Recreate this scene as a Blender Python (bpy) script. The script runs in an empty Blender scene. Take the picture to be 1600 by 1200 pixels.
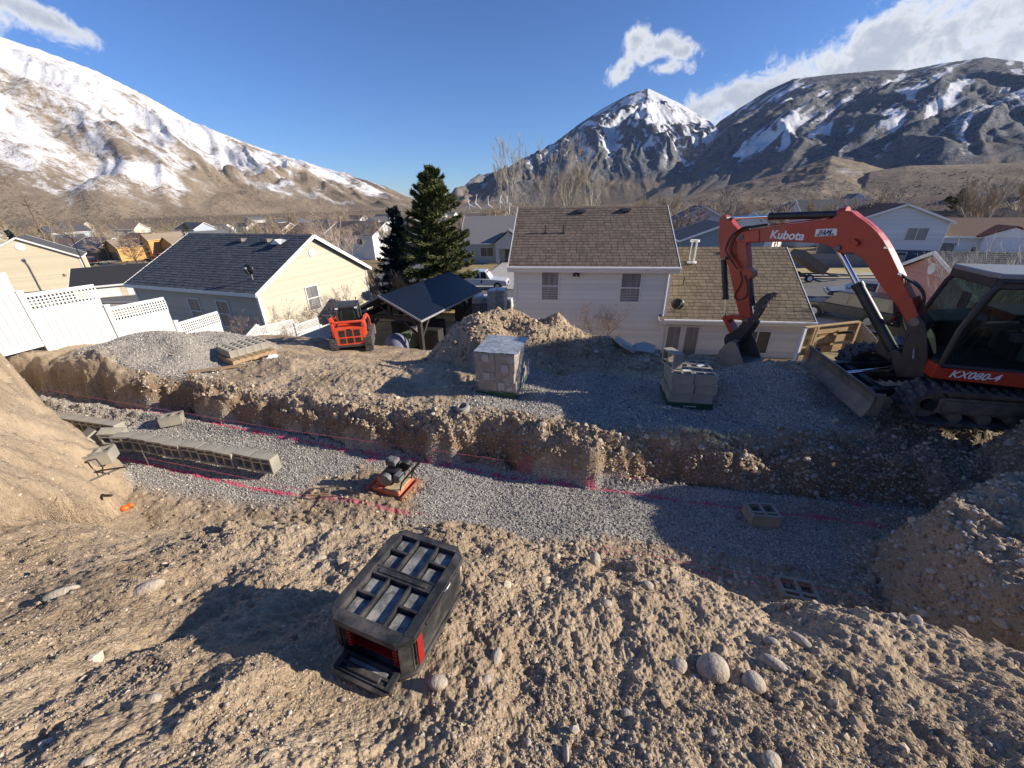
import bpy, bmesh, math, random
import numpy as np
from mathutils import Vector, Matrix
R_ = math.radians
random.seed(7)
SC = bpy.context.scene
COL = SC.collection
# ---------------------------------------------------------------- camera
FPX = 610.0                                   # focal length in pixels of the 1600 px wide photograph
_d = np.array([23.0, -1305.0, -FPX]); _d /= np.linalg.norm(_d)
_U = -_d; _F = np.array([0, 0, -1.0]); _F = _F - _U * (_F @ _U); _F /= np.linalg.norm(_F)
CM = np.array([np.cross(_F, _U), _F, _U])      # camera axes -> world axes
cam_d = bpy.data.cameras.new('camera'); cam = bpy.data.objects.new('camera', cam_d); COL.objects.link(cam)
cam_d.sensor_width = 36; cam_d.lens = 36 * FPX / 1600; cam_d.clip_start = 0.05; cam_d.clip_end = 40000
cam.matrix_world = Matrix([list(CM[i]) + [0] for i in range(3)] + [[0, 0, 0, 1]])
SC.camera = cam
def ray(px, py):
    r = CM @ np.array([px - 800.0, -(py - 600.0), -FPX]); return r
def at_z(px, py, z):
    r = ray(px, py); return Vector(r * (z / r[2]))
def at_y(px, py, y):
    r = ray(px, py); return Vector(r * (y / r[1]))
def azel(px, py):
    r = ray(px, py); return math.atan2(r[0], r[1]), math.atan2(r[2], math.hypot(r[0], r[1]))
# ---------------------------------------------------------------- light
SUN_EL, SUN_AHEAD = R_(23), R_(-4)             # sun stands to the right, a little behind the camera
sd = Vector((math.cos(SUN_EL) * math.cos(SUN_AHEAD), math.cos(SUN_EL) * math.sin(SUN_AHEAD), math.sin(SUN_EL)))
sun_d = bpy.data.lights.new('sun', 'SUN'); sun_d.energy = 5.0; sun_d.angle = R_(0.53); sun_d.color = (1, .90, .755)
sun = bpy.data.objects.new('sun', sun_d); COL.objects.link(sun)
sun.rotation_euler = sd.to_track_quat('Z', 'Y').to_euler()
SC.view_settings.view_transform = 'Standard'; SC.view_settings.look = 'None'
SC.view_settings.exposure = 0.58; SC.view_settings.gamma = 1; SC.view_settings.use_curve_mapping = False
SC.cycles.max_bounces = 5; SC.cycles.transparent_max_bounces = 12; SC.cycles.use_denoising = True
SC.cycles.caustics_reflective = False; SC.cycles.caustics_refractive = False
w = bpy.data.worlds.new('World'); SC.world = w; w.use_nodes = True
class NT:
    def __init__(s, t): s.t = t; s.n = t.nodes; s.l = t.links
    def new(s, typ, **k):
        n = s.n.new(typ)
        for a, b in k.items(): setattr(n, a, b)
        return n
    def put(s, sock, v):
        if isinstance(v, bpy.types.NodeSocket): s.l.new(v, sock)
        elif isinstance(v, (tuple, list)) and len(v) == 3 and sock.type == 'RGBA': sock.default_value = (*v, 1)
        else: sock.default_value = v
    def math(s, op, a, b=0.0, c=0.0, clamp=False):
        n = s.new('ShaderNodeMath', operation=op, use_clamp=clamp)
        s.put(n.inputs[0], a); s.put(n.inputs[1], b)
        if len(n.inputs) > 2: s.put(n.inputs[2], c)
        return n.outputs[0]
    def noise(s, vec, scale, detail=4, rough=.55, dist=0.0, out=0):
        n = s.new('ShaderNodeTexNoise'); s.put(n.inputs['Vector'], vec) if vec is not None else None
        n.inputs['Scale'].default_value = scale; n.inputs['Detail'].default_value = detail
        n.inputs['Roughness'].default_value = rough; n.inputs['Distortion'].default_value = dist
        return n.outputs[out]
    def ramp(s, f, stops):
        n = s.new('ShaderNodeValToRGB'); s.put(n.inputs[0], f); e = n.color_ramp.elements
        while len(e) < len(stops): e.new(.5)
        for i, (p, c) in enumerate(stops):
            e[i].position = p; e[i].color = (*c, 1) if len(c) == 3 else c
        return n.outputs[0]
    def step(s, f, a, b):
        n = s.new('ShaderNodeMapRange', interpolation_type='SMOOTHSTEP'); s.put(n.inputs[0], f)
        s.put(n.inputs[1], a); s.put(n.inputs[2], b); return n.outputs[0]
    def mix(s, f, a, b, mode='MIX'):
        n = s.new('ShaderNodeMix', data_type='RGBA', blend_type=mode)
        s.put(n.inputs[0], f); s.put(n.inputs[6], a); s.put(n.inputs[7], b); return n.outputs[2]
    def attr(s, name, typ='GEOMETRY', out='Fac'):
        n = s.new('ShaderNodeAttribute', attribute_name=name, attribute_type=typ); return n.outputs[out]
W = NT(w.node_tree); W.n.clear()
sky = W.new('ShaderNodeTexSky', sky_type='NISHITA', sun_disc=False, sun_elevation=SUN_EL, sun_rotation=math.atan2(sd.x, sd.y),
            altitude=1500, air_density=1.15, dust_density=.1, ozone_density=6.0)
tc = W.new('ShaderNodeTexCoord'); sep = W.new('ShaderNodeSeparateXYZ'); W.l.new(tc.outputs['Generated'], sep.inputs[0])
X, Y, Z = sep.outputs
AZ = W.math('ARCTAN2', X, Y); EL = W.math('ARCSINE', Z)
n1 = W.noise(tc.outputs['Generated'], 16, 12, .60, .5); n2 = W.noise(tc.outputs['Generated'], 3.2, 4, .5)
def puff(px, py, wd, ht, tilt=0.0):
    a, e = azel(px, py); ca, sa = math.cos(tilt), math.sin(tilt)
    da = W.math('MULTIPLY', W.math('SUBTRACT', AZ, a), math.cos(e)); de = W.math('SUBTRACT', EL, e)
    u = W.math('DIVIDE', W.math('ADD', W.math('MULTIPLY', da, ca), W.math('MULTIPLY', de, sa)), wd)
    v = W.math('DIVIDE', W.math('SUBTRACT', W.math('MULTIPLY', de, ca), W.math('MULTIPLY', da, sa)), ht)
    d = W.math('SQRT', W.math('ADD', W.math('POWER', W.math('ABSOLUTE', u), 2.0), W.math('POWER', W.math('ABSOLUTE', v), 2.0)))
    return W.math('SUBTRACT', 1.0, d)
ps = [puff(1032, 72, .068, .022, .02), puff(992, 64, .028, .026), puff(975, 106, .038, .024, .5), puff(1004, 90, .030, .018), puff(1022, 84, .045, .016), puff(992, 75, .04, .03, 1.2), puff(1068, 80, .04, .02), puff(1045, 105, .05, .016),
      puff(30, 14, .09, .026, -.30), puff(88, 38, .065, .018, -.3), puff(-60, 0, .10, .04, 0),
      puff(1330, 110, .36, .090, .42), puff(1500, 45, .30, .085, .30), puff(1130, 160, .13, .040, .3), puff(1220, 130, .2, .055, .38), puff(1660, 40, .25, .09, .2), puff(1350, 75, .12, .05, .5)]
m = ps[0]
for p in ps[1:]: m = W.math('MAXIMUM', m, p)
m = W.math('ADD', W.math('MULTIPLY', m, 1.05), W.math('ADD', W.math('MULTIPLY', W.math('SUBTRACT', n1, .5), 2.3), W.math('MULTIPLY', W.math('SUBTRACT', W.noise(tc.outputs['Generated'], 45, 8, .65, .8), .5), 1.0)))
cov = W.step(m, .10, .75)
shade = W.step(W.math('ADD', m, W.math('MULTIPLY', n2, .5)), .35, 1.45)
ccol = W.mix(shade, (9.4, 9.4, 9.4), (4.4, 4.8, 5.6))
skyt = W.mix(1.0, sky.outputs[0], (.85, .965, 1.22), 'MULTIPLY')
skyc = W.mix(W.math('MULTIPLY', cov, .94), skyt, ccol)
bg = W.new('ShaderNodeBackground'); W.l.new(skyc, bg.inputs[0]); bg.inputs[1].default_value = 0.08
wo = W.new('ShaderNodeOutputWorld'); W.l.new(bg.outputs[0], wo.inputs[0])
# ---------------------------------------------------------------- materials
def pbr(name, col, rough=.7, metal=0.0, var=.12, vscale=6.0, bump=0.0, bscale=60.0, dirt=None, dirt_amt=0.0, coat=0.0, spec=.5, stretch=None):
    m = bpy.data.materials.new(name); m.use_nodes = True; T = NT(m.node_tree)
    b = T.n['Principled BSDF']; tcn = T.new('ShaderNodeTexCoord'); vec = tcn.outputs['Object']
    if stretch:
        mp = T.new('ShaderNodeMapping'); mp.inputs['Scale'].default_value = stretch; T.l.new(vec, mp.inputs[0]); vec = mp.outputs[0]
    c = col
    if var > 0:
        n = T.noise(vec, vscale, 5, .6)
        lo = tuple(max(0, v * (1 - var)) for v in col); hi = tuple(min(1, v * (1 + var)) for v in col)
        c = T.mix(T.step(n, .3, .7), lo, hi)
    if dirt:
        n = T.noise(vec, vscale * .6, 6, .65); c = T.mix(T.math('MULTIPLY', T.step(n, .42, .68), dirt_amt), c, dirt)
    T.put(b.inputs['Base Color'], c)
    b.inputs['Roughness'].default_value = rough; b.inputs['Metallic'].default_value = metal
    b.inputs['Specular IOR Level'].default_value = spec; b.inputs['Coat Weight'].default_value = coat
    if bump > 0:
        bn = T.new('ShaderNodeBump'); bn.inputs['Strength'].default_value = min(1, bump); bn.inputs['Distance'].default_value = .01
        T.put(bn.inputs['Height'], T.noise(vec, bscale, 4, .6)); T.l.new(bn.outputs[0], b.inputs['Normal'])
    return m
def glass(name, tint=(.75, .85, .85), alpha=.25, rough=.03):
    m = bpy.data.materials.new(name); m.use_nodes = True; T = NT(m.node_tree); b = T.n['Principled BSDF']; o = T.n['Material Output']
    b.inputs['Base Color'].default_value = (*[v * .12 for v in tint], 1); b.inputs['Roughness'].default_value = rough
    tr = T.new('ShaderNodeBsdfTransparent'); tr.inputs[0].default_value = (*tint, 1)
    mx = T.new('ShaderNodeMixShader'); mx.inputs[0].default_value = alpha
    T.l.new(tr.outputs[0], mx.inputs[1]); T.l.new(b.outputs[0], mx.inputs[2]); T.l.new(mx.outputs[0], o.inputs[0])
    return m
# ---------------------------------------------------------------- mesh helpers
class MB:
    def __init__(s): s.v = []; s.f = []
    def add(s, vs, fs):
        o = len(s.v); s.v += [tuple(v) for v in vs]; s.f += [tuple(i + o for i in f) for f in fs]; return s
    def box(s, c, d, rz=0.0, M=None):
        hx, hy, hz = d[0] / 2, d[1] / 2, d[2] / 2
        vs = [Vector((x, y, z)) for z in (-hz, hz) for x, y in ((-hx, -hy), (hx, -hy), (hx, hy), (-hx, hy))]
        if rz: M = Matrix.Rotation(rz, 3, 'Z')
        if M is not None: vs = [M @ v for v in vs]
        c = Vector(c); vs = [v + c for v in vs]
        return s.add(vs, [(0, 3, 2, 1), (4, 5, 6, 7), (0, 1, 5, 4), (1, 2, 6, 5), (2, 3, 7, 6), (3, 0, 4, 7)])
    def b2(s, lo, hi): return s.box([(a + b) / 2 for a, b in zip(lo, hi)], [abs(b - a) for a, b in zip(lo, hi)])
    def bar(s, a, b, w_, h_=None, up=Vector((0, 0, 1))):       # box along a segment
        a, b = Vector(a), Vector(b); h_ = h_ or w_; d = b - a; L = d.length
        if L < 1e-6: return s
        y = d.normalized(); x = y.cross(up)
        if x.length < 1e-3: x = y.cross(Vector((1, 0, 0)))
        x.normalize(); z = x.cross(y)
        return s.box((a + b) / 2, (w_, L, h_), M=Matrix((x, y, z)).transposed())
    def prism(s, poly, P):          # poly: 2D list; P(u, v, k) -> 3D, k in (0, 1)
        n = len(poly); vs = [P(u, v, 0) for u, v in poly] + [P(u, v, 1) for u, v in poly]
        return s.add(vs, [tuple(range(n - 1, -1, -1)), tuple(range(n, 2 * n))] + [(i, (i + 1) % n, n + (i + 1) % n, n + i) for i in range(n)])
    def tube(s, pts, r, n=8, caps=True):
        pts = [Vector(p) for p in pts]; rs = r if isinstance(r, (list, tuple)) else [r] * len(pts)
        o = len(s.v); prev = None
        for i, p in enumerate(pts):
            d = (pts[min(i + 1, len(pts) - 1)] - pts[max(i - 1, 0)])
            d = d.normalized() if d.length > 1e-9 else Vector((0, 0, 1))
            if prev is None:
                a = d.cross(Vector((0, 0, 1)));  a = a if a.length > 1e-2 else d.cross(Vector((1, 0, 0)))
            else: a = prev - d * prev.dot(d); a = a if a.length > 1e-4 else d.orthogonal()
            a.normalize(); prev = a; b = d.cross(a)
            for k in range(n):
                t = 2 * math.pi * k / n; q = p + (a * math.cos(t) + b * math.sin(t)) * rs[i]; s.v.append(tuple(q))
        for i in range(len(pts) - 1):
            for k in range(n):
                s.f.append((o + i * n + k, o + i * n + (k + 1) % n, o + (i + 1) * n + (k + 1) % n, o + (i + 1) * n + k))
        if caps:
            s.f.append(tuple(o + k for k in range(n - 1, -1, -1))); s.f.append(tuple(o + (len(pts) - 1) * n + k for k in range(n)))
        return s
    def quad(s, a, b, c, d): return s.add([a, b, c, d], [(0, 1, 2, 3)])
    def mesh(s, name, mat=None, smooth=False):
        me = bpy.data.meshes.new(name); me.from_pydata(s.v, [], s.f); me.update()
        if mat: me.materials.append(mat)
        if smooth: me.polygons.foreach_set('use_smooth', [True] * len(me.polygons))
        return me
    def build(s, name, mat, parent=None, smooth=False, bevel=0.0, loc=None, rz=0.0, kind=None, label=None):
        me = s.mesh(name, mat, smooth); o = bpy.data.objects.new(name, me); COL.objects.link(o)
        if parent is not None: o.parent = parent
        if loc is not None: o.location = loc
        if rz: o.rotation_euler = (0, 0, rz)
        if bevel:
            md = o.modifiers.new('bevel', 'BEVEL'); md.width = bevel; md.segments = 2; md.limit_method = 'ANGLE'
            md.harden_normals = False
        if smooth and hasattr(me, 'set_sharp_from_angle'): me.set_sharp_from_angle(angle=R_(38))
        if kind: o['kind'] = kind
        if label: o['label'] = label
        return o
def tag(o, label=None, cat=None, group=None, kind=None):
    if label: o['label'] = label
    if cat: o['category'] = cat
    if group: o['group'] = group
    if kind: o['kind'] = kind
    return o
def thing(name, label, cat, loc=(0, 0, 0), rz=0.0, group=None):
    o = bpy.data.objects.new(name, None); COL.objects.link(o); o.empty_display_size = .2
    o.location = loc; o.rotation_euler = (0, 0, rz); return tag(o, label, cat, group)
def dup(o, parent=None):
    c = o.copy(); COL.objects.link(c); c.parent = parent
    for ch in list(o.children): dup(ch, c)
    return c
def link(name, me, parent, loc=(0, 0, 0), rz=0.0):
    o = bpy.data.objects.new(name, me); COL.objects.link(o); o.parent = parent; o.location = loc; o.rotation_euler = (0, 0, rz); return o
# ---------------------------------------------------------------- vectorised noise
_rng = np.random.RandomState(11); _P = _rng.permutation(1024).astype(np.int64); _P = np.concatenate([_P, _P, _P[:2]])
_G = _rng.uniform(0, 2 * np.pi, 1024); _GX, _GY = np.cos(_G), np.sin(_G)
def perlin(x, y, seed=0):
    x = np.asarray(x, float) + seed * 17.31; y = np.asarray(y, float) + seed * 9.17
    xi = np.floor(x).astype(np.int64); yi = np.floor(y).astype(np.int64); fx = x - xi; fy = y - yi
    u = fx * fx * fx * (fx * (fx * 6 - 15) + 10); v = fy * fy * fy * (fy * (fy * 6 - 15) + 10)
    xa = xi & 1023; ya = yi & 1023; xb = (xi + 1) & 1023; yb = (yi + 1) & 1023
    def g(a, b, dx, dy):
        h = _P[_P[a] + b]; return _GX[h] * dx + _GY[h] * dy
    n0 = g(xa, ya, fx, fy); n1_ = g(xb, ya, fx - 1, fy); n2_ = g(xa, yb, fx, fy - 1); n3 = g(xb, yb, fx - 1, fy - 1)
    a = n0 + u * (n1_ - n0); b = n2_ + u * (n3 - n2_); return (a + v * (b - a)) * 1.5
def fbm(x, y, oct_=4, seed=0, gain=.5, lac=2.03):
    s = 0; a = 1.0
    for i in range(oct_): s = s + a * perlin(x, y, seed + i * 3.7); x = x * lac; y = y * lac; a *= gain
    return s
def ridged(x, y, oct_=4, seed=0, gain=.5, lac=2.1):
    s = 0; a = 1.0
    for i in range(oct_): s = s + a * (1 - 2 * np.abs(perlin(x, y, seed + i * 3.7))); x = x * lac; y = y * lac; a *= gain
    return s
def cells(x, y, seed=0):        # worley F1 distance and cell id
    xi = np.floor(x).astype(np.int64); yi = np.floor(y).astype(np.int64); best = np.full(np.shape(x), 9.0); cid = np.zeros(np.shape(x))
    for dx in (-1, 0, 1):
        for dy in (-1, 0, 1):
            cx, cy = xi + dx, yi + dy; h = _P[(_P[(cx + seed * 13) & 1023] + (cy & 1023)) & 1023]; h2 = _P[(h + 77) & 1023]
            d = np.hypot(cx + h / 1024 - x, cy + h2 / 1024 - y); k = d < best; best = np.where(k, d, best); cid = np.where(k, h2 / 1024.0, cid)
    return best, cid
def ss(x, a, b):
    t = np.clip((np.asarray(x, float) - a) / (b - a), 0, 1); return t * t * (3 - 2 * t)
def grid_obj(name, Xg, Yg, Zg, mat, attrs=None, smooth=True, kind='structure'):
    nr, nc = Xg.shape; me = bpy.data.meshes.new(name)
    v = np.stack([Xg, Yg, Zg], -1).reshape(-1, 3).astype(np.float32); me.vertices.add(len(v)); me.vertices.foreach_set('co', v.ravel())
    i = np.arange(nr * nc, dtype=np.int32).reshape(nr, nc)
    q = np.stack([i[:-1, :-1], i[:-1, 1:], i[1:, 1:], i[1:, :-1]], -1).reshape(-1, 4)[:, ::-1]
    me.loops.add(q.size); me.loops.foreach_set('vertex_index', q.ravel())
    me.polygons.add(len(q)); me.polygons.foreach_set('loop_start', np.arange(0, q.size, 4, dtype=np.int32))
    me.polygons.foreach_set('loop_total', np.full(len(q), 4, np.int32)) if bpy.app.version < (4, 0) else None
    me.update(calc_edges=True)
    if smooth: me.polygons.foreach_set('use_smooth', np.ones(len(q), bool))
    for k, a in (attrs or {}).items():
        at = me.attributes.new(k, 'FLOAT', 'POINT'); at.data.foreach_set('value', a.astype(np.float32).ravel())
    me.materials.append(mat); o = bpy.data.objects.new(name, me); COL.objects.link(o); o['kind'] = kind; return o
# ---------------------------------------------------------------- terrain near the camera
TE = np.array([.97, -.243]); TN = np.array([.243, .97])        # along and across the trench
FLOOR = -4.3
def st(x, y): return TE[0] * x + TE[1] * y, TN[0] * x + TN[1] * y
def xy(s, t): return TE[0] * s + TN[0] * t, TE[1] * s + TN[1] * t
def interp(s, pts): return np.interp(s, [p[0] for p in pts], [p[1] for p in pts])
PILES = [  # x, y, radius, height, power
    (-9.3, 10.6, 2.4, .58, 1.1), (-10.4, 9.8, 1.6, .25, 1.1), (-8.0, 11.9, 1.8, .35, 1.0),
    (-.40, 11.0, 2.1, 1.30, .95), (1.4, 11.2, 1.8, .85, 1.1), (2.7, 11.2, 2.0, .35, 1.0), (-1.3, 10.7, 1.2, .4, 1.1),
    (5.15, 7.2, 1.7, .84, 1.05), (4.6, 11.5, 2.6, .30, 1.0), (9.0, 11.2, 3.2, .35, 1.0), (-3.6, 8.3, 1.5, .22, 1.0), (-5.6, 9.4, 1.8, .25, 1.0)]
def town(x, y):
    r = np.hypot(x, y); z = -7.25 - .048 * (np.clip(y, 20, 95) - 20) - .012 * (np.clip(r, 95, 500) - 95) - .009 * (np.clip(r, 500, 3000) - 500)
    z = z + .030 * np.clip(x, 0, 60) * ss(y, 22, 45) * (1 - ss(y, 120, 260)) - .02 * np.clip(-x - 12, 0, 60) * ss(y, 20, 40)
    return z
def macro(x, y):
    x = np.asarray(x, float); y = np.asarray(y, float); s, t = st(x, y)
    wob = .22 * perlin(s * .9, t * .2 + 3, 2) + .09 * perlin(s * 2.7, t * .6, 5) + .03 * perlin(s * 5, t * 1.5, 6)
    # foreground slope
    zf = -1.52 - .47 * np.clip(t, -1.5, 9) - .13 * np.clip(-s - 1.0, 0, 9) + .05 * np.clip(s - 1, 0, 5)
    zf = zf + .10 * perlin(x * .8, y * .8, 8) + .045 * perlin(x * 2.1, y * 2.1, 9)
    zf = np.where(t < -1.5, zf, zf)
    crest = interp(s, [(-9, 1.4), (-4, 1.8), (-2, 2.3), (-1.2, 2.6), (.2, 2.35), (1.5, 2.2), (2.6, 1.95), (6, 1.9)]) + wob * .9
    foot = interp(s, [(-9, 3.0), (-4, 3.2), (0, 3.4), (2, 3.1), (4, 3.0)])
    near = zf + (FLOOR - zf) * ss(t, crest, foot + .25 * perlin(s * 1.3, 5, 4))
    # bench beyond the trench
    edge0 = interp(s, [(-14, 6.0), (-9, 5.82), (-5.6, 5.52), (-3.8, 5.42), (-1.4, 5.38), (.8, 5.48), (2.7, 5.64), (6, 5.95)])
    edge1 = edge0 + interp(s, [(-14, .25), (-5, .30), (0, .28), (1.5, .30), (2.6, .55), (3.4, .8), (6, 1.2)])
    zb = -3.40 - .15 * np.clip(t - 5.6, 0, 6) + .10 * ss(s, 3, 6) - .12 * ss(-s, 3, 7) + .2 * ss(-s, 9, 13)
    zb = zb - .27 * np.clip(t - 9.0, 0, 4.4) * ss(-s, 3.5, 6.5)
    zb = zb - (.62 * np.clip(t - 11.4, 0, 5)) * (1 - ss(-s, 3.5, 6.5)) - .45 * np.clip(t - 14.2, 0, 3) * ss(-s, 3.5, 6.5)
    zb = zb + .05 * fbm(x * .7, y * .7, 3, 12) + .09 * ss(t, 6, 7) * perlin(x * .9, y * 1.4, 14) * (1 - ss(s, 3.4, 5))
    for px_, py_, r_, h_, p_ in PILES:
        q = 1 - np.hypot((x - px_), (y - py_) * 1.1) / r_ + .12 * perlin(x * 1.3, y * 1.3, 21); zb = zb + h_ * np.clip(q, 0, 1.2) ** p_
    zb = zb + .05 * np.exp(-((t - edge1 - .25) / .25) ** 2) * (.4 + ss(perlin(s * .8, 1.0, 31), -.2, .5))
    zb = zb - .17 * np.exp(-np.clip(t - edge1 + .1, 0, 9) / .38)
    q = np.clip((t - edge0 - wob * 1.1) / (edge1 - edge0), 0, 1)
    notch = np.exp(-((s - 2.9) / .30) ** 2)
    zb = zb - .28 * notch * (1 - ss(t, 6.2, 7.0))
    wall = FLOOR + (zb - FLOOR) * np.where(q < .45, .72 * (q / .45) ** .9, .72 + .28 * ((q - .45) / .55) ** .8)
    floor_ = FLOOR + .05 * perlin(x * .8, y * .8, 41) + .10 * np.exp(-((x + 2.5) ** 2 + (y - 4.9) ** 2) / .8) \
        + .16 * np.exp(-(((s - 1.4) / 2.6) ** 2 + ((t - 3.75) / .35) ** 2)) + .10 * np.exp(-((t - 5.5) / .14) ** 2)
    z = np.where(t < 3.6, near + (floor_ - FLOOR) * ss(t, crest, foot), np.where(q > 0, wall, floor_))
    # left bank (an undisturbed cut) and right spoil heap
    ux, uy = -.59, .81; nx, ny = -.81, -.59
    dx, dy = x + 6.32, y - 4.86; u = -(dx * ux + dy * uy); d = dx * nx + dy * ny - .25 * perlin(u * .6 + 2, 1.5, 51) - .06 * perlin(x * 3, y * 3, 52)
    base = FLOOR + .62 * np.clip(u, -.2, 2.7) + .1
    bank = np.minimum(base + 2.0 * np.clip(d, 0, 9) ** .8, -1.95 + .25 * (d - 1.2)) + .10 * perlin(x * .9, y * .9, 53) + .05 * perlin(x * 3, y * 3, 54)
    endcut = (-u - .75 - 1.75 * d) * 4
    bank = bank - np.clip(endcut, 0, 9) ** 1.0
    z = np.where((d > 0) & (x < -3.4), np.maximum(z, bank), z)
    hx, hy = x - 6.0, y - 2.25; hr = np.hypot(hx * np.where(hx < 0, .95, .6), hy * np.where(hy < 0, .80, 1.15)) + .22 * perlin(x * 1.1, y * 1.1, 61) + .08 * perlin(x * 3.3, y * 3.3, 62)
    heap = np.minimum(FLOOR + 2.9 * (2.0 - hr), -2.98 + .12 * (x - 6) + .08 * perlin(x, y, 63))
    z = np.where((hr < 2.5) & (x > 3.2), np.maximum(z, heap), z)
    h2 = np.maximum(np.abs(x - 9.6) / 1.25, np.abs(y - 3.4) * 1.05 + .12) + .12 * perlin(x * 1.4, y, 64); z = np.where(x > 6.6, np.maximum(z, np.minimum(FLOOR + 3.2 * (2.1 - h2), -1.80 + .1 * perlin(x, y, 65))), z)  # second heap, added out of view to shade the right end of the trench
    bx_ = np.exp(-(((x + .70) / .42) ** 2 + ((y - 1.22) / .42) ** 2) ** 2); z = z * (1 - bx_) + (-2.065 - .10 * (y - 1.25)) * bx_
    # blend to the yards below
    k = ss(t, 15.0, 18.5); z = z * (1 - k) + town(x, y) * k
    k2 = ss(np.abs(s), 15, 20) * ss(t, 8, 12); z = z * (1 - k2) + town(x, y) * k2
    return z, s, t, edge0, edge1, crest, foot, d, hr
def hseg(px, py, a, b):
    a = np.array(a); b = np.array(b); d = b - a; L = d @ d; k = np.clip(((px - a[0]) * d[0] + (py - a[1]) * d[1]) / L, 0, 1)
    return np.hypot(px - a[0] - k * d[0], py - a[1] - k * d[1])
PAINT_A = [(-9.5, 8.3), (-7.11, 7.55), (-5.32, 6.92), (-3.26, 6.30), (-.03, 5.42), (2.02, 4.90), (3.36, 4.55), (4.66, 4.28), (5.68, 4.01)]
PAINT_B = [(-7.59, 6.2), (-5.73, 5.67), (-4.07, 5.15), (-3.0, 4.88), (-1.6, 4.50)]
PAINT_C = [(1.0, 3.72), (2.05, 3.41), (2.68, 3.24), (3.5, 3.10)]
def paint(x, y):
    p = np.zeros(np.shape(x))
    for L, wd in ((PAINT_A, .022), (PAINT_B, .026), (PAINT_C, .022)):
        for a, b in zip(L[:-1], L[1:]): p = np.maximum(p, 1 - ss(hseg(x, y, a, b) + .04 * perlin(x * 5, y * 5, 3), wd * .5, wd * 1.7))
    for cx, cy, r in ((.2, 5.62, .28), (-2.6, 6.0, .16), (5.2, 4.55, .22), (-5.8, 4.2, .16)):
        p = np.maximum(p, .8 * (1 - ss(np.hypot(x - cx, (y - cy) * 1.3), r * .3, r)))
    return p
def zones(x, y, s, t, edge0, edge1, crest, foot, d, hr, slope=None):
    n = .25 * perlin(x * 1.7, y * 1.7, 71) + .12 * perlin(x * 6, y * 6, 72)
    g = ss(t, foot + .35, foot + .75 + 0 * t) * (1 - ss(t + n * .3, edge0 - .02, edge0 + .10))
    g = g * (1 - ss(1.15 - np.hypot(x + 2.5, (y - 4.9) * 1.25) + n, -.1, .35)) * (1 - ss(-d, -9, -9.1))
    g = g * (1 - .85 * ss(1 - (((s - 1.5) / 2.4) ** 2 + ((t - 3.85) / .50) ** 2) + n, 0, .4))
    bg_ = ss(s, -2.9, -2.0) * (1 - ss(s, 3.5, 4.4)) * ss(t + n, edge1 + .15, edge1 + .5) * (1 - ss(t + n * 2, 8.6, 9.4))
    bg_ = np.maximum(bg_, ss(1 - np.hypot(x - 5.15, y - 7.25) / 1.9 + n * .4, 0, .15))
    pl = ss(1 - np.hypot(x + 9.3, (y - 10.4) * .9) / 2.5 + n * .3, 0, .3)
    pl = np.maximum(pl, .85 * ss(1 - np.hypot((x + 9.3) / 2.4, (y - 8.6) / 1.2) + n, 0, .4))
    G = np.clip(np.maximum(np.maximum(g, bg_ * .9), pl * .8), 0, 1) * ss(hr, 2.05, 2.25) * (1 - ss(x, 6.4, 6.8) * (1 - ss(y, 5, 5.5)))
    cob = np.clip(ss(s, 2.2, 3.6) * ss(t, 4.9, 5.3) * (1 - ss(t, 7.5, 10)) + .35 * ss(-hr, -2.1, -1.8), 0, 1) * (1 - bg_)
    return G, cob
# angles: fine in the field of view; rings: logarithmic
ang = np.concatenate([np.linspace(-180, -75, 60, endpoint=False), np.linspace(-75, -60, 90, endpoint=False), np.linspace(-60, 60, 900, endpoint=False), np.linspace(60, 75, 90, endpoint=False), np.linspace(75, 180, 60)])
rad = np.concatenate([[.02, .2, .35, .45], np.geomspace(.52, 22, 640)])
A_, Rr = np.meshgrid(np.radians(ang), rad); XX, YY = Rr * np.sin(A_), Rr * np.cos(A_)
ZZ, S_, T_, E0, E1, CR, FT, DD, HR = macro(XX, YY)
G_, CB = zones(XX, YY, S_, T_, E0, E1, CR, FT, DD, HR)
fine = np.clip(Rr * .006, .003, .2)
rough = (1 - .85 * G_); bankm = (DD > .02) & (XX < -3.4) & (T_ < 6.6)
rough = np.where(bankm, rough * .75, rough); far_soft = 1 - .4 * ss(Rr, 10, 16)
tire = ss(T_, 6.3, 6.8) * (1 - ss(T_, 11, 13)) * (1 - ss(S_, 3, 4)) * ss(S_, -9, -6)
d = .034 * fbm(XX * 3.1, YY * 3.1, 3, 81) + .016 * fbm(XX * 11, YY * 11, 3, 82, .65)
d = d + .10 * np.where((HR < 2.3) & (XX > 3.2), fbm(XX * 3.3, YY * 3.3 + ZZ * 3, 4, 96, .6), 0)
c1, i1 = cells(XX * 9 + .4 * perlin(XX * 5, YY * 5, 83), YY * 9, 1); c2, i2 = cells(XX * 21, YY * 21 + .3 * perlin(XX * 9, YY * 9, 84), 2)
c3, i3 = cells(XX * 46, YY * 46, 3)
patch = .25 + .75 * ss(perlin(XX * 1.4, YY * 1.4, 85) + .5 * perlin(XX * 3.1, YY * 3.1, 86), -.35, .35)
flat = ss(perlin(XX * 1.1 + 4, YY * 1.1, 87) + .4 * perlin(XX * 3, YY * 3, 99), .05, .35) * (T_ < CR)          # trodden patches on the near slope
clod = patch * (1 - .75 * flat)
d = d + clod * (.022 * np.clip(.55 - c1, -.1, 1) * (i1 > .72) + .010 * np.clip(.55 - c2, -.1, 1) * (i2 > .55)) + .008 * (.5 - c3) * (i3 > .3) * (Rr < 6) + .0065 * fbm(XX * 24, YY * 24, 3, 100, .7) * (Rr < 7)
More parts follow.
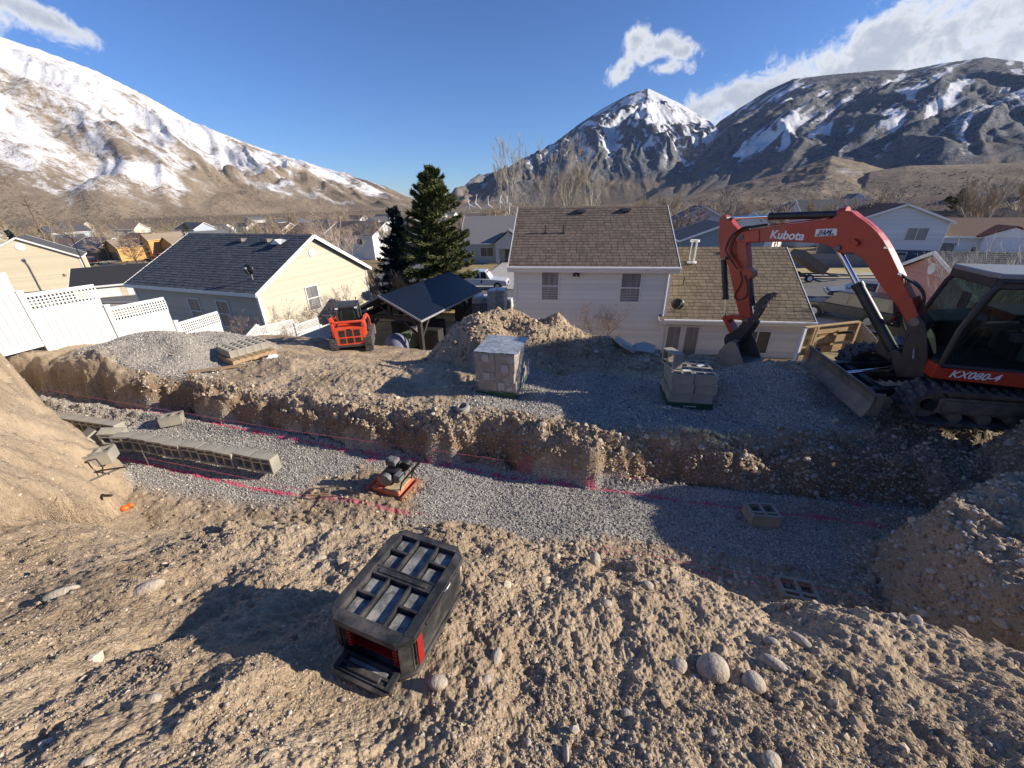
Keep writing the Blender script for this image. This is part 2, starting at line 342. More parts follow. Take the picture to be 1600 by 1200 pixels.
d = d + tire * .030 * np.abs(np.sin(S_ * 22 + 2 * perlin(S_, T_, 88))) * (np.sin(T_ * 7.5 + .6 * perlin(S_ * .6, T_, 89)) > .1) * np.where(XX > -6, 1, .3)
near_rut = (T_ < CR) * .030 * perlin((XX * .45 + YY) * 1.4 + .2 * perlin(XX, YY, 90), (XX - YY * .45) * 4.2, 91)
d = d + near_rut
wallm = (T_ > E0) & (T_ < E1 + .1)
d = np.where(wallm, d + .13 * fbm(S_ * 2.2, T_ * 5, 5, 92, .62), d)
ridge_l = np.where(bankm, .045 * fbm(XX * 2.4, ZZ * 7, 3, 93) + .05 * fbm(XX * 5, YY * 5 + ZZ * 4, 4, 97, .62) - .05 * np.clip(.22 - np.abs(perlin(XX * 2.2 + ZZ, YY * 2.2, 98)), 0, 1), 0)
trampled = .10 * clod * np.exp(-((T_ - CR + .05) / .30) ** 2) * np.abs(perlin(XX * 5, YY * 5, 94))
boxw = np.exp(-(((XX + .70) / .36) ** 2 + ((YY - 1.22) / .36) ** 2) ** 2); d = d * (1 - boxw)
ZZ = ZZ + (d * rough * far_soft + ridge_l + trampled) * (1 - ss(T_, 16.5, 18.5)) + .006 * perlin(XX * 30, YY * 30, 95)
_f = (ZZ > FLOOR + .24) & (T_ > 3) & (T_ < E1 + .12); G_ = np.where(_f, 0, G_)
def dirt_mat(name, cam_far=False):
    m = bpy.data.materials.new(name); m.use_nodes = True; T = NT(m.node_tree); b = T.n['Principled BSDF']
    tcn = T.new('ShaderNodeTexCoord'); P = tcn.outputs['Object']
    a = T.noise(P, .9, 6, .6); c = T.noise(P, 14, 5, .7); f_ = T.noise(P, 95, 4, .75)
    col = T.ramp(T.math('ADD', T.math('MULTIPLY', a, .55), T.math('MULTIPLY', c, .45)),
                 [(.32, (.20, .144, .094)), (.46, (.355, .268, .178)), (.60, (.50, .388, .265)), (.75, (.61, .495, .36))])
    v = T.new('ShaderNodeTexVoronoi'); T.l.new(P, v.inputs['Vector']); v.inputs['Scale'].default_value = 42
    peb = T.mix(T.step(v.outputs['Distance'], .16, .26), (.50, .42, .33), col)
    col = T.mix(T.math('MULTIPLY', T.step(c, .5, .62), .55), col, peb)
    g = T.attr('gravel'); v2 = T.new('ShaderNodeTexVoronoi'); T.l.new(P, v2.inputs['Vector']); v2.inputs['Scale'].default_value = 60
    gc = T.ramp(T.math('ADD', T.math('MULTIPLY', v2.outputs['Color'], .75), T.math('MULTIPLY', a, .25)), [(.15, (.17, .16, .148)), (.5, (.34, .32, .29)), (.85, (.57, .54, .49))])
    col = T.mix(g, col, gc); cb = T.attr('cobble')
    cc = T.ramp(T.math('ADD', T.math('MULTIPLY', v.outputs['Color'], .5), T.math('MULTIPLY', c, .5)), [(.25, (.13, .105, .08)), (.6, (.27, .225, .175)), (.9, (.42, .37, .31))])
    col = T.mix(T.math('MULTIPLY', cb, .8), col, cc)
    w_ = T.attr('wallmask'); col = T.mix(T.math('MULTIPLY', w_, .72), col, T.mix(c, (.15, .085, .045), (.30, .195, .12)))
    sm = T.attr('smooth'); col = T.mix(T.math('MULTIPLY', sm, .55), col, T.mix(c, (.36, .275, .185), (.54, .43, .30)))  # bank soil colour, also painted over the right heap to brighten its shaded face
    p = T.attr('paint'); pp = T.math('MULTIPLY', p, T.step(T.noise(P, 55, 2, .6), .32, .56)); col = T.mix(T.math('MULTIPLY', pp, .75), col, (.60, .09, .17))
    lg = T.attr('greenpaint'); col = T.mix(T.math('MULTIPLY', lg, T.step(T.noise(P, 40, 2), .40, .6)), col, (.30, .48, .40))
    ds = T.attr('yard'); yc = T.ramp(T.noise(P, .35, 6, .65), [(.3, (.22, .17, .09)), (.5, (.34, .27, .14)), (.7, (.30, .27, .12))]); col = T.mix(ds, col, yc)
    T.put(b.inputs['Base Color'], col); b.inputs['Roughness'].default_value = .95; b.inputs['Specular IOR Level'].default_value = .2
    bn = T.new('ShaderNodeBump'); bn.inputs['Strength'].default_value = .95; bn.inputs['Distance'].default_value = .018
    h = T.math('ADD', T.math('MULTIPLY', f_, .5), T.math('ADD', c, T.math('MULTIPLY', T.math('SUBTRACT', .5, v2.outputs['Distance']), .55)))
    T.put(bn.inputs['Height'], h); T.l.new(bn.outputs[0], b.inputs['Normal']); return m
M_DIRT = dirt_mat('excavated soil')
wm = ss(T_, E0 - .02, E0 + .03) * (1 - ss(ZZ, -3.85, -3.6)) * (S_ < 5) * (T_ < E1 + .05)
gp = np.exp(-((XX - 1.7) / .75) ** 2 - ((YY - 5.82 + .1 * (XX - 1.7)) / .09) ** 2) * .9
yard = ss(T_, 15.5, 17.5)
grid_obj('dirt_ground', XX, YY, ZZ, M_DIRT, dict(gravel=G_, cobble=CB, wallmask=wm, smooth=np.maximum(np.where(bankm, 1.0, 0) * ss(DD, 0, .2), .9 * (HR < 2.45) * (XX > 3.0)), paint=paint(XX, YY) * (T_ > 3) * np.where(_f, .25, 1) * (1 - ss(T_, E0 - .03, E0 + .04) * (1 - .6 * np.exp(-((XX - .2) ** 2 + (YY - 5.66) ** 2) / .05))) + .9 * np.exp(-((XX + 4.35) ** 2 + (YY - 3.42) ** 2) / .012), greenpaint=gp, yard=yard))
# height lookup on the finished ground
_la = np.radians(ang); _lr = np.log(rad)
def ground(x, y):
    r = math.hypot(x, y)
    if r > 21.5: return float(far_z(np.array([x]), np.array([y]))[0])
    a = math.atan2(x, y); i = min(max(np.searchsorted(_la, a) - 1, 0), len(_la) - 2); j = min(max(np.searchsorted(rad, r) - 1, 0), len(rad) - 2)
    u = (a - _la[i]) / (_la[i + 1] - _la[i]); v = (r - rad[j]) / (rad[j + 1] - rad[j])
    return float((ZZ[j, i] * (1 - u) + ZZ[j, i + 1] * u) * (1 - v) + (ZZ[j + 1, i] * (1 - u) + ZZ[j + 1, i + 1] * u) * v)
def ground_n(X_, Y_):
    r = np.hypot(X_, Y_); a = np.arctan2(X_, Y_); i = np.clip(np.searchsorted(_la, a) - 1, 0, len(_la) - 2); j = np.clip(np.searchsorted(rad, r) - 1, 0, len(rad) - 2)
    u = (a - _la[i]) / (_la[i + 1] - _la[i]); v = (r - rad[j]) / (rad[j + 1] - rad[j])
    return (ZZ[j, i] * (1 - u) + ZZ[j, i + 1] * u) * (1 - v) + (ZZ[j + 1, i] * (1 - u) + ZZ[j + 1, i + 1] * u) * v
# ---------------------------------------------------------------- land beyond: town, valley, mountains
def poly_el(pts, az):      # pixel outline -> elevation tangent at each azimuth
    q = sorted((azel(px, py)) for px, py in pts); return np.interp(az, [a for a, e in q], [math.tan(e) for a, e in q])
AZd = np.radians(np.linspace(-75, 75, 1250))
RF = np.concatenate([np.geomspace(21, 700, 130, endpoint=False), np.linspace(700, 8200, 330)])
AF, RG = np.meshgrid(AZd, RF); XF, YF = RG * np.sin(AF), RG * np.cos(AF)
CREST_L = [(-700, -260), (-300, -90), (0, 57), (60, 76), (150, 110), (230, 150), (300, 190), (380, 221), (450, 246), (520, 266), (600, 291), (650, 312), (700, 330), (900, 345)]
CREST_M = [(560, 350), (640, 334), (690, 318), (713, 295), (780, 272), (850, 236), (900, 197), (940, 170), (985, 146), (1013, 138), (1060, 160), (1110, 190), (1140, 222), (1180, 262), (1240, 300), (1330, 320)]
CREST_R = [(900, 345), (1000, 300), (1040, 262), (1090, 225), (1125, 189), (1160, 166), (1200, 141), (1240, 123), (1300, 116), (1380, 109), (1420, 109), (1470, 99), (1540, 89), (1600, 96), (1800, 120), (2300, 160)]
FOOT = [(700, 345), (880, 338), (950, 330), (1000, 322), (1130, 292), (1230, 268), (1300, 243), (1350, 255), (1420, 275), (1500, 290), (1600, 300), (1900, 300)]
MESA = [(1100, 345), (1300, 300), (1360, 268), (1420, 259), (1500, 257), (1600, 254), (1800, 250), (2300, 240)]
def far_z(x, y, full=False):
    r = np.hypot(x, y); az = np.arctan2(x, y); base = town(x, y) - .35 * ss(r, 21, 24) * 0
    out = base.copy() if hasattr(base, 'copy') else base
    amp = ss(r, 300, 900); out = out + amp * (5 * fbm(x / 260, y / 260, 4, 101))
    lay = np.zeros(np.shape(x)); stk = np.zeros(np.shape(x))
    def layer(k, pts, Rc, Rf, rough_, q, seed, dirv, sc, p=1.0):
        nonlocal out, lay
        H = poly_el(pts, az) * Rc; u = np.clip((r - Rf) / (Rc - Rf), 0, 1.0); back = np.clip((r - Rc) / 2500, 0, 1)
        a = (x * dirv[0] + y * dirv[1]); b = (x * dirv[1] - y * dirv[0])
        wx = 260 * fbm(x / 900, y / 900, 3, seed + 1)
        g = .62 * ridged((b + wx) / sc, a / (sc * 4.5), 4, seed, .42) + .13 * ridged((b - wx) / (sc * .33), a / (sc * 2.6), 3, seed + 5, .5)
        env = np.sin(np.pi * np.clip(u / .94, 0, 1)) ** .9 * (u < .94) * 1.0
        base_ = town(x, y)
        z = base_ + (H - base_) * (u ** p) * (1 - back * .8) + g * rough_ * env * np.clip((H - base_) / 420, .06, 1) + 18 * np.clip((H - base_) / 300, 0, 1) * fbm(x / 120, y / 120, 4, seed + 9) * ss(u, .05, .3) * (1 - ss(u, .93, 1.0)) * .6
        z = np.where(u > 0, z, -1e4); m_ = z > out; lay = np.where(m_ & (u > .02), k, lay); stk[...] = np.where(m_, fbm((b + wx * .6) / (95 if k != 1 else 130), a / 900, 3, seed + 20, .55) + .5 * perlin((b + wx * .6) / 330, a / 1500, seed + 23), stk); out = np.maximum(out, z)
    RcL = 3000 + 1700 * ss(az, -.80, -.15)
    layer(1, CREST_L, RcL, RcL * .47, 125, 0, 111, (.72, -.69), 430, 1.22)
    layer(2, CREST_M, 6200 + 0 * az, 3300 + 0 * az, 190, 0, 121, (-.10, -1.0), 620, 1.0)
    RcR = 6400 - 900 * ss(az, .45, .85)
    layer(3, CREST_R, RcR, RcR * .42, 105, 0, 131, (-.75, -.66), 430, 1.0)
    layer(4, FOOT, 2300 + 0 * az, 1100 + 0 * az, 60, 0, 141, (-.3, -1.0), 240, .9)
    layer(5, MESA, 1700 + 0 * az, 1250 + 0 * az, 14, 0, 151, (-.2, -1.0), 160, .55)
    return (out, lay, stk) if full else out
ZF, LAY, STK = far_z(XF, YF, True)
ZF = np.where(RG < 23, ZF - .12 + .06, ZF)
snow = np.zeros(XF.shape)
dzx = np.gradient(ZF, axis=1) / np.maximum(RG * (AZd[1] - AZd[0]), .1)
hgt = ZF
nz = fbm(XF / 420, YF / 420, 5, 161, .62)
curv = ZF - (np.roll(ZF, 6, 1) + np.roll(ZF, -6, 1)) / 2
snow = np.where(LAY == 1, ss(hgt + 170 * nz - 3.2 * np.clip(curv, -40, 40) + 90 * fbm(XF / 110, YF / 110, 4, 162), -90, 300) * .95 + .40 * STK * ss(hgt, 20, 120), snow)
snow = np.where((LAY == 2), ss(hgt * .35 + 240 * nz - 10 * np.clip(curv, -22, 22) + 260 * (dzx < -.02) * ss(hgt, 150, 500), 190, 430) + 1.3 * np.clip(STK - .12, 0, .6) * ss(hgt, 60, 300), snow)
snow = np.where((LAY == 3), ss(hgt * .16 + 280 * nz - 7 * np.clip(curv, -22, 22), 60, 400) * .5 + 1.9 * np.clip(STK - .10, 0, .5) * ss(hgt, 60, 260), snow)
snow = np.where((LAY == 4), ss(nz, .35, .8) * .5, snow)
forest = np.where((LAY == 2) | (LAY == 3), ss(hgt + 160 * fbm(XF / 300, YF / 300, 4, 171), -20, 260), 0.0)
brush = np.where(LAY >= 2, .8, .25)
town_m = (LAY == 0) * (1 - ss(RG, 260, 900))
mm = bpy.data.materials.new('valley and mountain ground'); mm.use_nodes = True; T = NT(mm.node_tree); b = T.n['Principled BSDF']
tcn = T.new('ShaderNodeTexCoord'); P = tcn.outputs['Object']
na = T.noise(P, .0045, 8, .62); nb = T.noise(P, .03, 7, .68); nc = T.noise(P, .12, 5, .7); nd = T.noise(P, .5, 5, .7)
gr = T.ramp(T.math('ADD', T.math('MULTIPLY', na, .5), T.math('MULTIPLY', nb, .5)), [(.34, (.15, .12, .095)), (.48, (.245, .195, .145)), (.60, (.33, .265, .19)), (.72, (.42, .34, .24))])
gr = T.mix(T.math('MULTIPLY', T.step(T.math('ADD', T.math('MULTIPLY', nc, .55), T.math('MULTIPLY', nb, .45)), .49, .58), .72), gr, (.085, .070, .055))
fo = T.mix(T.step(nb, .35, .65), (.04, .047, .052), (.19, .185, .185)); fo = T.mix(T.math('MULTIPLY', T.step(T.math('ADD', T.math('MULTIPLY', nc, .6), T.math('MULTIPLY', nd, .4)), .44, .56), .75), fo, (.040, .048, .052)); fo = T.mix(T.math('MULTIPLY', T.step(T.math('ADD', T.math('MULTIPLY', nc, .5), T.math('MULTIPLY', nd, .5)), .48, .58), .42), fo, (.55, .57, .60))
col = T.mix(T.attr('forest'), gr, fo)
sn = T.math('ADD', T.attr('snow'), T.math('MULTIPLY', T.math('SUBTRACT', T.math('ADD', T.math('MULTIPLY', nb, .45), T.math('ADD', T.math('MULTIPLY', nc, .35), T.math('MULTIPLY', nd, .2))), .5), 3.4))
col = T.mix(T.math('MULTIPLY', T.step(sn, .42, .95), .90), col, T.mix(T.step(T.math('ADD', T.math('MULTIPLY', nc, .5), T.math('MULTIPLY', nd, .5)), .47, .60), (.80, .82, .86), (.46, .44, .43)))
tw = T.ramp(T.math('ADD', T.math('MULTIPLY', nb, .4), T.math('MULTIPLY', nd, .6)), [(.35, (.16, .125, .07)), (.5, (.30, .235, .125)), (.65, (.37, .30, .16))])
col = T.mix(T.attr('town'), col, tw)
T.put(b.inputs['Base Color'], col); b.inputs['Roughness'].default_value = .95; b.inputs['Specular IOR Level'].default_value = .1
bn = T.new('ShaderNodeBump'); bn.inputs['Strength'].default_value = .8; bn.inputs['Distance'].default_value = 1
T.put(bn.inputs['Height'], T.math('ADD', T.math('MULTIPLY', T.math('ADD', T.math('MULTIPLY', nb, 1.0), T.math('MULTIPLY', nc, .3)), T.math('MULTIPLY', T.math('SUBTRACT', 1.0, T.attr('town')), 7.0)), T.math('MULTIPLY', nd, .06))); T.l.new(bn.outputs[0], b.inputs['Normal'])
# three sheets: town ground, valley floor and the mountains share one height function
k = np.searchsorted(RF, 700)
at = dict(snow=snow, forest=forest, town=town_m)
def sub(n, i0, i1, j0=0, j1=None):
    sl = (slice(i0, i1), slice(j0, j1)); grid_obj(n, XF[sl], YF[sl], ZF[sl], mm, {q: v[sl] for q, v in at.items()})
sub('town_ground', 0, k + 1); sub('mountain', k, None)
bk = np.radians(np.linspace(75, 285, 60)); rb = np.geomspace(21, 8200, 40); AB, RB = np.meshgrid(bk, rb)
XB, YB = RB * np.sin(AB), RB * np.cos(AB); grid_obj('ground', XB, YB, np.where(RB < 60, -3.0, -3.0) + 0 * RB - .6, mm, dict(snow=0 * RB, forest=0 * RB, town=0 * RB + 1))
# ---------------------------------------------------------------- scattered stones, clods and gravel
_rs = np.random.RandomState(5)
def pebble_mesh(name, mat, sub=1, seed=0, amp=.25, flat=(1, .8, .6), smooth=False):
    bm = bmesh.new(); bmesh.ops.create_icosphere(bm, subdivisions=sub, radius=1.0); r = random.Random(seed)
    dirs = [(Vector((r.uniform(-1, 1), r.uniform(-1, 1), r.uniform(-1, 1))).normalized(), r.uniform(-amp, amp)) for _ in range(7)]
    for v in bm.verts:
        k = 1 + sum(a * max(0, v.co.normalized().dot(d)) ** 2 for d, a in dirs); v.co = Vector((v.co.x * flat[0], v.co.y * flat[1], v.co.z * flat[2])) * k
    me = bpy.data.meshes.new(name); bm.to_mesh(me); bm.free(); me.materials.append(mat)
    if smooth: me.polygons.foreach_set('use_smooth', [True] * len(me.polygons))
    return me
def stone_mat(name, stops, paintable=False, rough=.9):
    m = bpy.data.materials.new(name); m.use_nodes = True; T = NT(m.node_tree); b = T.n['Principled BSDF']
    c = T.ramp(T.attr('tone', 'INSTANCER'), stops); tcn = T.new('ShaderNodeTexCoord')
    n = T.noise(tcn.outputs['Object'], 2.2, 4, .6); c = T.mix(T.step(n, .35, .7), c, T.mix(.35, c, (.16, .12, .09)))
    if paintable: c = T.mix(T.math('MULTIPLY', T.attr('pnt', 'INSTANCER'), .9), c, (.66, .07, .16))
    T.put(b.inputs['Base Color'], c); b.inputs['Roughness'].default_value = rough; b.inputs['Specular IOR Level'].default_value = .25; return m
def scatter(name, pos, scl, rot, tone, meshes, label=None, pnt=None):
    n = len(pos); me = bpy.data.meshes.new(name); me.vertices.add(n); me.vertices.foreach_set('co', pos.astype(np.float32).ravel())
    for k, v, t in (('scl', scl, 'FLOAT_VECTOR'), ('rot', rot, 'FLOAT_VECTOR'), ('tone', tone, 'FLOAT'), ('pnt', pnt if pnt is not None else np.zeros(n), 'FLOAT'), ('var', _rs.randint(0, len(meshes), n).astype(float), 'FLOAT')):
        a = me.attributes.new(k, t, 'POINT'); a.data.foreach_set('vector' if t == 'FLOAT_VECTOR' else 'value', np.asarray(v, np.float32).ravel())
    o = bpy.data.objects.new(name, me); COL.objects.link(o); o['kind'] = 'stuff'
    ng = bpy.data.node_groups.new(name + ' scatter', 'GeometryNodeTree'); ng.interface.new_socket('Geometry', in_out='INPUT', socket_type='NodeSocketGeometry')
    ng.interface.new_socket('Geometry', in_out='OUTPUT', socket_type='NodeSocketGeometry'); N = ng.nodes; L = ng.links
    gi = N.new('NodeGroupInput'); go = N.new('NodeGroupOutput'); jn = N.new('GeometryNodeJoinGeometry')
    def na(k, t):
        q = N.new('GeometryNodeInputNamedAttribute'); q.data_type = t; q.inputs['Name'].default_value = k; return q.outputs[0]
    aS, aR, aV = na('scl', 'FLOAT_VECTOR'), na('rot', 'FLOAT_VECTOR'), na('var', 'FLOAT')
    for k, pm in enumerate(meshes):
        po = bpy.data.objects.new('pebble', pm); oi = N.new('GeometryNodeObjectInfo'); oi.inputs[0].default_value = po; oi.inputs['As Instance'].default_value = True
        cp = N.new('ShaderNodeMath'); cp.operation = 'COMPARE'; L.new(aV, cp.inputs[0]); cp.inputs[1].default_value = k; cp.inputs[2].default_value = .1
        ip = N.new('GeometryNodeInstanceOnPoints'); L.new(gi.outputs[0], ip.inputs['Points']); L.new(cp.outputs[0], ip.inputs['Selection'])
        L.new(oi.outputs['Geometry'], ip.inputs['Instance']); L.new(aR, ip.inputs['Rotation']); L.new(aS, ip.inputs['Scale']); L.new(ip.outputs[0], jn.inputs[0])
    L.new(jn.outputs[0], go.inputs[0]); md = o.modifiers.new('scatter', 'NODES'); md.node_group = ng; return o
# cell areas of the ground sheet
_dr = np.gradient(rad)[:, None]; _da = np.gradient(np.radians(ang))[None, :]
_gx = np.gradient(ZZ, axis=0) / _dr; _gy = np.gradient(ZZ, axis=1) / (Rr * _da)
AREA = Rr * _da * _dr * np.sqrt(1 + np.clip(_gx ** 2 + _gy ** 2, 0, 16)); VIS = (np.abs(A_) < R_(76)) & (Rr < 19) & (Rr > .5)
def pick(dens, n, zoff=0.0):
    p = (AREA * dens * VIS)[:-1, :-1].ravel(); c = np.cumsum(p); c /= c[-1]; k = np.searchsorted(c, _rs.rand(n)); j, i = np.unravel_index(k, (ZZ.shape[0] - 1, ZZ.shape[1] - 1))
    u, v = _rs.rand(n), _rs.rand(n); a = np.radians(ang)[i] * (1 - u) + np.radians(ang)[np.minimum(i + 1, len(ang) - 1)] * u; r = rad[j] * (1 - v) + rad[j + 1] * v
    z = (ZZ[j, i] * (1 - u) + ZZ[j, i + 1] * u) * (1 - v) + (ZZ[j + 1, i] * (1 - u) + ZZ[j + 1, i + 1] * u) * v
    return np.stack([r * np.sin(a), r * np.cos(a), z], -1), j, i
def go_scatter(name, dens, n, lo, hi, power, meshes, flat=(1, 1, 1), sink=.3, tone=(0, 1), pnt=False, tilt=.6):
    pos, j, i = pick(dens, n); u = _rs.rand(n); sz = (lo ** -power + u * (hi ** -power - lo ** -power)) ** (-1 / power)
    pos[:, 2] += sz * (0.5 - sink) * .8
    sc = sz[:, None] * np.array(flat)[None, :] * _rs.uniform(.75, 1.25, (n, 3)) * .5
    rot = np.stack([_rs.uniform(-tilt, tilt, n), _rs.uniform(-tilt, tilt, n), _rs.uniform(0, 6.28, n)], -1)
    pv = None
    if pnt:
        pv = paint(pos[:, 0], pos[:, 1]); pv = (pv > _rs.rand(n) * .9 + .05).astype(float) * (pos[:, 2] < -3.95)
    scatter(name, pos, sc, rot, _rs.uniform(tone[0], tone[1], n), meshes, pnt=pv)
ms_soil = stone_mat('soil clods', [(0, (.25, .183, .12)), (.5, (.425, .327, .22)), (.85, (.55, .44, .315)), (1, (.67, .58, .46))])
ms_stone = stone_mat('field stones', [(0, (.24, .205, .17)), (.4, (.38, .33, .27)), (.75, (.50, .44, .37)), (1, (.62, .57, .50))])
ms_grav = stone_mat('crushed grey gravel', [(0, (.15, .145, .138)), (.35, (.31, .292, .265)), (.75, (.49, .46, .41)), (1, (.70, .66, .60))], True)
clods = [pebble_mesh('clod', ms_soil, 1, 20 + k, .75, (1, .85, .7)) for k in range(5)]
chips = [pebble_mesh('gravel_chip', ms_grav, 0, 40 + k, .5, (1, .8, .65)) for k in range(4)]
rounds = [pebble_mesh('rounded_stone', ms_stone, 2, 60 + k, .18, (1, .78, .6), True) for k in range(4)]
soilz = (1 - G_) * (1 - .9 * bankm); fg = (T_ < FT) * 1.0; near_w = 1 / np.clip(Rr, .8, 9) ** 1.3
wallz = ((T_ > E0 - .05) & (T_ < E1 + .35)) * 1.0
go_scatter('soil_clods', soilz * fg * (.05 + clod ** 1.5) * (1 - .85 * flat) * near_w ** .6, 190000, .0035, .016, 2.3, clods)
go_scatter('soil_clods', soilz * fg * (.03 + clod ** 2 * (1 - flat)) * near_w / np.where(Rr < 1.6, 6.0, 1.0), 1500, .018, .070, 2.6, clods, sink=.42)
hz_ = (((HR < 2.4) & (XX > 3.0)) | ((XX > 2.3) & (T_ > CR) & (T_ < 4.3) & (XX < 7))) * 1.0
go_scatter('bank_clods', bankm * near_w, 12000, .010, .05, 2.3, clods, sink=.45)
go_scatter('heap_stones', hz_, 9000, .018, .11, 2.2, clods, sink=.45)
go_scatter('heap_stones', hz_, 2000, .03, .12, 2.4, rounds, sink=.48)
go_scatter('soil_clods', (1 - G_) * (T_ > FT) * (1 - bankm) * (.3 + wallz * 2.0) * near_w * (1 - .9 * ss(Rr, 10, 15)), 22000, .018, .09, 2.2, clods)
go_scatter('loose_stones', soilz * fg * near_w * (.25 + ss(XX, 0, 2)), 3600, .008, .045, 2.3, rounds, sink=.42)
go_scatter('loose_stones', (1 - G_) * (T_ > FT - .3) * (.12 + wallz * (1.2 + 2 * ss(S_, -1, 1.5)) + 3.0 * CB + 1.2 * np.exp(-(((S_ - 1.6) / 2.4) ** 2 + ((T_ - 3.7) / .5) ** 2))) * (1 - bankm) * near_w, 17000, .02, .13, 2.4, rounds, sink=.4)
go_scatter('trench_gravel', G_ * (T_ < E0 + .1) * (T_ > 3), 52000, .016, .034, 2.0, chips, pnt=True, tilt=3)
go_scatter('bench_gravel', G_ * (T_ > E0 + .1) * near_w, 42000, .018, .050, 2.4, chips, tilt=3)
pilez = sum(np.clip(1.15 - np.hypot(XX - p[0], YY - p[1]) / p[2], 0, .5) for p in PILES[3:7]) + .6 * ss(T_, 9, 10) * (1 - ss(T_, 12.5, 14)) * ss(S_, 0, 1)
go_scatter('pile_rubble', pilez * (YY > 8), 9000, .03, .16, 2.0, clods)
# march a pixel's ray down to the ground
def hit(px, py):
    r = ray(px, py); r = r / np.linalg.norm(r); t_ = np.geomspace(.4, 21, 5000); P = r[None, :] * t_[:, None]
    k = np.argmax(P[:, 2] < ground_n(P[:, 0], P[:, 1])); return Vector(P[k])
# the stones one can pick out by eye
M_ST = pbr('cobble stone', (.44, .38, .31), .85, var=.3, vscale=14, bump=1.0, bscale=55, dirt=(.33, .25, .17), dirt_amt=.75)
def cobble(px, py, wpx, ratio, rz, label, seed, flat=.6, col=None, sub=3, amp=.18):
    p = hit(px, py); r = wpx / FPX * (M_cam_depth(p)) / 2
    me = pebble_mesh('cobble', col or M_ST, sub, seed, amp, (1, ratio, flat), True); me.transform(Matrix.Scale(r, 4))
    o = bpy.data.objects.new('cobble', me); COL.objects.link(o); o.location = p + Vector((0, 0, r * flat * .25)); o.rotation_euler = (random.uniform(-.2, .2), random.uniform(-.2, .2), rz)
    tag(o, label, 'stone', 'loose stones on the excavated dirt'); return o
def M_cam_depth(p): return float(-(CM.T @ np.array(p))[2])
for a in [(1110, 1045, 50, .95, 0, 'large round pale cobble, biggest stone on the right foreground slope', 1, .7),
          (1060, 1040, 30, .8, .8, 'half-buried tan cobble touching the large round one on its left', 2, .5),
          (1178, 1068, 34, .9, .2, 'round brownish cobble half sunk right of the large round one', 3, .7),
          (1212, 1040, 40, .5, -.6, 'elongated flat stone lying slanted above the round brownish cobble', 4, .45),
          (1252, 1003, 32, .45, -1.0, 'narrow upright-looking pale stone, farthest right of the slope stones', 5, .45),
          (1206, 1004, 22, .7, -.4, 'small oval pale stone left of the narrow one on the slope', 6, .6),
          (1205, 1190, 34, .8, .4, 'rounded tan stone at the bottom edge of the picture', 7, .6),
          (775, 1026, 26, .6, 1.2, 'pale stone with a dark hollow right of the open black toolbox', 8, .5),
          (760, 1062, 16, .8, 0, 'small pale stone below the hollowed one near the toolbox', 9, .6),
          (980, 1116, 20, .85, 0, 'flat whitish stone in the middle of the trodden slope', 10, .5),
          (825, 1165, 18, .6, 1.4, 'pale oval stone near the lower middle of the slope', 11, .5),
          (884, 1185, 34, .3, 1.45, 'thin pale shard standing on edge at the bottom of the picture', 12, .8),
          (232, 922, 40, .55, .5, 'bright angular slab left of the toolbox shadow tip', 13, .5),
          (685, 1068, 30, .8, 0, 'pale rounded stone just in front of the toolbox corner', 14, .65),
          (930, 878, 26, .7, 1.2, 'tall angular clod-covered stone on the crest above the gravel', 15, 1.0),
          (1010, 917, 20, .8, 0, 'pale twin stone near the top of the dark slope', 16, .7),
          (945, 945, 20, .8, .4, 'round clod-crusted stone midway down the crest', 17, .7),
          (240, 1095, 22, .8, .4, 'lone rounded stone in the lower left dirt', 18, .7),
          (137, 1192, 20, .8, .4, 'small pinkish-white stone at the lower left edge', 19, .7),
          (95, 930, 42, .35, .6, 'long thin pale slab on the left foreground dirt', 20, .4),
          (847, 665, 16, .7, 0, 'pale flat stone on the far lip of the trench', 21, .6),
          (1037, 683, 14, .8, 0, 'whitish stone perched on the trench lip below the block pallet', 22, .7),
          (498, 873, 26, .5, .3, 'cream coloured slab behind the toolbox shadow', 23, .4)]:
    cobble(*a)
# ---------------------------------------------------------------- machine materials
M_ORG = pbr('orange machine paint', (.43, .035, .014), .42, var=.10, vscale=2.5, dirt=(.26, .10, .05), dirt_amt=.25, coat=.15)
M_ORG2 = pbr('skid steer orange paint', (.72, .07, .025), .45, var=.08, vscale=3, dirt=(.45, .25, .14), dirt_amt=.25)
M_BLK = pbr('black machine paint', (.018, .018, .020), .45, var=.2, vscale=4, dirt=(.09, .075, .06), dirt_amt=.35)
M_RUB = pbr('worn track rubber', (.055, .055, .058), .85, var=.3, vscale=7, bump=.4, dirt=(.20, .17, .14), dirt_amt=.55)
M_HOSE = pbr('hydraulic hose', (.022, .02, .02), .5, var=.1)
M_CHR = pbr('chrome rod', (.80, .80, .82), .12, 1.0, var=0)
M_STL = pbr('dusty steel', (.17, .155, .14), .6, .35, var=.25, vscale=5, bump=.3, dirt=(.30, .24, .18), dirt_amt=.6)
M_BUCK = pbr('worn bucket steel', (.23, .20, .17), .55, .4, var=.25, vscale=3, bump=.2, dirt=(.36, .29, .21), dirt_amt=.7)
M_WHT = pbr('white decal', (.80, .80, .80), .5, var=.03)
M_NAVY = pbr('navy print', (.02, .03, .10), .5, var=0)
M_GLS = glass('tinted cab glass', (.42, .50, .46), .16)
M_SEAT = pbr('black seat vinyl', (.03, .03, .032), .6, var=.2)
M_GRY = pbr('grey plastic', (.16, .16, .165), .6, var=.15)
def ring(c, ax, r, w_, n=20, seg=None):      # disc / wheel as a capped cylinder
    c = Vector(c); ax = Vector(ax).normalized(); return MB().tube([c - ax * w_ / 2, c + ax * w_ / 2], r, n)
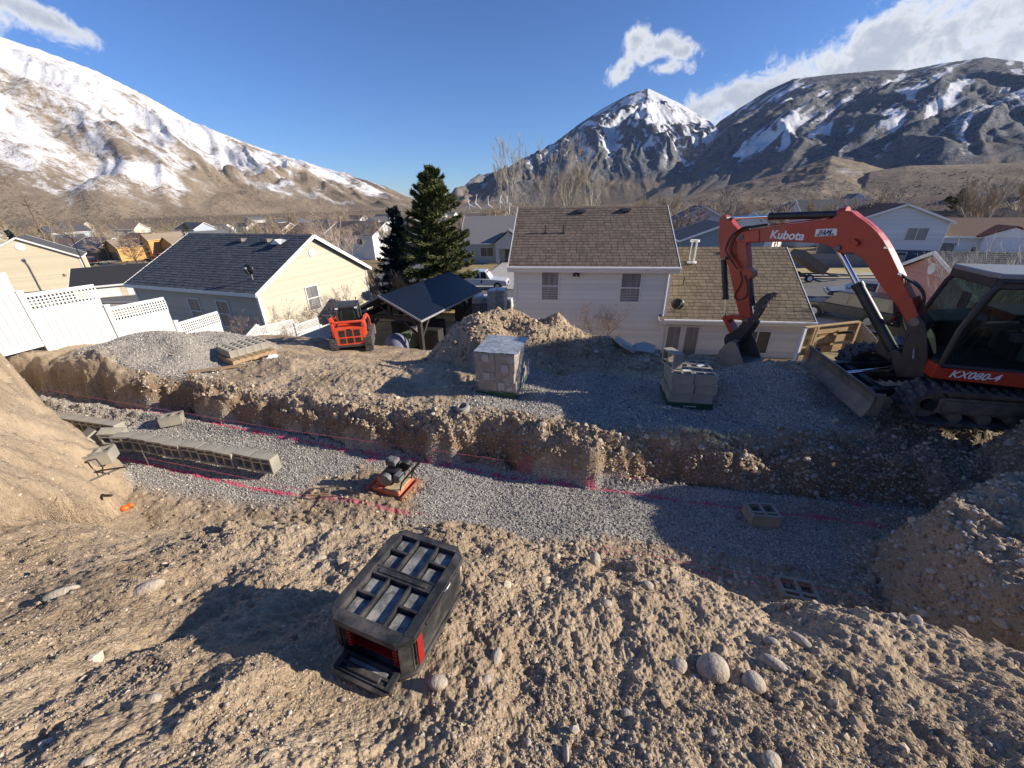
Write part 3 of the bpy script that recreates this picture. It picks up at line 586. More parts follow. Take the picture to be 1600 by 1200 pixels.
def text_obj(name, body, size, Mx, mat, parent, shear=0.0, ext=.0015, bold=0.0):
    cu = bpy.data.curves.new(name, 'FONT'); cu.body = body; cu.size = size; cu.shear = shear; cu.extrude = ext; cu.align_x = 'LEFT'; cu.offset = bold
    cu.materials.append(mat); o = bpy.data.objects.new(name, cu); COL.objects.link(o)
    bpy.context.view_layer.update(); me = bpy.data.meshes.new_from_object(o.evaluated_get(bpy.context.evaluated_depsgraph_get())); bpy.data.objects.remove(o)
    o = bpy.data.objects.new(name, me); COL.objects.link(o); o.parent = parent; o.matrix_local = Mx; return o
# ---------------------------------------------------------------- excavator
EXC = Vector((7.86, 6.10, -3.30)); HT, HB = R_(167), R_(160)
ex = thing('excavator', 'orange mini excavator with black glazed cab parked on the far bench', 'excavator', EXC)
def frame(h):      # heading frame: X forward, Y left, Z up
    return Matrix.Rotation(h, 4, 'Z')
# undercarriage
def track(sy):
    L, Hh, Wd = 2.86, .62, .45; r = Hh / 2; y0 = sy * .90
    tr = bpy.data.objects.new('track', None); COL.objects.link(tr); tr.parent = ex; tr.matrix_local = frame(HT)
    def path(k):         # k in 0..1 round the belt
        per = 2 * (L - 2 * r) + 2 * math.pi * r; d_ = k * per; a = L - 2 * r
        if d_ < a: return (-a / 2 + d_, Hh, 0)
        d_ -= a
        if d_ < math.pi * r: t = d_ / r; return (a / 2 + r * math.sin(t), r + r * math.cos(t), t)
        d_ -= math.pi * r
        if d_ < a: return (a / 2 - d_, 0, math.pi)
        d_ -= a; t = d_ / r; return (-a / 2 - r * math.sin(t), r - r * math.cos(t), math.pi + t)
    n = 84; outer = [path(i / n) for i in range(n)]; m = MB(); vs = []
    for x, z, t in outer:
        sg = -.035 * math.sin(math.pi * (x + L / 2) / L) ** 4 if z > Hh * .8 else 0
        nx, nz = math.sin(t), math.cos(t)
        for off, yy in ((-.02, y0 - Wd / 2), (-.02, y0 + Wd / 2), (-.055, y0 + Wd / 2), (-.055, y0 - Wd / 2)): vs.append((x + nx * off, yy, z + nz * off + sg))
    fs = []
    for i in range(n):
        j = (i + 1) % n
        for q in range(4): fs.append((i * 4 + q, i * 4 + (q + 1) % 4, j * 4 + (q + 1) % 4, j * 4 + q))
    m.add(vs, fs).build('belt', M_RUB, tr, smooth=False)
    lug = MB().prism([(-.032, -.03), (.032, -.03), (.022, .022), (-.022, .022)], lambda u, v, k: Vector((u + (.02 if k else -.02), (k - .5) * .215, v)))
    lme = lug.mesh('lug', M_RUB)
    N = 42
    for i in range(N):
        x, z, t = path((i + .25) / N); sg = -.035 * math.sin(math.pi * (x + L / 2) / L) ** 4 if z > Hh * .8 else 0
        for q, yy in enumerate((-.112, .112)):
            x2, z2, t2 = path(((i + .25 + .5 * q) / N) % 1)
            o = bpy.data.objects.new('lug', lme); COL.objects.link(o); o.parent = tr
            o.matrix_local = Matrix.Translation((x2, y0 + yy, z2 + sg)) @ Matrix.Rotation(t2, 4, 'Y')
    f = MB(); f.b2((-1.02, y0 - .12, .17), (1.02, y0 + .12, .44)); f.b2((-.95, y0 - .155, .22), (.95, y0 + .155, .40)); f.bar((-.9, y0, .45), (.9, y0, .47), .12, .06)
    f.build('roller_frame', M_STL, tr, bevel=.012)
    for x in (1.13, -1.13): ring((x, y0, .31), (0, 1, 0), .235, .16).build('idler' if x > 0 else 'sprocket', M_STL, tr); ring((x, y0, .31), (0, 1, 0), .09, .30).build('hub', M_BLK, tr)
    for x in (-.75, -.38, 0, .38, .75): ring((x, y0, .13), (0, 1, 0), .085, .34, 14).build('roller', M_STL, tr)
    for x in (-.3, .35): ring((x, y0, .50), (0, 1, 0), .05, .2, 12).build('roller', M_STL, tr)
for sy in (-1, 1): track(sy)
uc = MB(); uc.b2((-.75, -.70, .26), (.75, .70, .52)); uc.b2((-.35, -.95, .28), (.35, .95, .46)); uc.tube([(0, 0, .5), (0, 0, .78)], .42, 24)
o = uc.build('undercarriage', M_BLK, ex, bevel=.02); o.matrix_local = frame(HT)
bl = MB(); prof = [(.03, -.24), (.0, -.12), (-.035, 0), (-.03, .12), (.02, .24), (.045, .24), (-.002, .12), (-.008, 0), (.022, -.12), (.05, -.24)]
bl.prism(prof, lambda u, v, k: Vector((1.93 + u * 1.6, (k - .5) * 2.2, .27 + v)))
bl.b2((1.78, -1.1, .08), (1.94, -1.06, .46)); bl.b2((1.78, 1.06, .08), (1.94, 1.1, .46)); bl.b2((1.84, -1.0, .22), (1.90, 1.0, .34))
o = bl.build('dozer_blade', M_STL, ex, bevel=.006); o.matrix_local = frame(HT)
ba = MB(); ba.bar((.6, -.52, .38), (1.86, -.62, .27), .13, .15); ba.bar((.6, .52, .38), (1.86, .62, .27), .13, .15); ba.b2((1.45, -.62, .24), (1.58, .62, .34))
o = ba.build('blade_arm', M_BLK, ex, bevel=.01); o.matrix_local = frame(HT)
bc = MB().tube([(.35, 0, .62), (1.15, 0, .50)], .075, 14); o = bc.build('blade_cylinder', M_BLK, ex, smooth=True); o.matrix_local = frame(HT)
bc = MB().tube([(1.15, 0, .50), (1.82, 0, .36)], .035, 12); o = bc.build('cylinder_rod', M_CHR, ex, smooth=True); o.matrix_local = frame(HT)
# upper structure (X forward, Y left)
FB = frame(HB)
def up(m, n, mat, bev=0.0, smooth=False, parent=None):
    o = m.build(n, mat, parent or ex, bevel=bev, smooth=smooth)
    if parent is None: o.matrix_local = FB
    return o
deck = [(1.04, 1.03), (1.04, .15), (.95, -.25), (.75, -1.0), (-.2, -1.08), (-.85, -.95), (-1.28, -.4), (-1.32, .2), (-1.15, .75), (-.7, 1.07)]
up(MB().prism(deck, lambda u, v, k: Vector((u * .97, v * .97, .76 + .06 * k))), 'deck_plate', M_BLK, .01)
sk = [(1.07, 1.06), (-.72, 1.10), (-.72, .80), (1.07, .80)]
up(MB().prism(sk, lambda u, v, k: Vector((u, v, (.72 if u > 0 else .70) + (.225 if k else 0)))), 'side_skirt', M_ORG, .012)
up(MB().prism([(1.065, 1.04), (1.065, .16), (1.0, .16), (1.0, 1.04)], lambda u, v, k: Vector((u + .01, v, .74 + .20 * k))), 'front_skirt', M_ORG, .01)
hood = [(-.70, 1.08), (-1.12, .80), (-1.30, .25), (-1.28, -.35), (-.9, -.95), (-.25, -1.06), (-.25, -.1), (-.66, -.1), (-.66, 1.08)]
up(MB().prism(hood, lambda u, v, k: Vector((u * (1 - .03 * k), v * (1 - .02 * k), .80 + (.72 if k else 0)))), 'engine_hood', M_ORG, .05)
up(MB().prism([(.82, -.22), (.72, -.98), (-.22, -1.05), (-.25, -.12)], lambda u, v, k: Vector((u, v, .82 + (.60 - .12 * (u > .3) if k else 0)))), 'side_hood', M_BLK, .05)
cab_ = bpy.data.objects.new('cab', None); COL.objects.link(cab_); cab_.parent = ex; cab_.matrix_local = FB
def cb(m, n, mat, bev=0.0, smooth=False): return m.build(n, mat, cab_, bevel=bev, smooth=smooth)
x0, x1, y0, y1, zb, zt = -.66, 1.02, .06, 1.04, .93, 2.24
fr = MB()
for yy in (y0, y1):
    fr.tube([(x1, yy, zb), (x1 - .02, yy, 1.50), (x1 - .15, yy, 2.05), (x1 - .24, yy, zt - .03)], .036, 8)
    fr.tube([(x0, yy, zb), (x0, yy, zt - .05)], .04, 8)
    fr.tube([(x0 + .02, yy, zt - .04), (x1 - .22, yy, zt - .04)], .04, 8)
    fr.tube([(x0, yy, zb), (x1, yy, zb)], .04, 8)
fr.tube([(x1, y0, zb + .02), (x1, y1, zb + .02)], .035, 8); fr.tube([(x1 - .24, y0, zt - .04), (x1 - .24, y1, zt - .04)], .04, 8); fr.tube([(x0, y0, zt - .04), (x0, y1, zt - .04)], .04, 8)
fr.tube([(-.12, y1 + .01, zb + .02), (-.10, y1 + .01, zt - .05)], .034, 8); fr.b2((x0 - .02, y0, zb), (x0 + .03, y1, 1.55))
fr.tube([(x1 - .13, y1 - .10, zb + .05), (x1 - .14, y1 - .10, 1.55), (x1 - .26, y1 - .1, 2.05), (x1 - .34, y1 - .10, zt - .06)], .028, 8)
cb(fr, 'cab_frame', M_BLK, 0, True)
rf = MB().prism([(x0 - .05, y0 - .03), (x1 - .16, y0 - .03), (x1 - .13, y0 + .1), (x1 - .13, y1 - .1), (x1 - .16, y1 + .03), (x0 - .05, y1 + .03)], lambda u, v, k: Vector((u, v, zt - .01 + .075 * k)))
cb(rf, 'cab_roof', pbr('grey cab roof', (.20, .205, .215), .35, var=.08), .02)
cb(MB().b2((x0 - .03, y1 - .04, zt - .15), (x1 - .17, y1 + .02, zt - .005)).b2((x0 - .03, y0 - .02, zt - .15), (x1 - .17, y0 + .04, zt - .005)).b2((x1 - .22, y0, zt - .13), (x1 - .14, y1, zt + .01)), 'roof_rail', M_BLK, .02)
gl = MB(); gl.quad((x1 - .005, y0, zb + .02), (x1 - .005, y1, zb + .02), (x1 - .02, y1, 1.55), (x1 - .02, y0, 1.55)); gl.quad((x1 - .02, y0, 1.55), (x1 - .02, y1, 1.55), (x1 - .15, y1, 2.05), (x1 - .15, y0, 2.05)); gl.quad((x1 - .15, y0, 2.05), (x1 - .15, y1, 2.05), (x1 - .24, y1, zt - .05), (x1 - .24, y0, zt - .05))
cb(gl, 'windscreen', M_GLS)
def side_glass(yy, a, b, nm):
    g_ = MB(); xs = [a, b] if b < .9 else [a, b]
    if b > .9: pts = [(a, yy, zb + .04), (b - .03, yy, zb + .04), (b - .05, yy, 1.55), (b - .18, yy, 2.05), (b - .27, yy, zt - .07), (a, yy, zt - .07)]
    else: pts = [(a, yy, zb + .04), (b, yy, zb + .04), (b, yy, zt - .07), (a, yy, zt - .07)]
    g_.add(pts, [tuple(range(len(pts)))]); cb(g_, nm, M_GLS)
side_glass(y1 + .004, -.08, x1, 'door_glass'); side_glass(y1 + .004, x0 + .03, -.14, 'side_glass'); side_glass(y0, x0 + .03, x1, 'side_glass')
cb(MB().add([(x0, y0, 1.55), (x0, y1, 1.55), (x0, y1, zt - .06), (x0, y0, zt - .06)], [(0, 1, 2, 3)]), 'rear_glass', M_GLS)
cb(MB().b2((x0, y0, .93), (x1 - .02, y1 - .02, .97)), 'cab_floor', M_SEAT)
se = MB(); se.box((-.12, .52, 1.30), (.46, .46, .14)); se.box((-.38, .52, 1.66), (.13, .44, .66), M=Matrix.Rotation(-.12, 3, 'Y')); se.box((-.44, .52, 2.06), (.1, .26, .2)); se.box((-.12, .52, 1.1), (.36, .34, .28))
cb(se, 'seat', M_SEAT, .04)
for yy in (.22, .84):
    c_ = MB(); c_.box((.02, yy, 1.40), (.50, .15, .13), M=Matrix.Rotation(.12, 3, 'Y')); c_.box((-.05, yy, 1.2), (.26, .12, .34)); cb(c_, 'armrest_console', M_GRY, .03)
    cb(MB().tube([(.22, yy, 1.46), (.27, yy, 1.66)], [.016, .026], 8), 'joystick', M_BLK, 0, True)
for yy in (.42, .62): cb(MB().tube([(.55, yy, .98), (.50, yy, 1.20), (.44, yy, 1.42)], .014, 6), 'travel_lever', M_BLK, 0, True)
cb(MB().box((.14, .84, 1.485), (.08, .11, .006), M=Matrix.Rotation(.12, 3, 'Y')), 'label', M_WHT)
cb(MB().tube([(x1 + .0, y1 - .02, 1.9), (x1 + .13, y1 + .10, 1.95)], .010, 6).box((x1 + .15, y1 + .12, 1.95), (.04, .14, .22)), 'mirror', M_BLK, .008)
cb(MB().tube([(x1 + .02, .3, 1.1), (x1 + .02, .62, 1.46)], .008, 5), 'wiper', M_BLK)
# lettering on the skirt
Mt = FB @ Matrix.Translation((.90, 1.088, .775)) @ Matrix.Rotation(R_(180), 4, 'Z') @ Matrix.Rotation(R_(90), 4, 'X')
text_obj('model_lettering', 'KX080-4', .155, Mt, M_WHT, ex, .30, .002, .003)
# swing post and boom: drawn in the boom's own vertical plane
BF = at_y(1428, 503, 6.1); BP = at_y(1158, 370, 9.0); bd = Vector((BP.x - BF.x, BP.y - BF.y, 0)).normalized(); bn_ = Vector((bd.y, -bd.x, 0))
if bn_.dot(-BF) < 0: bn_ = -bn_                    # points to the camera side
def bp(px, py, off=0.0):
    r = Vector(ray(px, py)); q = BF + bn_ * off; return r * (q.dot(bn_) / r.dot(bn_))
def plate(pts, off, th, mb=None):                   # outline on the near face, thickness away from the camera
    mb = mb or MB(); return mb.prism(pts, lambda u, v, k: bp(u, v, off) - bn_ * th * k - EXC)
def P(px, py, off=0.0): return bp(px, py, off) - EXC
BOOM = [(1149, 366), (1151, 361), (1158, 358), (1172, 357), (1187, 356), (1217, 352), (1260, 347), (1300, 341), (1308, 336), (1315, 330), (1323, 329), (1331, 331), (1339, 338), (1350, 345), (1361, 354), (1371, 364), (1380, 376), (1387, 388), (1393, 400), (1407, 430), (1420, 460), (1434, 490), (1437, 499), (1435, 507), (1429, 511), (1422, 510), (1414, 500), (1400, 477), (1375, 445), (1355, 415), (1347, 404), (1338, 398), (1328, 394), (1317, 396), (1309, 395), (1298, 386), (1285, 381), (1262, 379), (1240, 378), (1200, 378), (1165, 380), (1153, 378)]
plate(BOOM, .13, .21).build('boom', M_ORG, ex, bevel=.012)
ARM = [(1124, 342), (1127, 337), (1132, 336), (1138, 341), (1147, 352), (1158, 364), (1165, 378), (1167, 400), (1168, 419), (1175, 424), (1176, 431), (1169, 437), (1170, 460), (1173, 495), (1171, 505), (1165, 508), (1160, 505), (1154, 490), (1145, 450), (1138, 417), (1134, 407), (1125, 403), (1123, 370)]
plate(ARM, .09, .18).build('arm', M_ORG, ex, bevel=.01)
plate([(1148, 364), (1170, 360), (1186, 359), (1186, 377), (1166, 378), (1150, 377)], .15, .30).build('boom_end_plate', M_ORG, ex, bevel=.008)
plate([(1400, 474), (1424, 464), (1436, 496), (1435, 507), (1429, 510), (1422, 509), (1414, 500)], .155, .31).build('boom_foot', M_ORG, ex, bevel=.01)
for px, py, r, n_ in ((1157, 371, .055, 'pin'), (1428, 503, .065, 'pin'), (1307, 388, .05, 'pin'), (1133, 341, .035, 'pin'), (1166, 500, .045, 'pin'), (1131, 404, .035, 'pin')):
    a = P(px, py, .17); MB().tube([a, a - bn_ * .34], r, 16).build(n_, M_STL, ex, smooth=True)
# cylinders
def cyl(a, b, c, rb, rr, off=0.0, nm='cylinder'):
    a, b, c = P(*a, off), P(*b, off), P(*c, off); q = a + (b - a) * .985
    m = MB().tube([a, q], rb, 16); m.tube([a + (b - a) * .93, b], rb * 1.12, 16); m.build(nm, M_BLK, ex, smooth=True)
    MB().tube([b, c], rr, 12).build('cylinder_rod', M_CHR, ex, smooth=True)
cyl((1316, 335), (1203, 338), (1133, 341), .068, .032, 0, 'arm_cylinder')
cyl((1131, 405), (1134, 468), (1132, 497), .062, .030, 0, 'bucket_cylinder')
cyl((1396, 548), (1339, 443), (1311, 391), .082, .045, 0, 'boom_cylinder')
MB().tube([P(1312, 334), P(1325, 332)], .10, 12).build('cylinder_mount', M_ORG, ex)
# linkage
plate([(1129, 494), (1134, 493), (1148, 492), (1160, 494), (1166, 500), (1163, 505), (1158, 500), (1146, 498), (1135, 501), (1129, 500)], .12, .24).build('rocker_link', M_ORG, ex, bevel=.006)
plate([(1127, 497), (1133, 495), (1140, 505), (1147, 519), (1143, 524), (1138, 518), (1131, 503)], .10, .20).build('bucket_link', M_ORG, ex, bevel=.006)
# coupler, thumb and bucket
plate([(1131, 530), (1134, 523), (1143, 519), (1152, 513), (1160, 503), (1170, 499), (1176, 505), (1170, 516), (1158, 530), (1146, 538), (1132, 542)], .14, .28).build('quick_coupler', M_BLK, ex, bevel=.008)
for off in (.20, -.14):
    TH = [(1160, 512), (1172, 500), (1178, 488), (1181, 474), (1188, 466), (1198, 459), (1208, 457), (1214, 458), (1210, 462), (1204, 466), (1197, 474), (1192, 486), (1184, 498), (1174, 510), (1166, 520)]
    plate(TH, off, .05).build('thumb_tine', M_BLK, ex, bevel=.004)
tm = MB()
for px, py in ((1207, 461), (1199, 468), (1193, 479), (1186, 490), (1178, 501)): tm.tube([P(px, py, .20), P(px, py, -.19)], .022, 8)
for px, py in ((1211, 460), (1206, 464), (1201, 469), (1197, 475)): tm.tube([P(px, py, .2), P(px + 1.5, py + 5, .2)], [.03, .006], 4)
tm.build('thumb_crossbar', M_BUCK, ex)
cyl((1171, 437), (1176, 478), (1178, 492), .055, .026, 0, 'thumb_cylinder')
BK = [(1148, 536), (1140, 534), (1131, 540), (1124, 548), (1119, 559), (1121, 567), (1133, 571), (1148, 574), (1163, 577)]
bk = MB(); WB = .98; of = .40; wv = Vector((.76, .65, 0))
P2 = [(P(x, y, of), P(x, y, of) + wv * WB) for x, y in BK]; th = .03
cen = sum((a for a, b in P2), Vector()) / len(P2); inn = [(a + (cen - a).normalized() * th, b + ((cen + wv * WB) - b).normalized() * th) for a, b in P2]
n = len(BK); vs = [q for pr in P2 for q in pr] + [q for pr in inn for q in pr]; fs = []
for i in range(n - 1):
    fs.append((2 * i, 2 * i + 1, 2 * i + 3, 2 * i + 2)); o_ = 2 * n; fs.append((o_ + 2 * i, o_ + 2 * i + 2, o_ + 2 * i + 3, o_ + 2 * i + 1))
    fs.append((2 * i, 2 * i + 2, o_ + 2 * i + 2, o_ + 2 * i)); fs.append((2 * i + 1, o_ + 2 * i + 1, o_ + 2 * i + 3, 2 * i + 3))
fs += [(0, 2 * n, 2 * n + 1, 1), (2 * n - 2, 2 * n - 1, 4 * n - 1, 4 * n - 2)]
bo = MB().add(vs, fs).build('bucket', M_BUCK, ex)
SP = BK + [(1159, 562), (1154, 548)]
plate(SP, of + .012, .025).build('side_plate', M_BUCK, bo, bevel=.004); MB().prism(SP, lambda u, v, k: P(u, v, of) + wv * (WB - .012 + .025 * k)).build('side_plate', M_BUCK, bo, bevel=.004)
MB().bar(P(1163, 577, of + .03), P(1163, 577, of) + wv * (WB + .03), .12, .035, up=Vector((0, 0, 1))).build('cutting_edge', M_STL, bo)
plate([(1131, 541), (1140, 533), (1150, 536), (1153, 545), (1140, 546)], .17, .06).build('bucket_ear', M_BLK, bo); plate([(1131, 541), (1140, 533), (1150, 536), (1153, 545), (1140, 546)], -.11, .06).build('bucket_ear', M_BLK, bo)
# swing post
sw = MB(); plate([(1420, 500), (1436, 492), (1446, 505), (1449, 530), (1450, 560), (1445, 590), (1400, 590), (1390, 560), (1394, 548), (1400, 545), (1408, 552), (1414, 520)], .16, .32, sw)
sw.build('swing_post', M_BLK, ex, bevel=.02)
sb = MB(); sb.b2((.9, -.30, .66), (1.28, .28, .98)); up(sb, 'swing_bracket', M_BLK, .03)
lb = MB(); lb.bar(P(1428, 545, .20), P(1427, 560, .20), .05, .002); lb.build('warning_label', M_WHT, ex)
# hoses and lines
def hose(pts, off, r=.016, nm='hose'):
    q = [P(x, y, off) for x, y in pts]; out = []
    for i in range(len(q) - 1):
        a = q[max(i - 1, 0)]; b = q[i]; c = q[i + 1]; d_ = q[min(i + 2, len(q) - 1)]
        for k in range(5):
            t = k / 5; out.append(.5 * ((2 * b) + (c - a) * t + (2 * a - 5 * b + 4 * c - d_) * t * t + (3 * b - a - 3 * c + d_) * t ** 3))
    out.append(q[-1]); MB().tube(out, r, 7).build(nm, M_HOSE, ex, smooth=True)
for j in range(3):
    hose([(1200, 352 - j), (1178, 355 - j), (1160, 358 - j), (1145, 366 + j), (1136, 380 + j * 2), (1134, 392), (1140, 404 - j), (1147, 413), (1152, 421)], .16 + .02 * j, .014)
hose([(1172, 358), (1156, 364), (1146, 378), (1144, 392), (1148, 402)], .15, .013); hose([(1156, 424), (1159, 438), (1154, 450), (1148, 462), (1152, 468), (1162, 466), (1168, 456), (1167, 442), (1163, 430)], .11, .010)
for j in range(3):
    hose([(1385, 390 + j), (1379, 374 + j), (1369, 360 + j), (1356, 348 + j), (1345, 341)], .05 - .05 * j, .016); hose([(1407, 428), (1417, 436 - j), (1433, 446 - j), (1443, 460 - j), (1443, 474 - j), (1436, 486 - j), (1434, 496)], .08 - .06 * j, .020)
for j in range(2): hose([(1386, 386), (1396, 406), (1407, 429)], .10 - .10 * j, .012, 'oil_line')
hose([(1436, 486), (1446, 492), (1445, 502), (1438, 508)], .12, .009); hose([(1410, 440), (1410, 500), (1422, 530)], -.10, .012)
for j in range(2):
    pts = [(1196, 354), (1240, 348.5), (1296, 341)]; MB().tube([P(x, y - 1, .06 - .1 * j) for x, y in pts], .012, 6).build('oil_line', M_ORG, ex)
MB().bar(P(1384, 387, .15), P(1384, 387, -.15), .05, .03).build('hose_clamp', M_CHR, ex); MB().bar(P(1406, 428, .15), P(1406, 428, -.15), .05, .03).build('hose_clamp', M_CHR, ex)
plate([(1328, 376), (1333, 373), (1341, 379), (1338, 385)], .20, .07).build('work_light', M_ORG, ex, bevel=.006)
# lettering and owner's sticker on the boom
def on_boom(px, py, px2, py2, off):
    a = P(px, py, off); b = P(px2, py2, off); X_ = (b - a).normalized(); Z_ = bn_; Y_ = Z_.cross(X_)
    return Matrix((X_, Y_, Z_)).transposed().to_4x4(), a, (b - a).length
Rm, a, L = on_boom(1202, 372, 1252, 375, .133)
t_ = text_obj('maker_lettering', 'Kubota', L * .355, Matrix.Translation(a) @ Rm, M_WHT, ex, .12, .002, .006)
plate([(1275, 358), (1308, 357), (1307, 368), (1273, 370)], .134, .003).build('owner_sticker', M_WHT, ex)
Rm, a, L = on_boom(1277, 366.5, 1306, 365, .137)
text_obj('sticker_lettering', 'B&M', L * .36, Matrix.Translation(a) @ Rm @ Matrix.Translation((.01, 0, 0)), M_NAVY, ex, .25, .0008, .0012)
Rm, a, L = on_boom(1275.5, 369.2, 1306, 367.8, .137); text_obj('sticker_number', '801.735.3878', L * .165, Matrix.Translation(a) @ Rm, M_NAVY, ex, 0, .0008, .0006)
# ---------------------------------------------------------------- buildings
def island(name, cols, rough=.9, bump=0.0):
    m = bpy.data.materials.new(name); m.use_nodes = True; T = NT(m.node_tree); b = T.n['Principled BSDF']; g = T.new('ShaderNodeNewGeometry')
    tcn = T.new('ShaderNodeTexCoord'); n = T.noise(tcn.outputs['Object'], 1.1, 5, .6); f_ = T.noise(tcn.outputs['Object'], 40, 2, .6)
    f = T.math('ADD', T.math('MULTIPLY', g.outputs['Random Per Island'], .6), T.math('ADD', T.math('MULTIPLY', n, .28), T.math('MULTIPLY', f_, .12)))
    T.put(b.inputs['Base Color'], T.ramp(f, [(.15, cols[0]), (.5, cols[1]), (.85, cols[2])])); b.inputs['Roughness'].default_value = rough; b.inputs['Specular IOR Level'].default_value = .2; return m
def sc(c, k): return tuple(v * k for v in c)
def shingle(name, c, d=.22): return island(name, [sc(c, 1 - d), c, sc(c, 1 + d)])
M_TRIM = pbr('white painted trim', (.74, .73, .70), .6, var=.05)
M_PANE = pbr('dark window pane', (.035, .045, .055), .08, var=.3, vscale=.8, spec=.8)
M_CURT = pbr('curtain behind glass', (.20, .195, .21), .25, var=.3, vscale=14, stretch=(1, 1, .08), spec=.8)
M_CONC = pbr('pale concrete', (.42, .40, .36), .9, var=.12, vscale=1.2, bump=.2)
M_ASPH = pbr('worn asphalt', (.135, .13, .125), .9, var=.14, vscale=.5, bump=.3)
M_ALU = pbr('galvanised metal', (.50, .50, .50), .4, .6, var=.1)
def house(name, label, org, yaw, Wd, D, h, rise, axis='x', over=.35, wall=(.5, .45, .35), roof=(.12, .11, .10), trim=None, wins=(), detail=1, group=None, vent=None, faces='frl', rowh=.125, lower=None, back_run=None, cat='house'):
    """local frame: X along the front, Y to the back, Z up; axis 'x' puts the eaves on front and back, 'y' the gable on the front"""
    if org[2] is None: org = (org[0], org[1], float(far_z(np.array([org[0]]), np.array([org[1]]))[0]) + .1)
    t = thing(name, label, cat, org, R_(yaw), group); mt = trim or M_TRIM; mw = island('lap siding', [sc(wall, .90), wall, sc(wall, 1.08)], .75)
    def F(face, u, z, o=0.0):        # point on a wall face, o metres proud
        return {'f': Vector((u, -o, z)), 'b': Vector((Wd - u, D + o, z)), 'l': Vector((-o, D - u, z)), 'r': Vector((Wd + o, u, z))}[face]
    def fl(face): return Wd if face in 'fb' else D
    def gab(face): return (face in 'lr') if axis == 'x' else (face in 'fb')
    wl = MB(); wl.b2((0, 0, -1.5), (Wd, D, h))
    pr = [(0, h), (.5, h + rise), (1, h)]
    if axis == 'x': wl.prism([(0, h), (D / 2, h + rise - .02), (D, h)], lambda u, v, k: Vector((k * Wd, u, v)))
    else: wl.prism([(0, h), (Wd / 2, h + rise - .02), (Wd, h)], lambda u, v, k: Vector((u, k * D, v)))
    wl.build('wall', mw, t)
    if detail:
        sd_ = MB()
        for fc in faces:
            L = fl(fc); top = h + (rise if gab(fc) else 0); z = 0.0
            while z < top - .02:
                z2 = min(z + rowh, top); a0 = 0 if z2 <= h else (z2 - h) / rise * L / 2
                if L - 2 * a0 > .05: sd_.add([F(fc, a0, z, .030), F(fc, L - a0, z, .030), F(fc, L - a0, z2, .004), F(fc, a0, z2, .004), F(fc, a0, z, 0), F(fc, L - a0, z, 0)], [(0, 1, 2, 3), (5, 1, 0, 4)])
                z = z2
        sd_.build('siding', mw, t)
        cbd = MB()
        for cx, cy in ((0, 0), (Wd, 0), (0, D), (Wd, D)): cbd.box((cx, cy, h / 2), (.14, .14, h))
        cbd.build('corner_board', mt, t)
    if lower:
        lz, lc = lower; MB().b2((-.03, -.035, -.6), (Wd + .03, D, lz)).build('lower_wall', pbr('lower siding', lc, .7), t)
    # roof: two slabs
    S_len = math.hypot((D if axis == 'x' else Wd) / 2, rise); half = (D if axis == 'x' else Wd) / 2; run = Wd if axis == 'x' else D; sl = rise / half
    mr = shingle('asphalt shingles', roof)
    for side in (0, 1):
        def Rp(a, s_, o):      # a along the ridge, s_ distance down from the ridge (horizontal), o offset along normal
            q = half - s_ if side == 0 else half + s_; z = h + rise - s_ * sl + o
            return Vector((a, q, z)) if axis == 'x' else Vector((q, a, z))
        m = MB(); e = half + over; a0, a1 = -over, run + over
        m.add([Rp(a0, 0, .02), Rp(a1, 0, .02), Rp(a1, e, .02), Rp(a0, e, .02), Rp(a0, 0, .14), Rp(a1, 0, .14), Rp(a1, e, .14), Rp(a0, e, .14)],
              [(0, 1, 2, 3), (7, 6, 5, 4), (0, 4, 5, 1), (1, 5, 6, 2), (2, 6, 7, 3), (3, 7, 4, 0)])
        ro = m.build('roof', mr, t)
        if detail > 1 and (side == 0 or axis == 'y'):
            sh = MB(); rr = random.Random(3); nrow = int(e / .19); rw = e / nrow
            for i in range(nrow):
                s0, s1 = i * rw, (i + 1) * rw; a = a0 + rr.uniform(-.3, 0)
                while a < a1:
                    w_ = rr.uniform(.26, .40); b_ = min(a + w_, a1); a_s = max(a, a0)
                    if b_ - a_s > .03:
                        o1 = .165 + rr.uniform(-.004, .008); g = .010
                        sh.add([Rp(a_s + g, s1, o1), Rp(b_ - g, s1, o1), Rp(b_ - g, s0, .148), Rp(a_s + g, s0, .148), Rp(a_s + g, s1, .14), Rp(b_ - g, s1, .14)], [(0, 1, 2, 3), (4, 5, 1, 0), (0, 3, 4), (1, 5, 2)])
                    a = a + w_
            sh.build('shingle_courses', mr, ro)['kind'] = 'stuff'
        f_ = MB(); f_.bar(Rp(a0 - .0, e + .015, .05), Rp(a1, e + .015, .05), .035, .19)
        for a in (a0 - .018, a1 + .018): f_.bar(Rp(a, -.0, .06), Rp(a, e, .06), .036, .20)
        f_.build('fascia', mt, t)
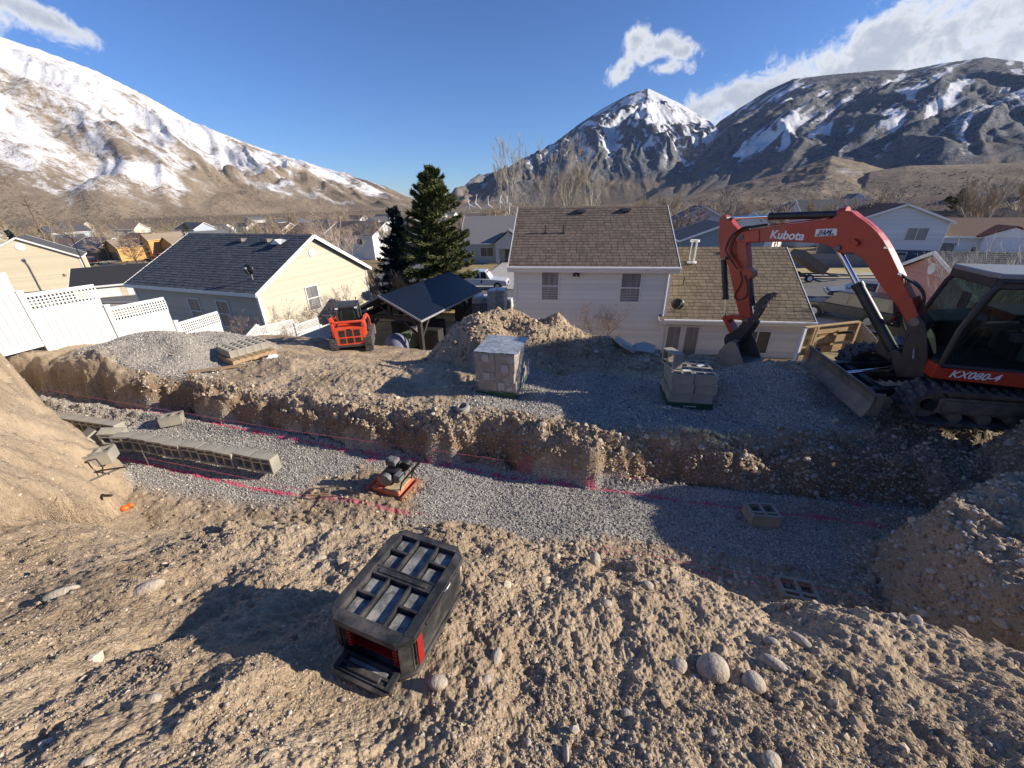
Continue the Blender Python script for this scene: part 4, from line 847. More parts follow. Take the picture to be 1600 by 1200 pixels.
    # openings
    for wn in wins:
        fc, u, z, w_, hh = wn[:5]; kd = wn[5] if len(wn) > 5 else 'win'
        fr = MB(); q = .055
        def bx(m, u0, u1, z0, z1, o0, o1):
            a = [F(fc, uu, zz, oo) for uu in (u0, u1) for zz in (z0, z1) for oo in (o0, o1)]
            return m.b2([min(p[i] for p in a) for i in range(3)], [max(p[i] for p in a) for i in range(3)])
        if kd in ('win', 'dbl', 'sld', 'grid', 'hole'):
            bx(fr, u - w_ / 2 - q, u + w_ / 2 + q, z + hh / 2, z + hh / 2 + q, .0, .07); bx(fr, u - w_ / 2 - q, u + w_ / 2 + q, z - hh / 2 - q, z - hh / 2, .0, .075)
            bx(fr, u - w_ / 2 - q, u - w_ / 2, z - hh / 2, z + hh / 2, .0, .07); bx(fr, u + w_ / 2, u + w_ / 2 + q, z - hh / 2, z + hh / 2, .0, .07)
            if kd == 'dbl': bx(fr, u - w_ / 2, u + w_ / 2, z - .025, z + .025, .0, .06)
            if kd == 'sld': bx(fr, u - .025, u + .025, z - hh / 2, z + hh / 2, .0, .06)
            if kd == 'grid':
                for i in range(1, 4): bx(fr, u - w_ / 2 + w_ * i / 4 - .015, u - w_ / 2 + w_ * i / 4 + .015, z - hh / 2, z + hh / 2, .0, .055)
                for i in range(1, 4): bx(fr, u - w_ / 2, u + w_ / 2, z - hh / 2 + hh * i / 4 - .015, z - hh / 2 + hh * i / 4 + .015, .0, .052)
            fo = fr.build('window', mt, t); pane = MB(); o_ = .032
            pm = M_CURT if (len(wn) > 6 and wn[6]) else M_PANE
            if kd == 'dbl':
                bx(pane, u - w_ / 2, u + w_ / 2, z + .025, z + hh / 2, .026, o_); pane.build('pane', pm, fo); pane = MB(); bx(pane, u - w_ / 2, u + w_ / 2, z - hh / 2, z - .025, .026, .028); pane.build('pane', pm, fo)
            else: bx(pane, u - w_ / 2, u + w_ / 2, z - hh / 2, z + hh / 2, .026, o_); pane.build('pane', pm, fo)
        elif kd == 'vent':
            c_ = F(fc, u, z, .03); n_ = F(fc, u, z, 1) - F(fc, u, z, 0); MB().tube([c_ - n_ * .03, c_ + n_ * .03], w_ / 2, 20).build('gable_vent', mt, t)
        elif kd in ('door', 'garage', 'ply'):
            mm_ = wn[6] if len(wn) > 6 else M_TRIM; d_ = bx(MB(), u - w_ / 2, u + w_ / 2, z - hh / 2, z + hh / 2, .0, .04).build('garage_door' if kd == 'garage' else 'door', mm_, t)
            if kd == 'garage':
                for i in range(1, 4): bx(MB(), u - w_ / 2, u + w_ / 2, z - hh / 2 + hh * i / 4 - .012, z - hh / 2 + hh * i / 4 + .012, .0, .055).build('panel_joint', mt, d_)
    return t
def on_roof(t, D, h, rise, u, v, mb, name, mat):
    return mb.build(name, mat, t, loc=(u, v, h + rise * min(v, D - v) / (D / 2) + .13))
TAN = (.53, .48, .385)
# white two-storey house and its low wing
WH = house('white_house', 'white two-storey house with brown shingle roof behind the dirt pile', (.26, 20.0, -7.95), -8, 7.45, 8.4, 5.05, 2.45, 'x', .32, (.80, .765, .69), (.165, .128, .098),
           wins=[('f', 1.75, 4.1, .80, 1.35, 'dbl', 1), ('f', 5.65, 4.05, .88, 1.35, 'dbl', 1), ('f', 1.75, 1.75, .86, 1.05, 'win')], detail=2, faces='fr')
for u, v in ((3.2, 3.7), (5.6, 3.75)): on_roof(WH, 8.4, 5.05, 2.45, u, v, MB().box((0, 0, .10), (.42, .42, .16)), 'roof_vent', M_STL)
for u, v in ((1.35, 2.1), (2.3, 2.1)): on_roof(WH, 8.4, 5.05, 2.45, u, v, MB().tube([(0, 0, -.05), (0, 0, .42)], .035, 8).tube([(0, 0, 0), (0, 0, .05)], .11, 10), 'vent_pipe', M_BLK)
MB().box((3.0, -.12, 4.75), (.12, .2, .08)).box((2.92, -.2, 4.68), (.14, .14, .16)).box((3.1, -.2, 4.68), (.14, .14, .16)).build('floodlight', M_BLK, WH, bevel=.01)
MB().tube([(7.33, -.42, 4.95), (7.33, -.10, 4.7), (7.33, -.08, 2.1)], .045, 6).build('downspout', M_TRIM, WH)
MB().tube([(-.32, -.40, 5.02), (7.75, -.40, 5.02)], .07, 8).build('gutter', M_TRIM, WH)
MB().box((2.3, -.04, 2.75), (.2, .06, .16)).build('outlet_box', M_TRIM, WH)
wx, wy = .26 + 7.45 * math.cos(R_(8)), 20 - 7.45 * math.sin(R_(8))
WG = house('low_wing', 'low tan-roofed wing joined to the right side of the white house', (wx + .02, wy, -7.95), -8, 6.5, 8.4, 2.60, 2.75, 'x', .30, (.76, .73, .66), (.20, .158, .108),
           wins=[('f', 4.5, 1.45, 1.15, 1.1, 'sld'), ('f', .55, 1.2, .62, 1.9, 'win', 1), ('f', 1.42, 1.2, .62, 1.9, 'win', 1)], detail=2, faces='fr', cat='house wing')
pp = MB(); pp.tube([(-.11, 0, -.1), (-.11, 0, 1.05)], .045, 8).tube([(.11, 0, -.1), (.11, 0, 1.05)], .045, 8).tube([(0, 0, 1.03), (0, 0, 1.14)], .24, 12).tube([(0, 0, -.05), (0, 0, .04)], .26, 12)
on_roof(WG, 8.4, 2.6, 2.75, 1.75, 3.2, pp, 'twin_flue', M_TRIM); on_roof(WG, 8.4, 2.6, 2.75, 3.9, 3.9, MB().box((0, 0, .1), (.4, .4, .16)), 'roof_vent', M_STL)
on_roof(WG, 8.4, 2.6, 2.75, 1.1, 1.7, MB().tube([(0, 0, -.05), (0, 0, .45)], .03, 8), 'vent_pipe', M_BLK)
MB().tube([(-.1, -.38, 2.55), (6.8, -.38, 2.55)], .07, 8).build('gutter', M_TRIM, WG)
def dish(parent, loc, rz, label=None):
    t = thing('satellite_dish', label, 'satellite dish', loc, rz) if parent is None else parent
    m = MB(); rings = [(0, .06), (.12, .045), (.22, .02), (.30, -.02)]
    for i, (r, d_) in enumerate(rings): m.v += [(r * math.cos(a) * 1.0, d_ * -1, r * math.sin(a) * .9 + .55) for a in [2 * math.pi * k / 18 for k in range(18)]]
    for i in range(3):
        for k in range(18): m.f.append((i * 18 + k, i * 18 + (k + 1) % 18, (i + 1) * 18 + (k + 1) % 18, (i + 1) * 18 + k))
    o = m.build('reflector', M_BLK, t, smooth=True); sm = o.modifiers.new('solid', 'SOLIDIFY'); sm.thickness = .012
    MB().tube([(0, .05, .55), (0, .12, .3), (0, .12, 0)], .02, 6).tube([(0, -.02, .30), (.18, -.34, .62)], .012, 6).box((.18, -.36, .66), (.08, .1, .08)).tube([(-.2, .3, 0), (0, .12, .25)], .014, 6).build('mast', M_ALU, t)
    return t
dish(None, tuple(Vector((wx, wy, -7.95)) + Vector((.55, -.02, 2.72))), R_(-25), 'dark satellite dish on the left eave of the low tan roof')
# grey-roofed tan house left of centre
GH = house('tan_house', 'tan house with blue-grey roof and sunlit gable, left of the red loader', (-22.6, 23.92, -7.3), -20, 10.0, 8.6, 3.25, 2.35, 'x', .30, TAN, (.078, .086, .100),
           wins=[('f', 4.9, 1.9, .85, 1.4, 'dbl', 1), ('f', 7.2, 1.9, .85, 1.4, 'dbl', 1), ('r', 3.5, 2.2, .85, 1.35, 'dbl', 1), ('r', 4.15, 4.75, .5, .5, 'vent')], detail=2, faces='fr')
on_roof(GH, 8.6, 3.25, 2.35, 8.6, 3.3, MB().add([(-.4, -.25, .1), (.4, -.25, .1), (.4, .25, .3), (-.4, .25, .3), (0, -.25, .36), (0, .25, .36)], [(0, 1, 4), (1, 2, 5, 4), (0, 4, 5, 3), (2, 3, 5)]), 'roof_vent', M_TRIM)
for u in (5.3, 7.4): on_roof(GH, 8.6, 3.25, 2.35, u, 3.6, MB().box((0, 0, .1), (.45, .4, .18)), 'roof_vent', M_STL)
on_roof(GH, 8.6, 3.25, 2.35, 3.4, 2.9, MB().tube([(0, 0, -.05), (0, 0, .4)], .035, 8), 'vent_pipe', M_BLK)
dish(None, tuple(Vector((-22.6, 23.92, -7.3)) + Matrix.Rotation(R_(-20), 3, 'Z') @ Vector((9.3, .45, 3.75))), R_(-10), 'satellite dish near the right end of the blue-grey roof')
# tan gable house on the left edge
H1 = house('gable_house', 'pale tan gable house with white trim at the left edge', (-65.6, 49.6, -10.1), 41, 9.4, 7.0, 4.3, 2.6, 'y', .3, (.60, .52, .38), (.10, .10, .10),
           wins=[('f', 4.7, 5.9, .9, .9, 'vent')], detail=1, faces='fr', rowh=.14)
MB().box((7.3, -.1, 2.2), (.1, .16, .1)).tube([(7.3, -.2, 2.1), (7.5, -.25, 2.05)], .05, 6).build('wall_lamp', M_BLK, H1)
H1b = house('tan_garage', 'low tan garage with black roof right of the left gable house', (-46.8, 42.6, -10.1), 34, 6.6, 6.5, 2.5, 1.5, 'x', .3, (.60, .52, .38), (.035, .036, .04), wins=[('f', 2.2, 1.1, 2.6, 2.1, 'door'), ('f', 5.2, 1.1, 2.2, 2.1, 'door')], detail=1, faces='fr', cat='garage')
# pink house
PH = house('pink_house', 'pink gable house with dark roof behind the excavator boom', (22.6, 18.4, -7.5), -16, 9.5, 8.4, 2.75, 1.75, 'x', .25, (.52, .27, .22), (.075, .08, .085), wins=[('l', 4.2, 3.7, .62, .75, 'vent')], detail=2, faces='fl')
# houses across the street on the right
SL = house('split_level_house', 'white split-level house with navy base across the street', (40.6, 49.6, -7.3), -22, 8.8, 10, 4.5, 1.75, 'y', .4, (.60, .62, .66), (.07, .045, .045), lower=(1.45, (.045, .07, .11)),
           wins=[('f', 2.0, 3.2, 1.7, 1.25, 'sld', 1), ('f', 6.3, 3.2, 1.9, 1.3, 'sld', 1), ('f', 5.2, .75, 1.7, .9, 'sld')], detail=1, faces='f', rowh=.2)
s5 = Vector((40.6, 49.6, -7.3)) + Matrix.Rotation(R_(-22), 3, 'Z') @ Vector((8.9, .6, 0))
RG2 = house('garage_house', 'white brown-roofed house with double garage at the right edge', s5, -22, 15, 8.5, 3.0, 1.6, 'x', .35, (.60, .61, .66), (.17, .115, .085),
           wins=[('f', .9, 1.15, 1.2, 2.2, 'door', M_GRY), ('f', 3.2, 1.45, .6, .8, 'win'), ('f', 5.3, 1.55, 1.5, 1.6, 'grid'), ('f', 7.6, 1.0, 1.3, 1.9, 'door', pbr('grey panel', (.2, .24, .28), .6)), ('f', 11.4, 1.15, 5.0, 2.2, 'garage', pbr('blue white garage door', (.55, .58, .68), .5))], detail=1, faces='f', rowh=.2)
g5 = MB().prism([(3.0, 2.95), (5.4, 3.95), (7.8, 2.95)], lambda u, v, k: Vector((u, -.7 + k * 2.6, v))); g5.build('cross_gable', M_TRIM, RG2)
MB().b2((3.3, -.62, 0), (7.5, .1, 2.94)).build('bay_wall', pbr('bay siding', (.60, .61, .66)), RG2)
for sgn in (0, 1):
    a = (2.7, 2.95) if sgn == 0 else (8.1, 2.95); MB().prism([(a[0], a[1]), (5.4, 4.0), (5.4, 4.1), (a[0], a[1] + .1)], lambda u, v, k: Vector((u, -.9 + k * 3.2, v))).build('gable_roof', shingle('brown shingles', (.15, .06, .045)), RG2)
house('black_roof_house', 'low white house with black roof above the garage house', (60, 62, None), -18, 16, 9, 2.8, 2.1, 'x', .3, (.62, .63, .66), (.04, .04, .05), detail=0)
house('tall_white_house', 'tall pale blue-white gable house near the right edge', (66, 86, None), -30, 6.5, 12, 6.3, 2.6, 'y', .3, (.62, .66, .70), (.16, .15, .15), wins=[('r', 4, 4.6, 1.5, 1.4, 'sld'), ('r', 8, 4.6, 1.4, 1.4, 'sld')], detail=0)
house('white_gable_house', 'white house with dark roof partly behind the right-hand fir', (52, 74, None), -10, 12, 9, 4.6, 2.9, 'x', .3, (.66, .66, .68), (.10, .10, .11), wins=[('f', 3, 3.2, 1.4, 1.2, 'sld'), ('f', 9, 3.2, 1.4, 1.2, 'sld')], detail=0)
# house with a porch gable right of the pines, others in the middle distance
PC = house('porch_house', 'grey house with arched porch gable right of the pine tree', (-8.2, 71, None), -6, 17.2, 11, 3.4, 3.8, 'x', .4, (.40, .38, .35), (.21, .20, .20),
           wins=[('f', 4.3, 1.8, 2.2, 1.5, 'sld'), ('f', 13.2, 1.8, 1.6, 1.6, 'sld')], detail=1, faces='f', rowh=.25)
MB().b2((6.0, -1.9, 2.5), (10.6, .3, 3.2)).prism([(5.7, 3.2), (8.3, 5.1), (10.9, 3.2)], lambda u, v, k: Vector((u, -1.95 + 3.2 * k, v))).b2((6.1, -1.9, -.6), (6.6, -1.4, 2.6)).b2((10.0, -1.9, -.6), (10.5, -1.4, 2.6)).build('porch', pbr('porch stucco', (.46, .44, .40)), PC)
for a, b_ in ((5.3, 8.3), (8.3, 11.3)): MB().prism([(a, 3.1 if a < 8 else 5.3), (b_, 5.3 if a < 8 else 3.1), (b_, 5.45 if a < 8 else 3.25), (a, 3.25 if a < 8 else 5.45)], lambda u, v, k: Vector((u, -2.2 + 4.0 * k, v))).build('porch_roof', shingle('grey shingles', (.13, .13, .14)), PC)
MB().b2((7.4, -.06, 0), (8.6, 0, 2.2)).build('door', M_PANE, PC)
# middle-distance houses on the left
for a in [('solar_house', 'brown house with solar panels on its roof, upper left', (-124, 117, None), -26, 15, 9, 3.0, 2.5, 'x', .4, (.26, .20, .14), (.12, .13, .16), [('f', 5.2, 1.2, 5.0, 2.1, 'garage', M_PANE)]),
          ('white_garage_house', 'small white gable garage left of the solar-roofed house', (-130, 112, None), -26, 5.5, 7, 2.5, 1.6, 'y', .3, (.68, .68, .68), (.06, .06, .065), []),
          ('grey_gable_house', 'grey gable house with one upper window behind the blue-grey roof', (-85, 108, None), -30, 7.4, 11, 3.6, 3.1, 'y', .3, (.27, .28, .29), (.12, .125, .13), [('f', 5.0, 4.1, 1.5, 1.3, 'sld', 1)]),
          ('blue_gable_house', 'blue-grey gable house with dark roof above the tan gable', (-62, 122, None), -30, 9, 12, 3.6, 3.0, 'y', .3, (.36, .41, .45), (.085, .09, .10), [('f', 4.2, 3.6, 1.2, 1.2, 'sld')]),
          ('brown_roof_house', 'white-gabled house with brown roof left of the birch', (-50, 126, None), -24, 14, 9, 3.0, 3.0, 'x', .4, (.70, .68, .64), (.20, .14, .10), []),
          ('dark_roof_house', 'long dark-roofed house right of the birch tree', (-37, 132, None), -18, 15, 9, 3.0, 2.8, 'x', .4, (.62, .58, .52), (.13, .10, .09), []),
          ('blue_house', 'blue-grey house with two gables above the low tan roof', (19.2, 46, None), -10, 8.5, 8, 3.6, 1.6, 'y', .35, (.20, .255, .30), (.12, .12, .13), [('f', 2.2, 1.7, 1.6, .9, 'sld'), ('f', 6.4, 1.6, 2.2, .9, 'sld')]),
          ('lavender_house', 'pale lavender two-storey gable house beyond the blue one', (26.5, 68, None), -14, 8.5, 9, 5.2, 2.2, 'y', .35, (.52, .49, .55), (.2, .2, .22), [('f', 2.4, 4.6, .8, 1.0, 'win'), ('f', 6.2, 4.6, .8, 1.0, 'win')]),
          ('long_dark_house', 'long charcoal-roofed house behind the excavator boom cylinder', (44, 84, None), -16, 24, 10, 3.2, 2.6, 'x', .4, (.42, .38, .34), (.075, .072, .075), []),
          ('white_peak_house', 'house with a bright white gable peak above the boom', (36.5, 70, None), -40, 7, 12, 3.6, 2.6, 'y', .35, (.80, .79, .76), (.075, .075, .08), [])]:
    house(*a[:12], wins=a[12], detail=0)
# plywood-sheathed houses under construction
M_PLY = (.62, .36, .13)
for nm, lb, org, W_, h_, ri, wn in (('framed_house', 'left plywood-sheathed house frame under construction', (-108.5, 111, None), 6.6, 3.4, 1.7, [('f', 3.3, 1.15, 4.4, 2.1, 'door', M_BLK)]),
                         ('framed_house', 'middle narrow plywood-sheathed house frame under construction', (-101.2, 114.5, None), 3.6, 4.8, 1.3, [('f', 1.6, 1.8, 1.2, 1.6, 'door', M_BLK)]),
                         ('framed_house', 'right plywood-sheathed house frame beside the red truck', (-97.2, 115.5, None), 6.2, 3.6, 1.6, [('f', 3.1, 1.15, 4.4, 2.0, 'door', M_BLK)])):
    house(nm, lb, org, -26, W_, 9, h_, ri, 'y', .25, M_PLY, (.30, .235, .17), trim=pbr('raw timber', (.62, .42, .2)), wins=wn, detail=0, group='plywood houses under construction')
# far town: small houses
rr = random.Random(41); k = 0
adj = ['white', 'cream', 'pale grey', 'tan', 'brown', 'light blue']; colr = [(.72, .71, .68), (.62, .57, .45), (.42, .43, .44), (.42, .35, .25), (.25, .19, .14), (.38, .43, .48)]
rfs = [(.09, .09, .10), (.16, .12, .095), (.12, .12, .13), (.20, .15, .12)]
where = ['on the far left', 'left of the spruces', 'right of the pine', 'above the white house', 'above the boom', 'at the far right']
spots = []
for ring_r in (105, 125, 150, 180, 215, 260, 320, 400):
    n_ = 22
    for i in range(n_):
        az_ = -55 + 110 * (i + rr.uniform(.15, .85)) / n_; r_ = ring_r * rr.uniform(.94, 1.06)
        x_, y_ = r_ * math.sin(R_(az_)), r_ * math.cos(R_(az_))
        if (-13 < az_ < 3 and r_ < 140) or (az_ < -33 and r_ < 175): continue
        if rr.random() < .22: continue
        spots.append((x_, y_, az_, r_))
proto = {}; roofs_ = []
for x_, y_, az_, r_ in spots:
    ci = rr.choice([0, 0, 0, 1, 1, 2, 3, 4, 5]); ri = rr.randrange(4); ax = rr.choice('xyx'); two = rr.random() < .35; key = (ci, ri, ax, two); roofs_.append(adj[ci] + ' ' + ['black', 'brown', 'charcoal', 'tan'][ri] + '-roofed')
    lab = '%s %s house with %s roof %s' % (adj[ci], 'two-storey' if two else 'one-storey', ['black', 'brown', 'charcoal', 'tan'][ri], where[min(5, int((az_ + 55) / 18.4))] + ', ' + ('nearest row', 'second row', 'third row', 'fourth row', 'fifth row', 'sixth row', 'seventh row', 'last row')[int(np.argmin([abs(r_ - q) for q in (105, 125, 150, 180, 215, 260, 320, 400)]))])
    z_ = float(far_z(np.array([x_]), np.array([y_]))[0]); W_, D_ = (13, 9) if ax == 'x' else (8.5, 12)
    if key not in proto:
        h_ = 5.4 if two else 2.9
        t = house('town_house', lab, (x_, y_, z_), rr.choice((-20, -16, -24, 8)), W_, D_, h_, 2.3, ax, .4, colr[ci], rfs[ri], wins=[('f', W_ * .28, h_ - 1.3, 1.5, 1.1, 'sld'), ('f', W_ * .72, h_ - 1.3, 1.5, 1.1, 'sld')], detail=0, group='houses of the far town'); proto[key] = t
    else:
        t = dup(proto[key]); t.location = (x_, y_, z_); t.rotation_euler = (0, 0, R_(rr.choice((-20, -16, -24, 70, 8)))); t['label'] = lab
# unseen house added right of the picture to cast shade over the bench
house('shade_house', 'unseen two-storey tan house added right of the excavator to shade the bench', (19.5, 5.0, -3.4), 0, 9, 5.6, 6.0, 2.4, 'x', .35, TAN, (.16, .14, .12), detail=1, faces='fl')
# ---------------------------------------------------------------- things on the site
M_CMU = pbr('grey concrete block', (.32, .30, .25), .92, var=.14, vscale=3.5, bump=.7, bscale=70, dirt=(.44, .37, .27), dirt_amt=.35)
M_CMU2 = pbr('brownish concrete block', (.33, .28, .225), .92, var=.22, vscale=2.5, bump=.5, bscale=60, dirt=(.42, .38, .33), dirt_amt=.5)
def cmu_mesh(name='concrete_block', L=.39, Wd=.29, H=.19, slots=True):
    m = MB(); x, y = L / 2, Wd / 2; s_ = .034
    ys = [(-y, -y + s_)] + ([(-y + .075, -y + .105)] if slots else []) + [(y - s_, y)]
    for a, b in ys: m.b2((-x, a, 0), (x, b, H))
    for a, b in ((-x, -x + s_), (-s_ / 2, s_ / 2), (x - s_, x)):
        lo = -y + s_
        if slots: m.b2((a, lo, 0), (b, -y + .075, H)); m.b2((a, -y + .105, 0), (b, y - s_, H))
        else: m.b2((a, lo, 0), (b, y - s_, H))
    me = m.mesh(name, M_CMU); bm = bmesh.new(); bm.from_mesh(me); bmesh.ops.remove_doubles(bm, verts=bm.verts, dist=1e-5)
    bmesh.ops.bevel(bm, geom=[e for e in bm.edges if len(e.link_faces) == 2 and e.calc_face_angle(0) > 1.2 and e.calc_length() > .1 and all(abs(abs(v.co.x) - x) < 1e-4 for v in e.verts)], offset=.004, segments=1, affect='EDGES') if False else None
    bm.to_mesh(me); bm.free(); return me
CM_SLOT = cmu_mesh(); CM_STD = cmu_mesh(Wd=.19, slots=False)
def put_block(me, loc, rot, label, group=None, scl=1.0):
    o = bpy.data.objects.new('concrete_block', me); COL.objects.link(o); o.location = loc; o.rotation_euler = rot; o.scale = (scl,) * 3
    return tag(o, label, 'concrete block', group)
def yawM(d): return math.atan2(d[1], d[0])
YT = math.atan2(-.243, .97)
# toppled row standing on the gravel, cores towards the camera
r0 = hit(424, 750); nth = ['first', 'second', 'third', 'fourth', 'fifth', 'sixth', 'seventh', 'eighth', 'ninth']
for i in range(9):
    s_ = .392 * i; loc = Vector((r0.x - .97 * s_ - .10, r0.y + .243 * s_ + .02 + .02 * math.sin(i * 2.1), FLOOR + .155 + .012 * math.sin(i * 3)))
    loc.z = max(FLOOR + .13, ground(loc.x, loc.y)) + .15
    put_block(CM_SLOT, loc, (R_(-90 + random.uniform(-2, 2)), random.uniform(-.03, .03), YT + random.uniform(-.05, .05) + (.25 if i > 7 else 0)), '%s block from the right end of the toppled row in the trench' % nth[i], 'row of concrete blocks standing in the trench', 1.02)
q = Vector((r0.x - .97 * 3.75, r0.y + .243 * 3.75, 0))
put_block(CM_SLOT, (q.x + .02, q.y + .12, FLOOR + .22), (R_(-75), .15, YT + .5), 'leaning block that joins the left end of the toppled row', 'row of concrete blocks standing in the trench')
put_block(CM_SLOT, (q.x - .45, q.y + .16, FLOOR + .18), (R_(-62), -.1, YT - .30), 'tilted block with two big holes facing out, left of the toppled row', 'row of concrete blocks standing in the trench')
q = at_z(196, 688, FLOOR)
for i in range(5):
    s_ = .39 * i; put_block(CM_SLOT, (q.x - .97 * s_ - .35, q.y + .243 * s_ + .1, FLOOR + .17), (R_(-90), 0, YT), '%s block from the right in the rear line behind the dirt bank' % nth[i], 'rear line of concrete blocks in the trench')
def single(px, py, yaw, label, scl=1.0, me=None, rot=None, dz=0.0):
    p = hit(px, py); d = ground(p.x, p.y); return put_block(me or CM_SLOT, (p.x, p.y, d + .005 + dz), rot or (0, 0, yaw), label, None, scl)
single(1187, 812, R_(-6), 'single block lying cores-up alone on the right trench gravel')
single(272, 661, R_(24), 'single block cores-up behind the toppled row beside the pink line')
single(158, 722, R_(24), 'single block with black straps below the dirt bank')
q = at_z(1243, 940, FLOOR); put_block(CM_SLOT, (q.x, q.y + .03, FLOOR + .0), (0, 0, R_(-16)), 'dark block half hidden by the crest in the shaded gravel')
# shrink-wrapped pallet
M_WOOD = pbr('weathered pallet wood', (.36, .25, .14), .85, var=.25, vscale=3, stretch=(1, 8, 8))
M_GRNP = pbr('dark green pallet edge', (.015, .075, .04), .6, var=.2)
def pallet(parent, Wd, D, mat, nm='pallet'):
    m = MB()
    for i in range(7): m.b2((0, D * i / 7 + .01, .095), (Wd, D * (i + 1) / 7 - .01, .115))
    for x in (0, Wd / 2 - .02, Wd - .04): m.b2((x, 0, .02), (x + .04, D, .095))
    for i in (0, 3, 6): m.b2((0, D * i / 7 + .01, .0), (Wd, D * (i + 1) / 7 - .01, .02))
    m.b2((-.006, -.008, .0), (Wd + .006, 0.0, .11)); return m.build(nm, mat, parent)
a = hit(746, 614); b = Vector((.05 - -.73, 7.0 - 7.2, 0)); yw = math.atan2(b.y, b.x)
wp = thing('wrapped_pallet', 'shrink-wrapped pallet of concrete blocks in front of the dirt pile', 'pallet of blocks', (a.x, a.y, a.z - .03), yw)
pallet(wp, .82, 1.0, M_GRNP)
blk = MB().b2((0, 0, 0), (.388, .19, .196)).mesh('block', M_CMU2); rnd = random.Random(2)
for c in range(4):
    off = rnd.uniform(-.02, .03)
    for i in range(2):
        for j in range(5): link('block', blk, wp, (off + .40 * i + rnd.uniform(-.004, .004), .0 + .198 * j + rnd.uniform(0, .01), .117 + .20 * c))
blkl = MB().b2((0, 0, 0), (.14, .012, .15)).mesh('pale_face', pbr('pale block end', (.44, .42, .40), .9))
for x, z in ((.13, .74 - .0), (.52, .54), (.14, .35), (.44, .16)): link('block', blkl, wp, (x, -.014, z))
M_FILM = bpy.data.materials.new('shrink film'); M_FILM.use_nodes = True; T = NT(M_FILM.node_tree); b_ = T.n['Principled BSDF']; o_ = T.n['Material Output']
b_.inputs['Base Color'].default_value = (.75, .77, .80, 1); b_.inputs['Roughness'].default_value = .12; tcn = T.new('ShaderNodeTexCoord')
bn = T.new('ShaderNodeBump'); bn.inputs['Strength'].default_value = 1; bn.inputs['Distance'].default_value = .03; nf = T.noise(tcn.outputs['Object'], 7, 5, .65, 1.5); T.put(bn.inputs['Height'], nf); T.l.new(bn.outputs[0], b_.inputs['Normal'])
tr = T.new('ShaderNodeBsdfTransparent'); mx = T.new('ShaderNodeMixShader'); T.put(mx.inputs[0], T.math('ADD', .06, T.math('MULTIPLY', T.step(nf, .48, .72), .38))); T.l.new(tr.outputs[0], mx.inputs[1]); T.l.new(b_.outputs[0], mx.inputs[2]); T.l.new(mx.outputs[0], o_.inputs[0])
def film(parent, lo, hi, top=.0, seed=0, mat=None):
    bm = bmesh.new(); bmesh.ops.create_cube(bm, size=1); bmesh.ops.subdivide_edges(bm, edges=bm.edges, cuts=9, use_grid_fill=True); r_ = random.Random(seed)
    for v in bm.verts:
        v.co = Vector([l + (h - l) * (c + .5) for l, h, c in zip(lo, hi, v.co)]); n_ = perlin(v.co.x * 9 + seed, v.co.y * 9 + v.co.z * 7, 3)
        v.co += Vector((.012, .006, .014)) * float(n_)
    bmesh.ops.delete(bm, geom=[f for f in bm.faces if f.normal.z < -.5], context='FACES'); me = bpy.data.meshes.new('film'); bm.to_mesh(me); bm.free(); me.materials.append(mat or M_FILM)
    me.polygons.foreach_set('use_smooth', [True] * len(me.polygons)); return link('film', me, parent)
film(wp, (-.03, -.03, .10), (.86, 1.04, .935), seed=1)
M_FT = pbr('crinkled film top', (.30, .315, .33), .2, var=.35, vscale=6, bump=1.0, bscale=14, spec=.7)
bm = MB(); nn = 14
for i in range(nn + 1):
    for j in range(nn + 1): bm.v.append((-.025 + .88 * i / nn, -.025 + 1.06 * j / nn, .942 + .010 * float(perlin(i * .7, j * .7, 4)) + .008 * float(perlin(i * 1.9, j * 1.3, 5))))
for i in range(nn):
    for j in range(nn): k = i * (nn + 1) + j; bm.f.append((k, k + nn + 1, k + nn + 2, k + 1))
bm.build('film', M_FT, wp, smooth=True)
# unwrapped stack beside the gravel heap: every block can be lifted off
a = hit(1042, 634); yw = R_(-10); sp = thing('block_pallet', 'green-edged pallet under the open block stack by the gravel heap', 'pallet', (a.x, a.y, a.z - .03), yw); pallet(sp, .82, .82, M_GRNP)
text_obj('pallet_print', 'WESTBLOCK', .05, Matrix.Translation((.28, -.0095, .035)) @ Matrix.Rotation(R_(90), 4, 'X'), M_WHT, sp) if False else MB().b2((.30, -.011, .045), (.52, -.0085, .055)).build('pallet_print', M_WHT, sp)
Mz = Matrix.Rotation(yw, 3, 'Z')
for c in range(3):
    for j in range(4):
        for i in range(2):
            off = (.03 if c == 1 else 0) + random.uniform(-.006, .006)
            p = Vector((a.x, a.y, a.z - .03)) + Mz @ Vector((.205 + .40 * i + off, .10 + .198 * j, .117 + .193 * c))
            put_block(CM_STD, p, (0, 0, yw + random.uniform(-.01, .01)), 'grey hollow block on the green pallet: %s course, %s row, %s side' % (('bottom', 'middle', 'top')[c], ('front', 'second', 'third', 'back')[j], ('left', 'right')[i]), 'blocks stacked on the green pallet')
p = Vector((a.x, a.y, a.z - .03)) + Mz @ Vector((.12, .36, .117 + .193 * 3 + .097)); put_block(CM_SLOT, p + Vector((0, 0, .10)), (R_(90), R_(0), yw + R_(-68)), 'lone block standing on edge on top of the open block stack')
for x, y in ((.3, .22), (.62, .50)):
    p = Vector((a.x, a.y, a.z - .03)) + Mz @ Vector((x, y, .117 + .193 * 3 + .004)); o = MB().box((0, 0, 0), (.16, .07, .003)).build('paper_tag', M_WHT, None, loc=p, rz=yw + x); tag(o, 'white paper tag lying on the %s of the open block stack' % ('front' if x < .5 else 'rear'), 'paper tag')
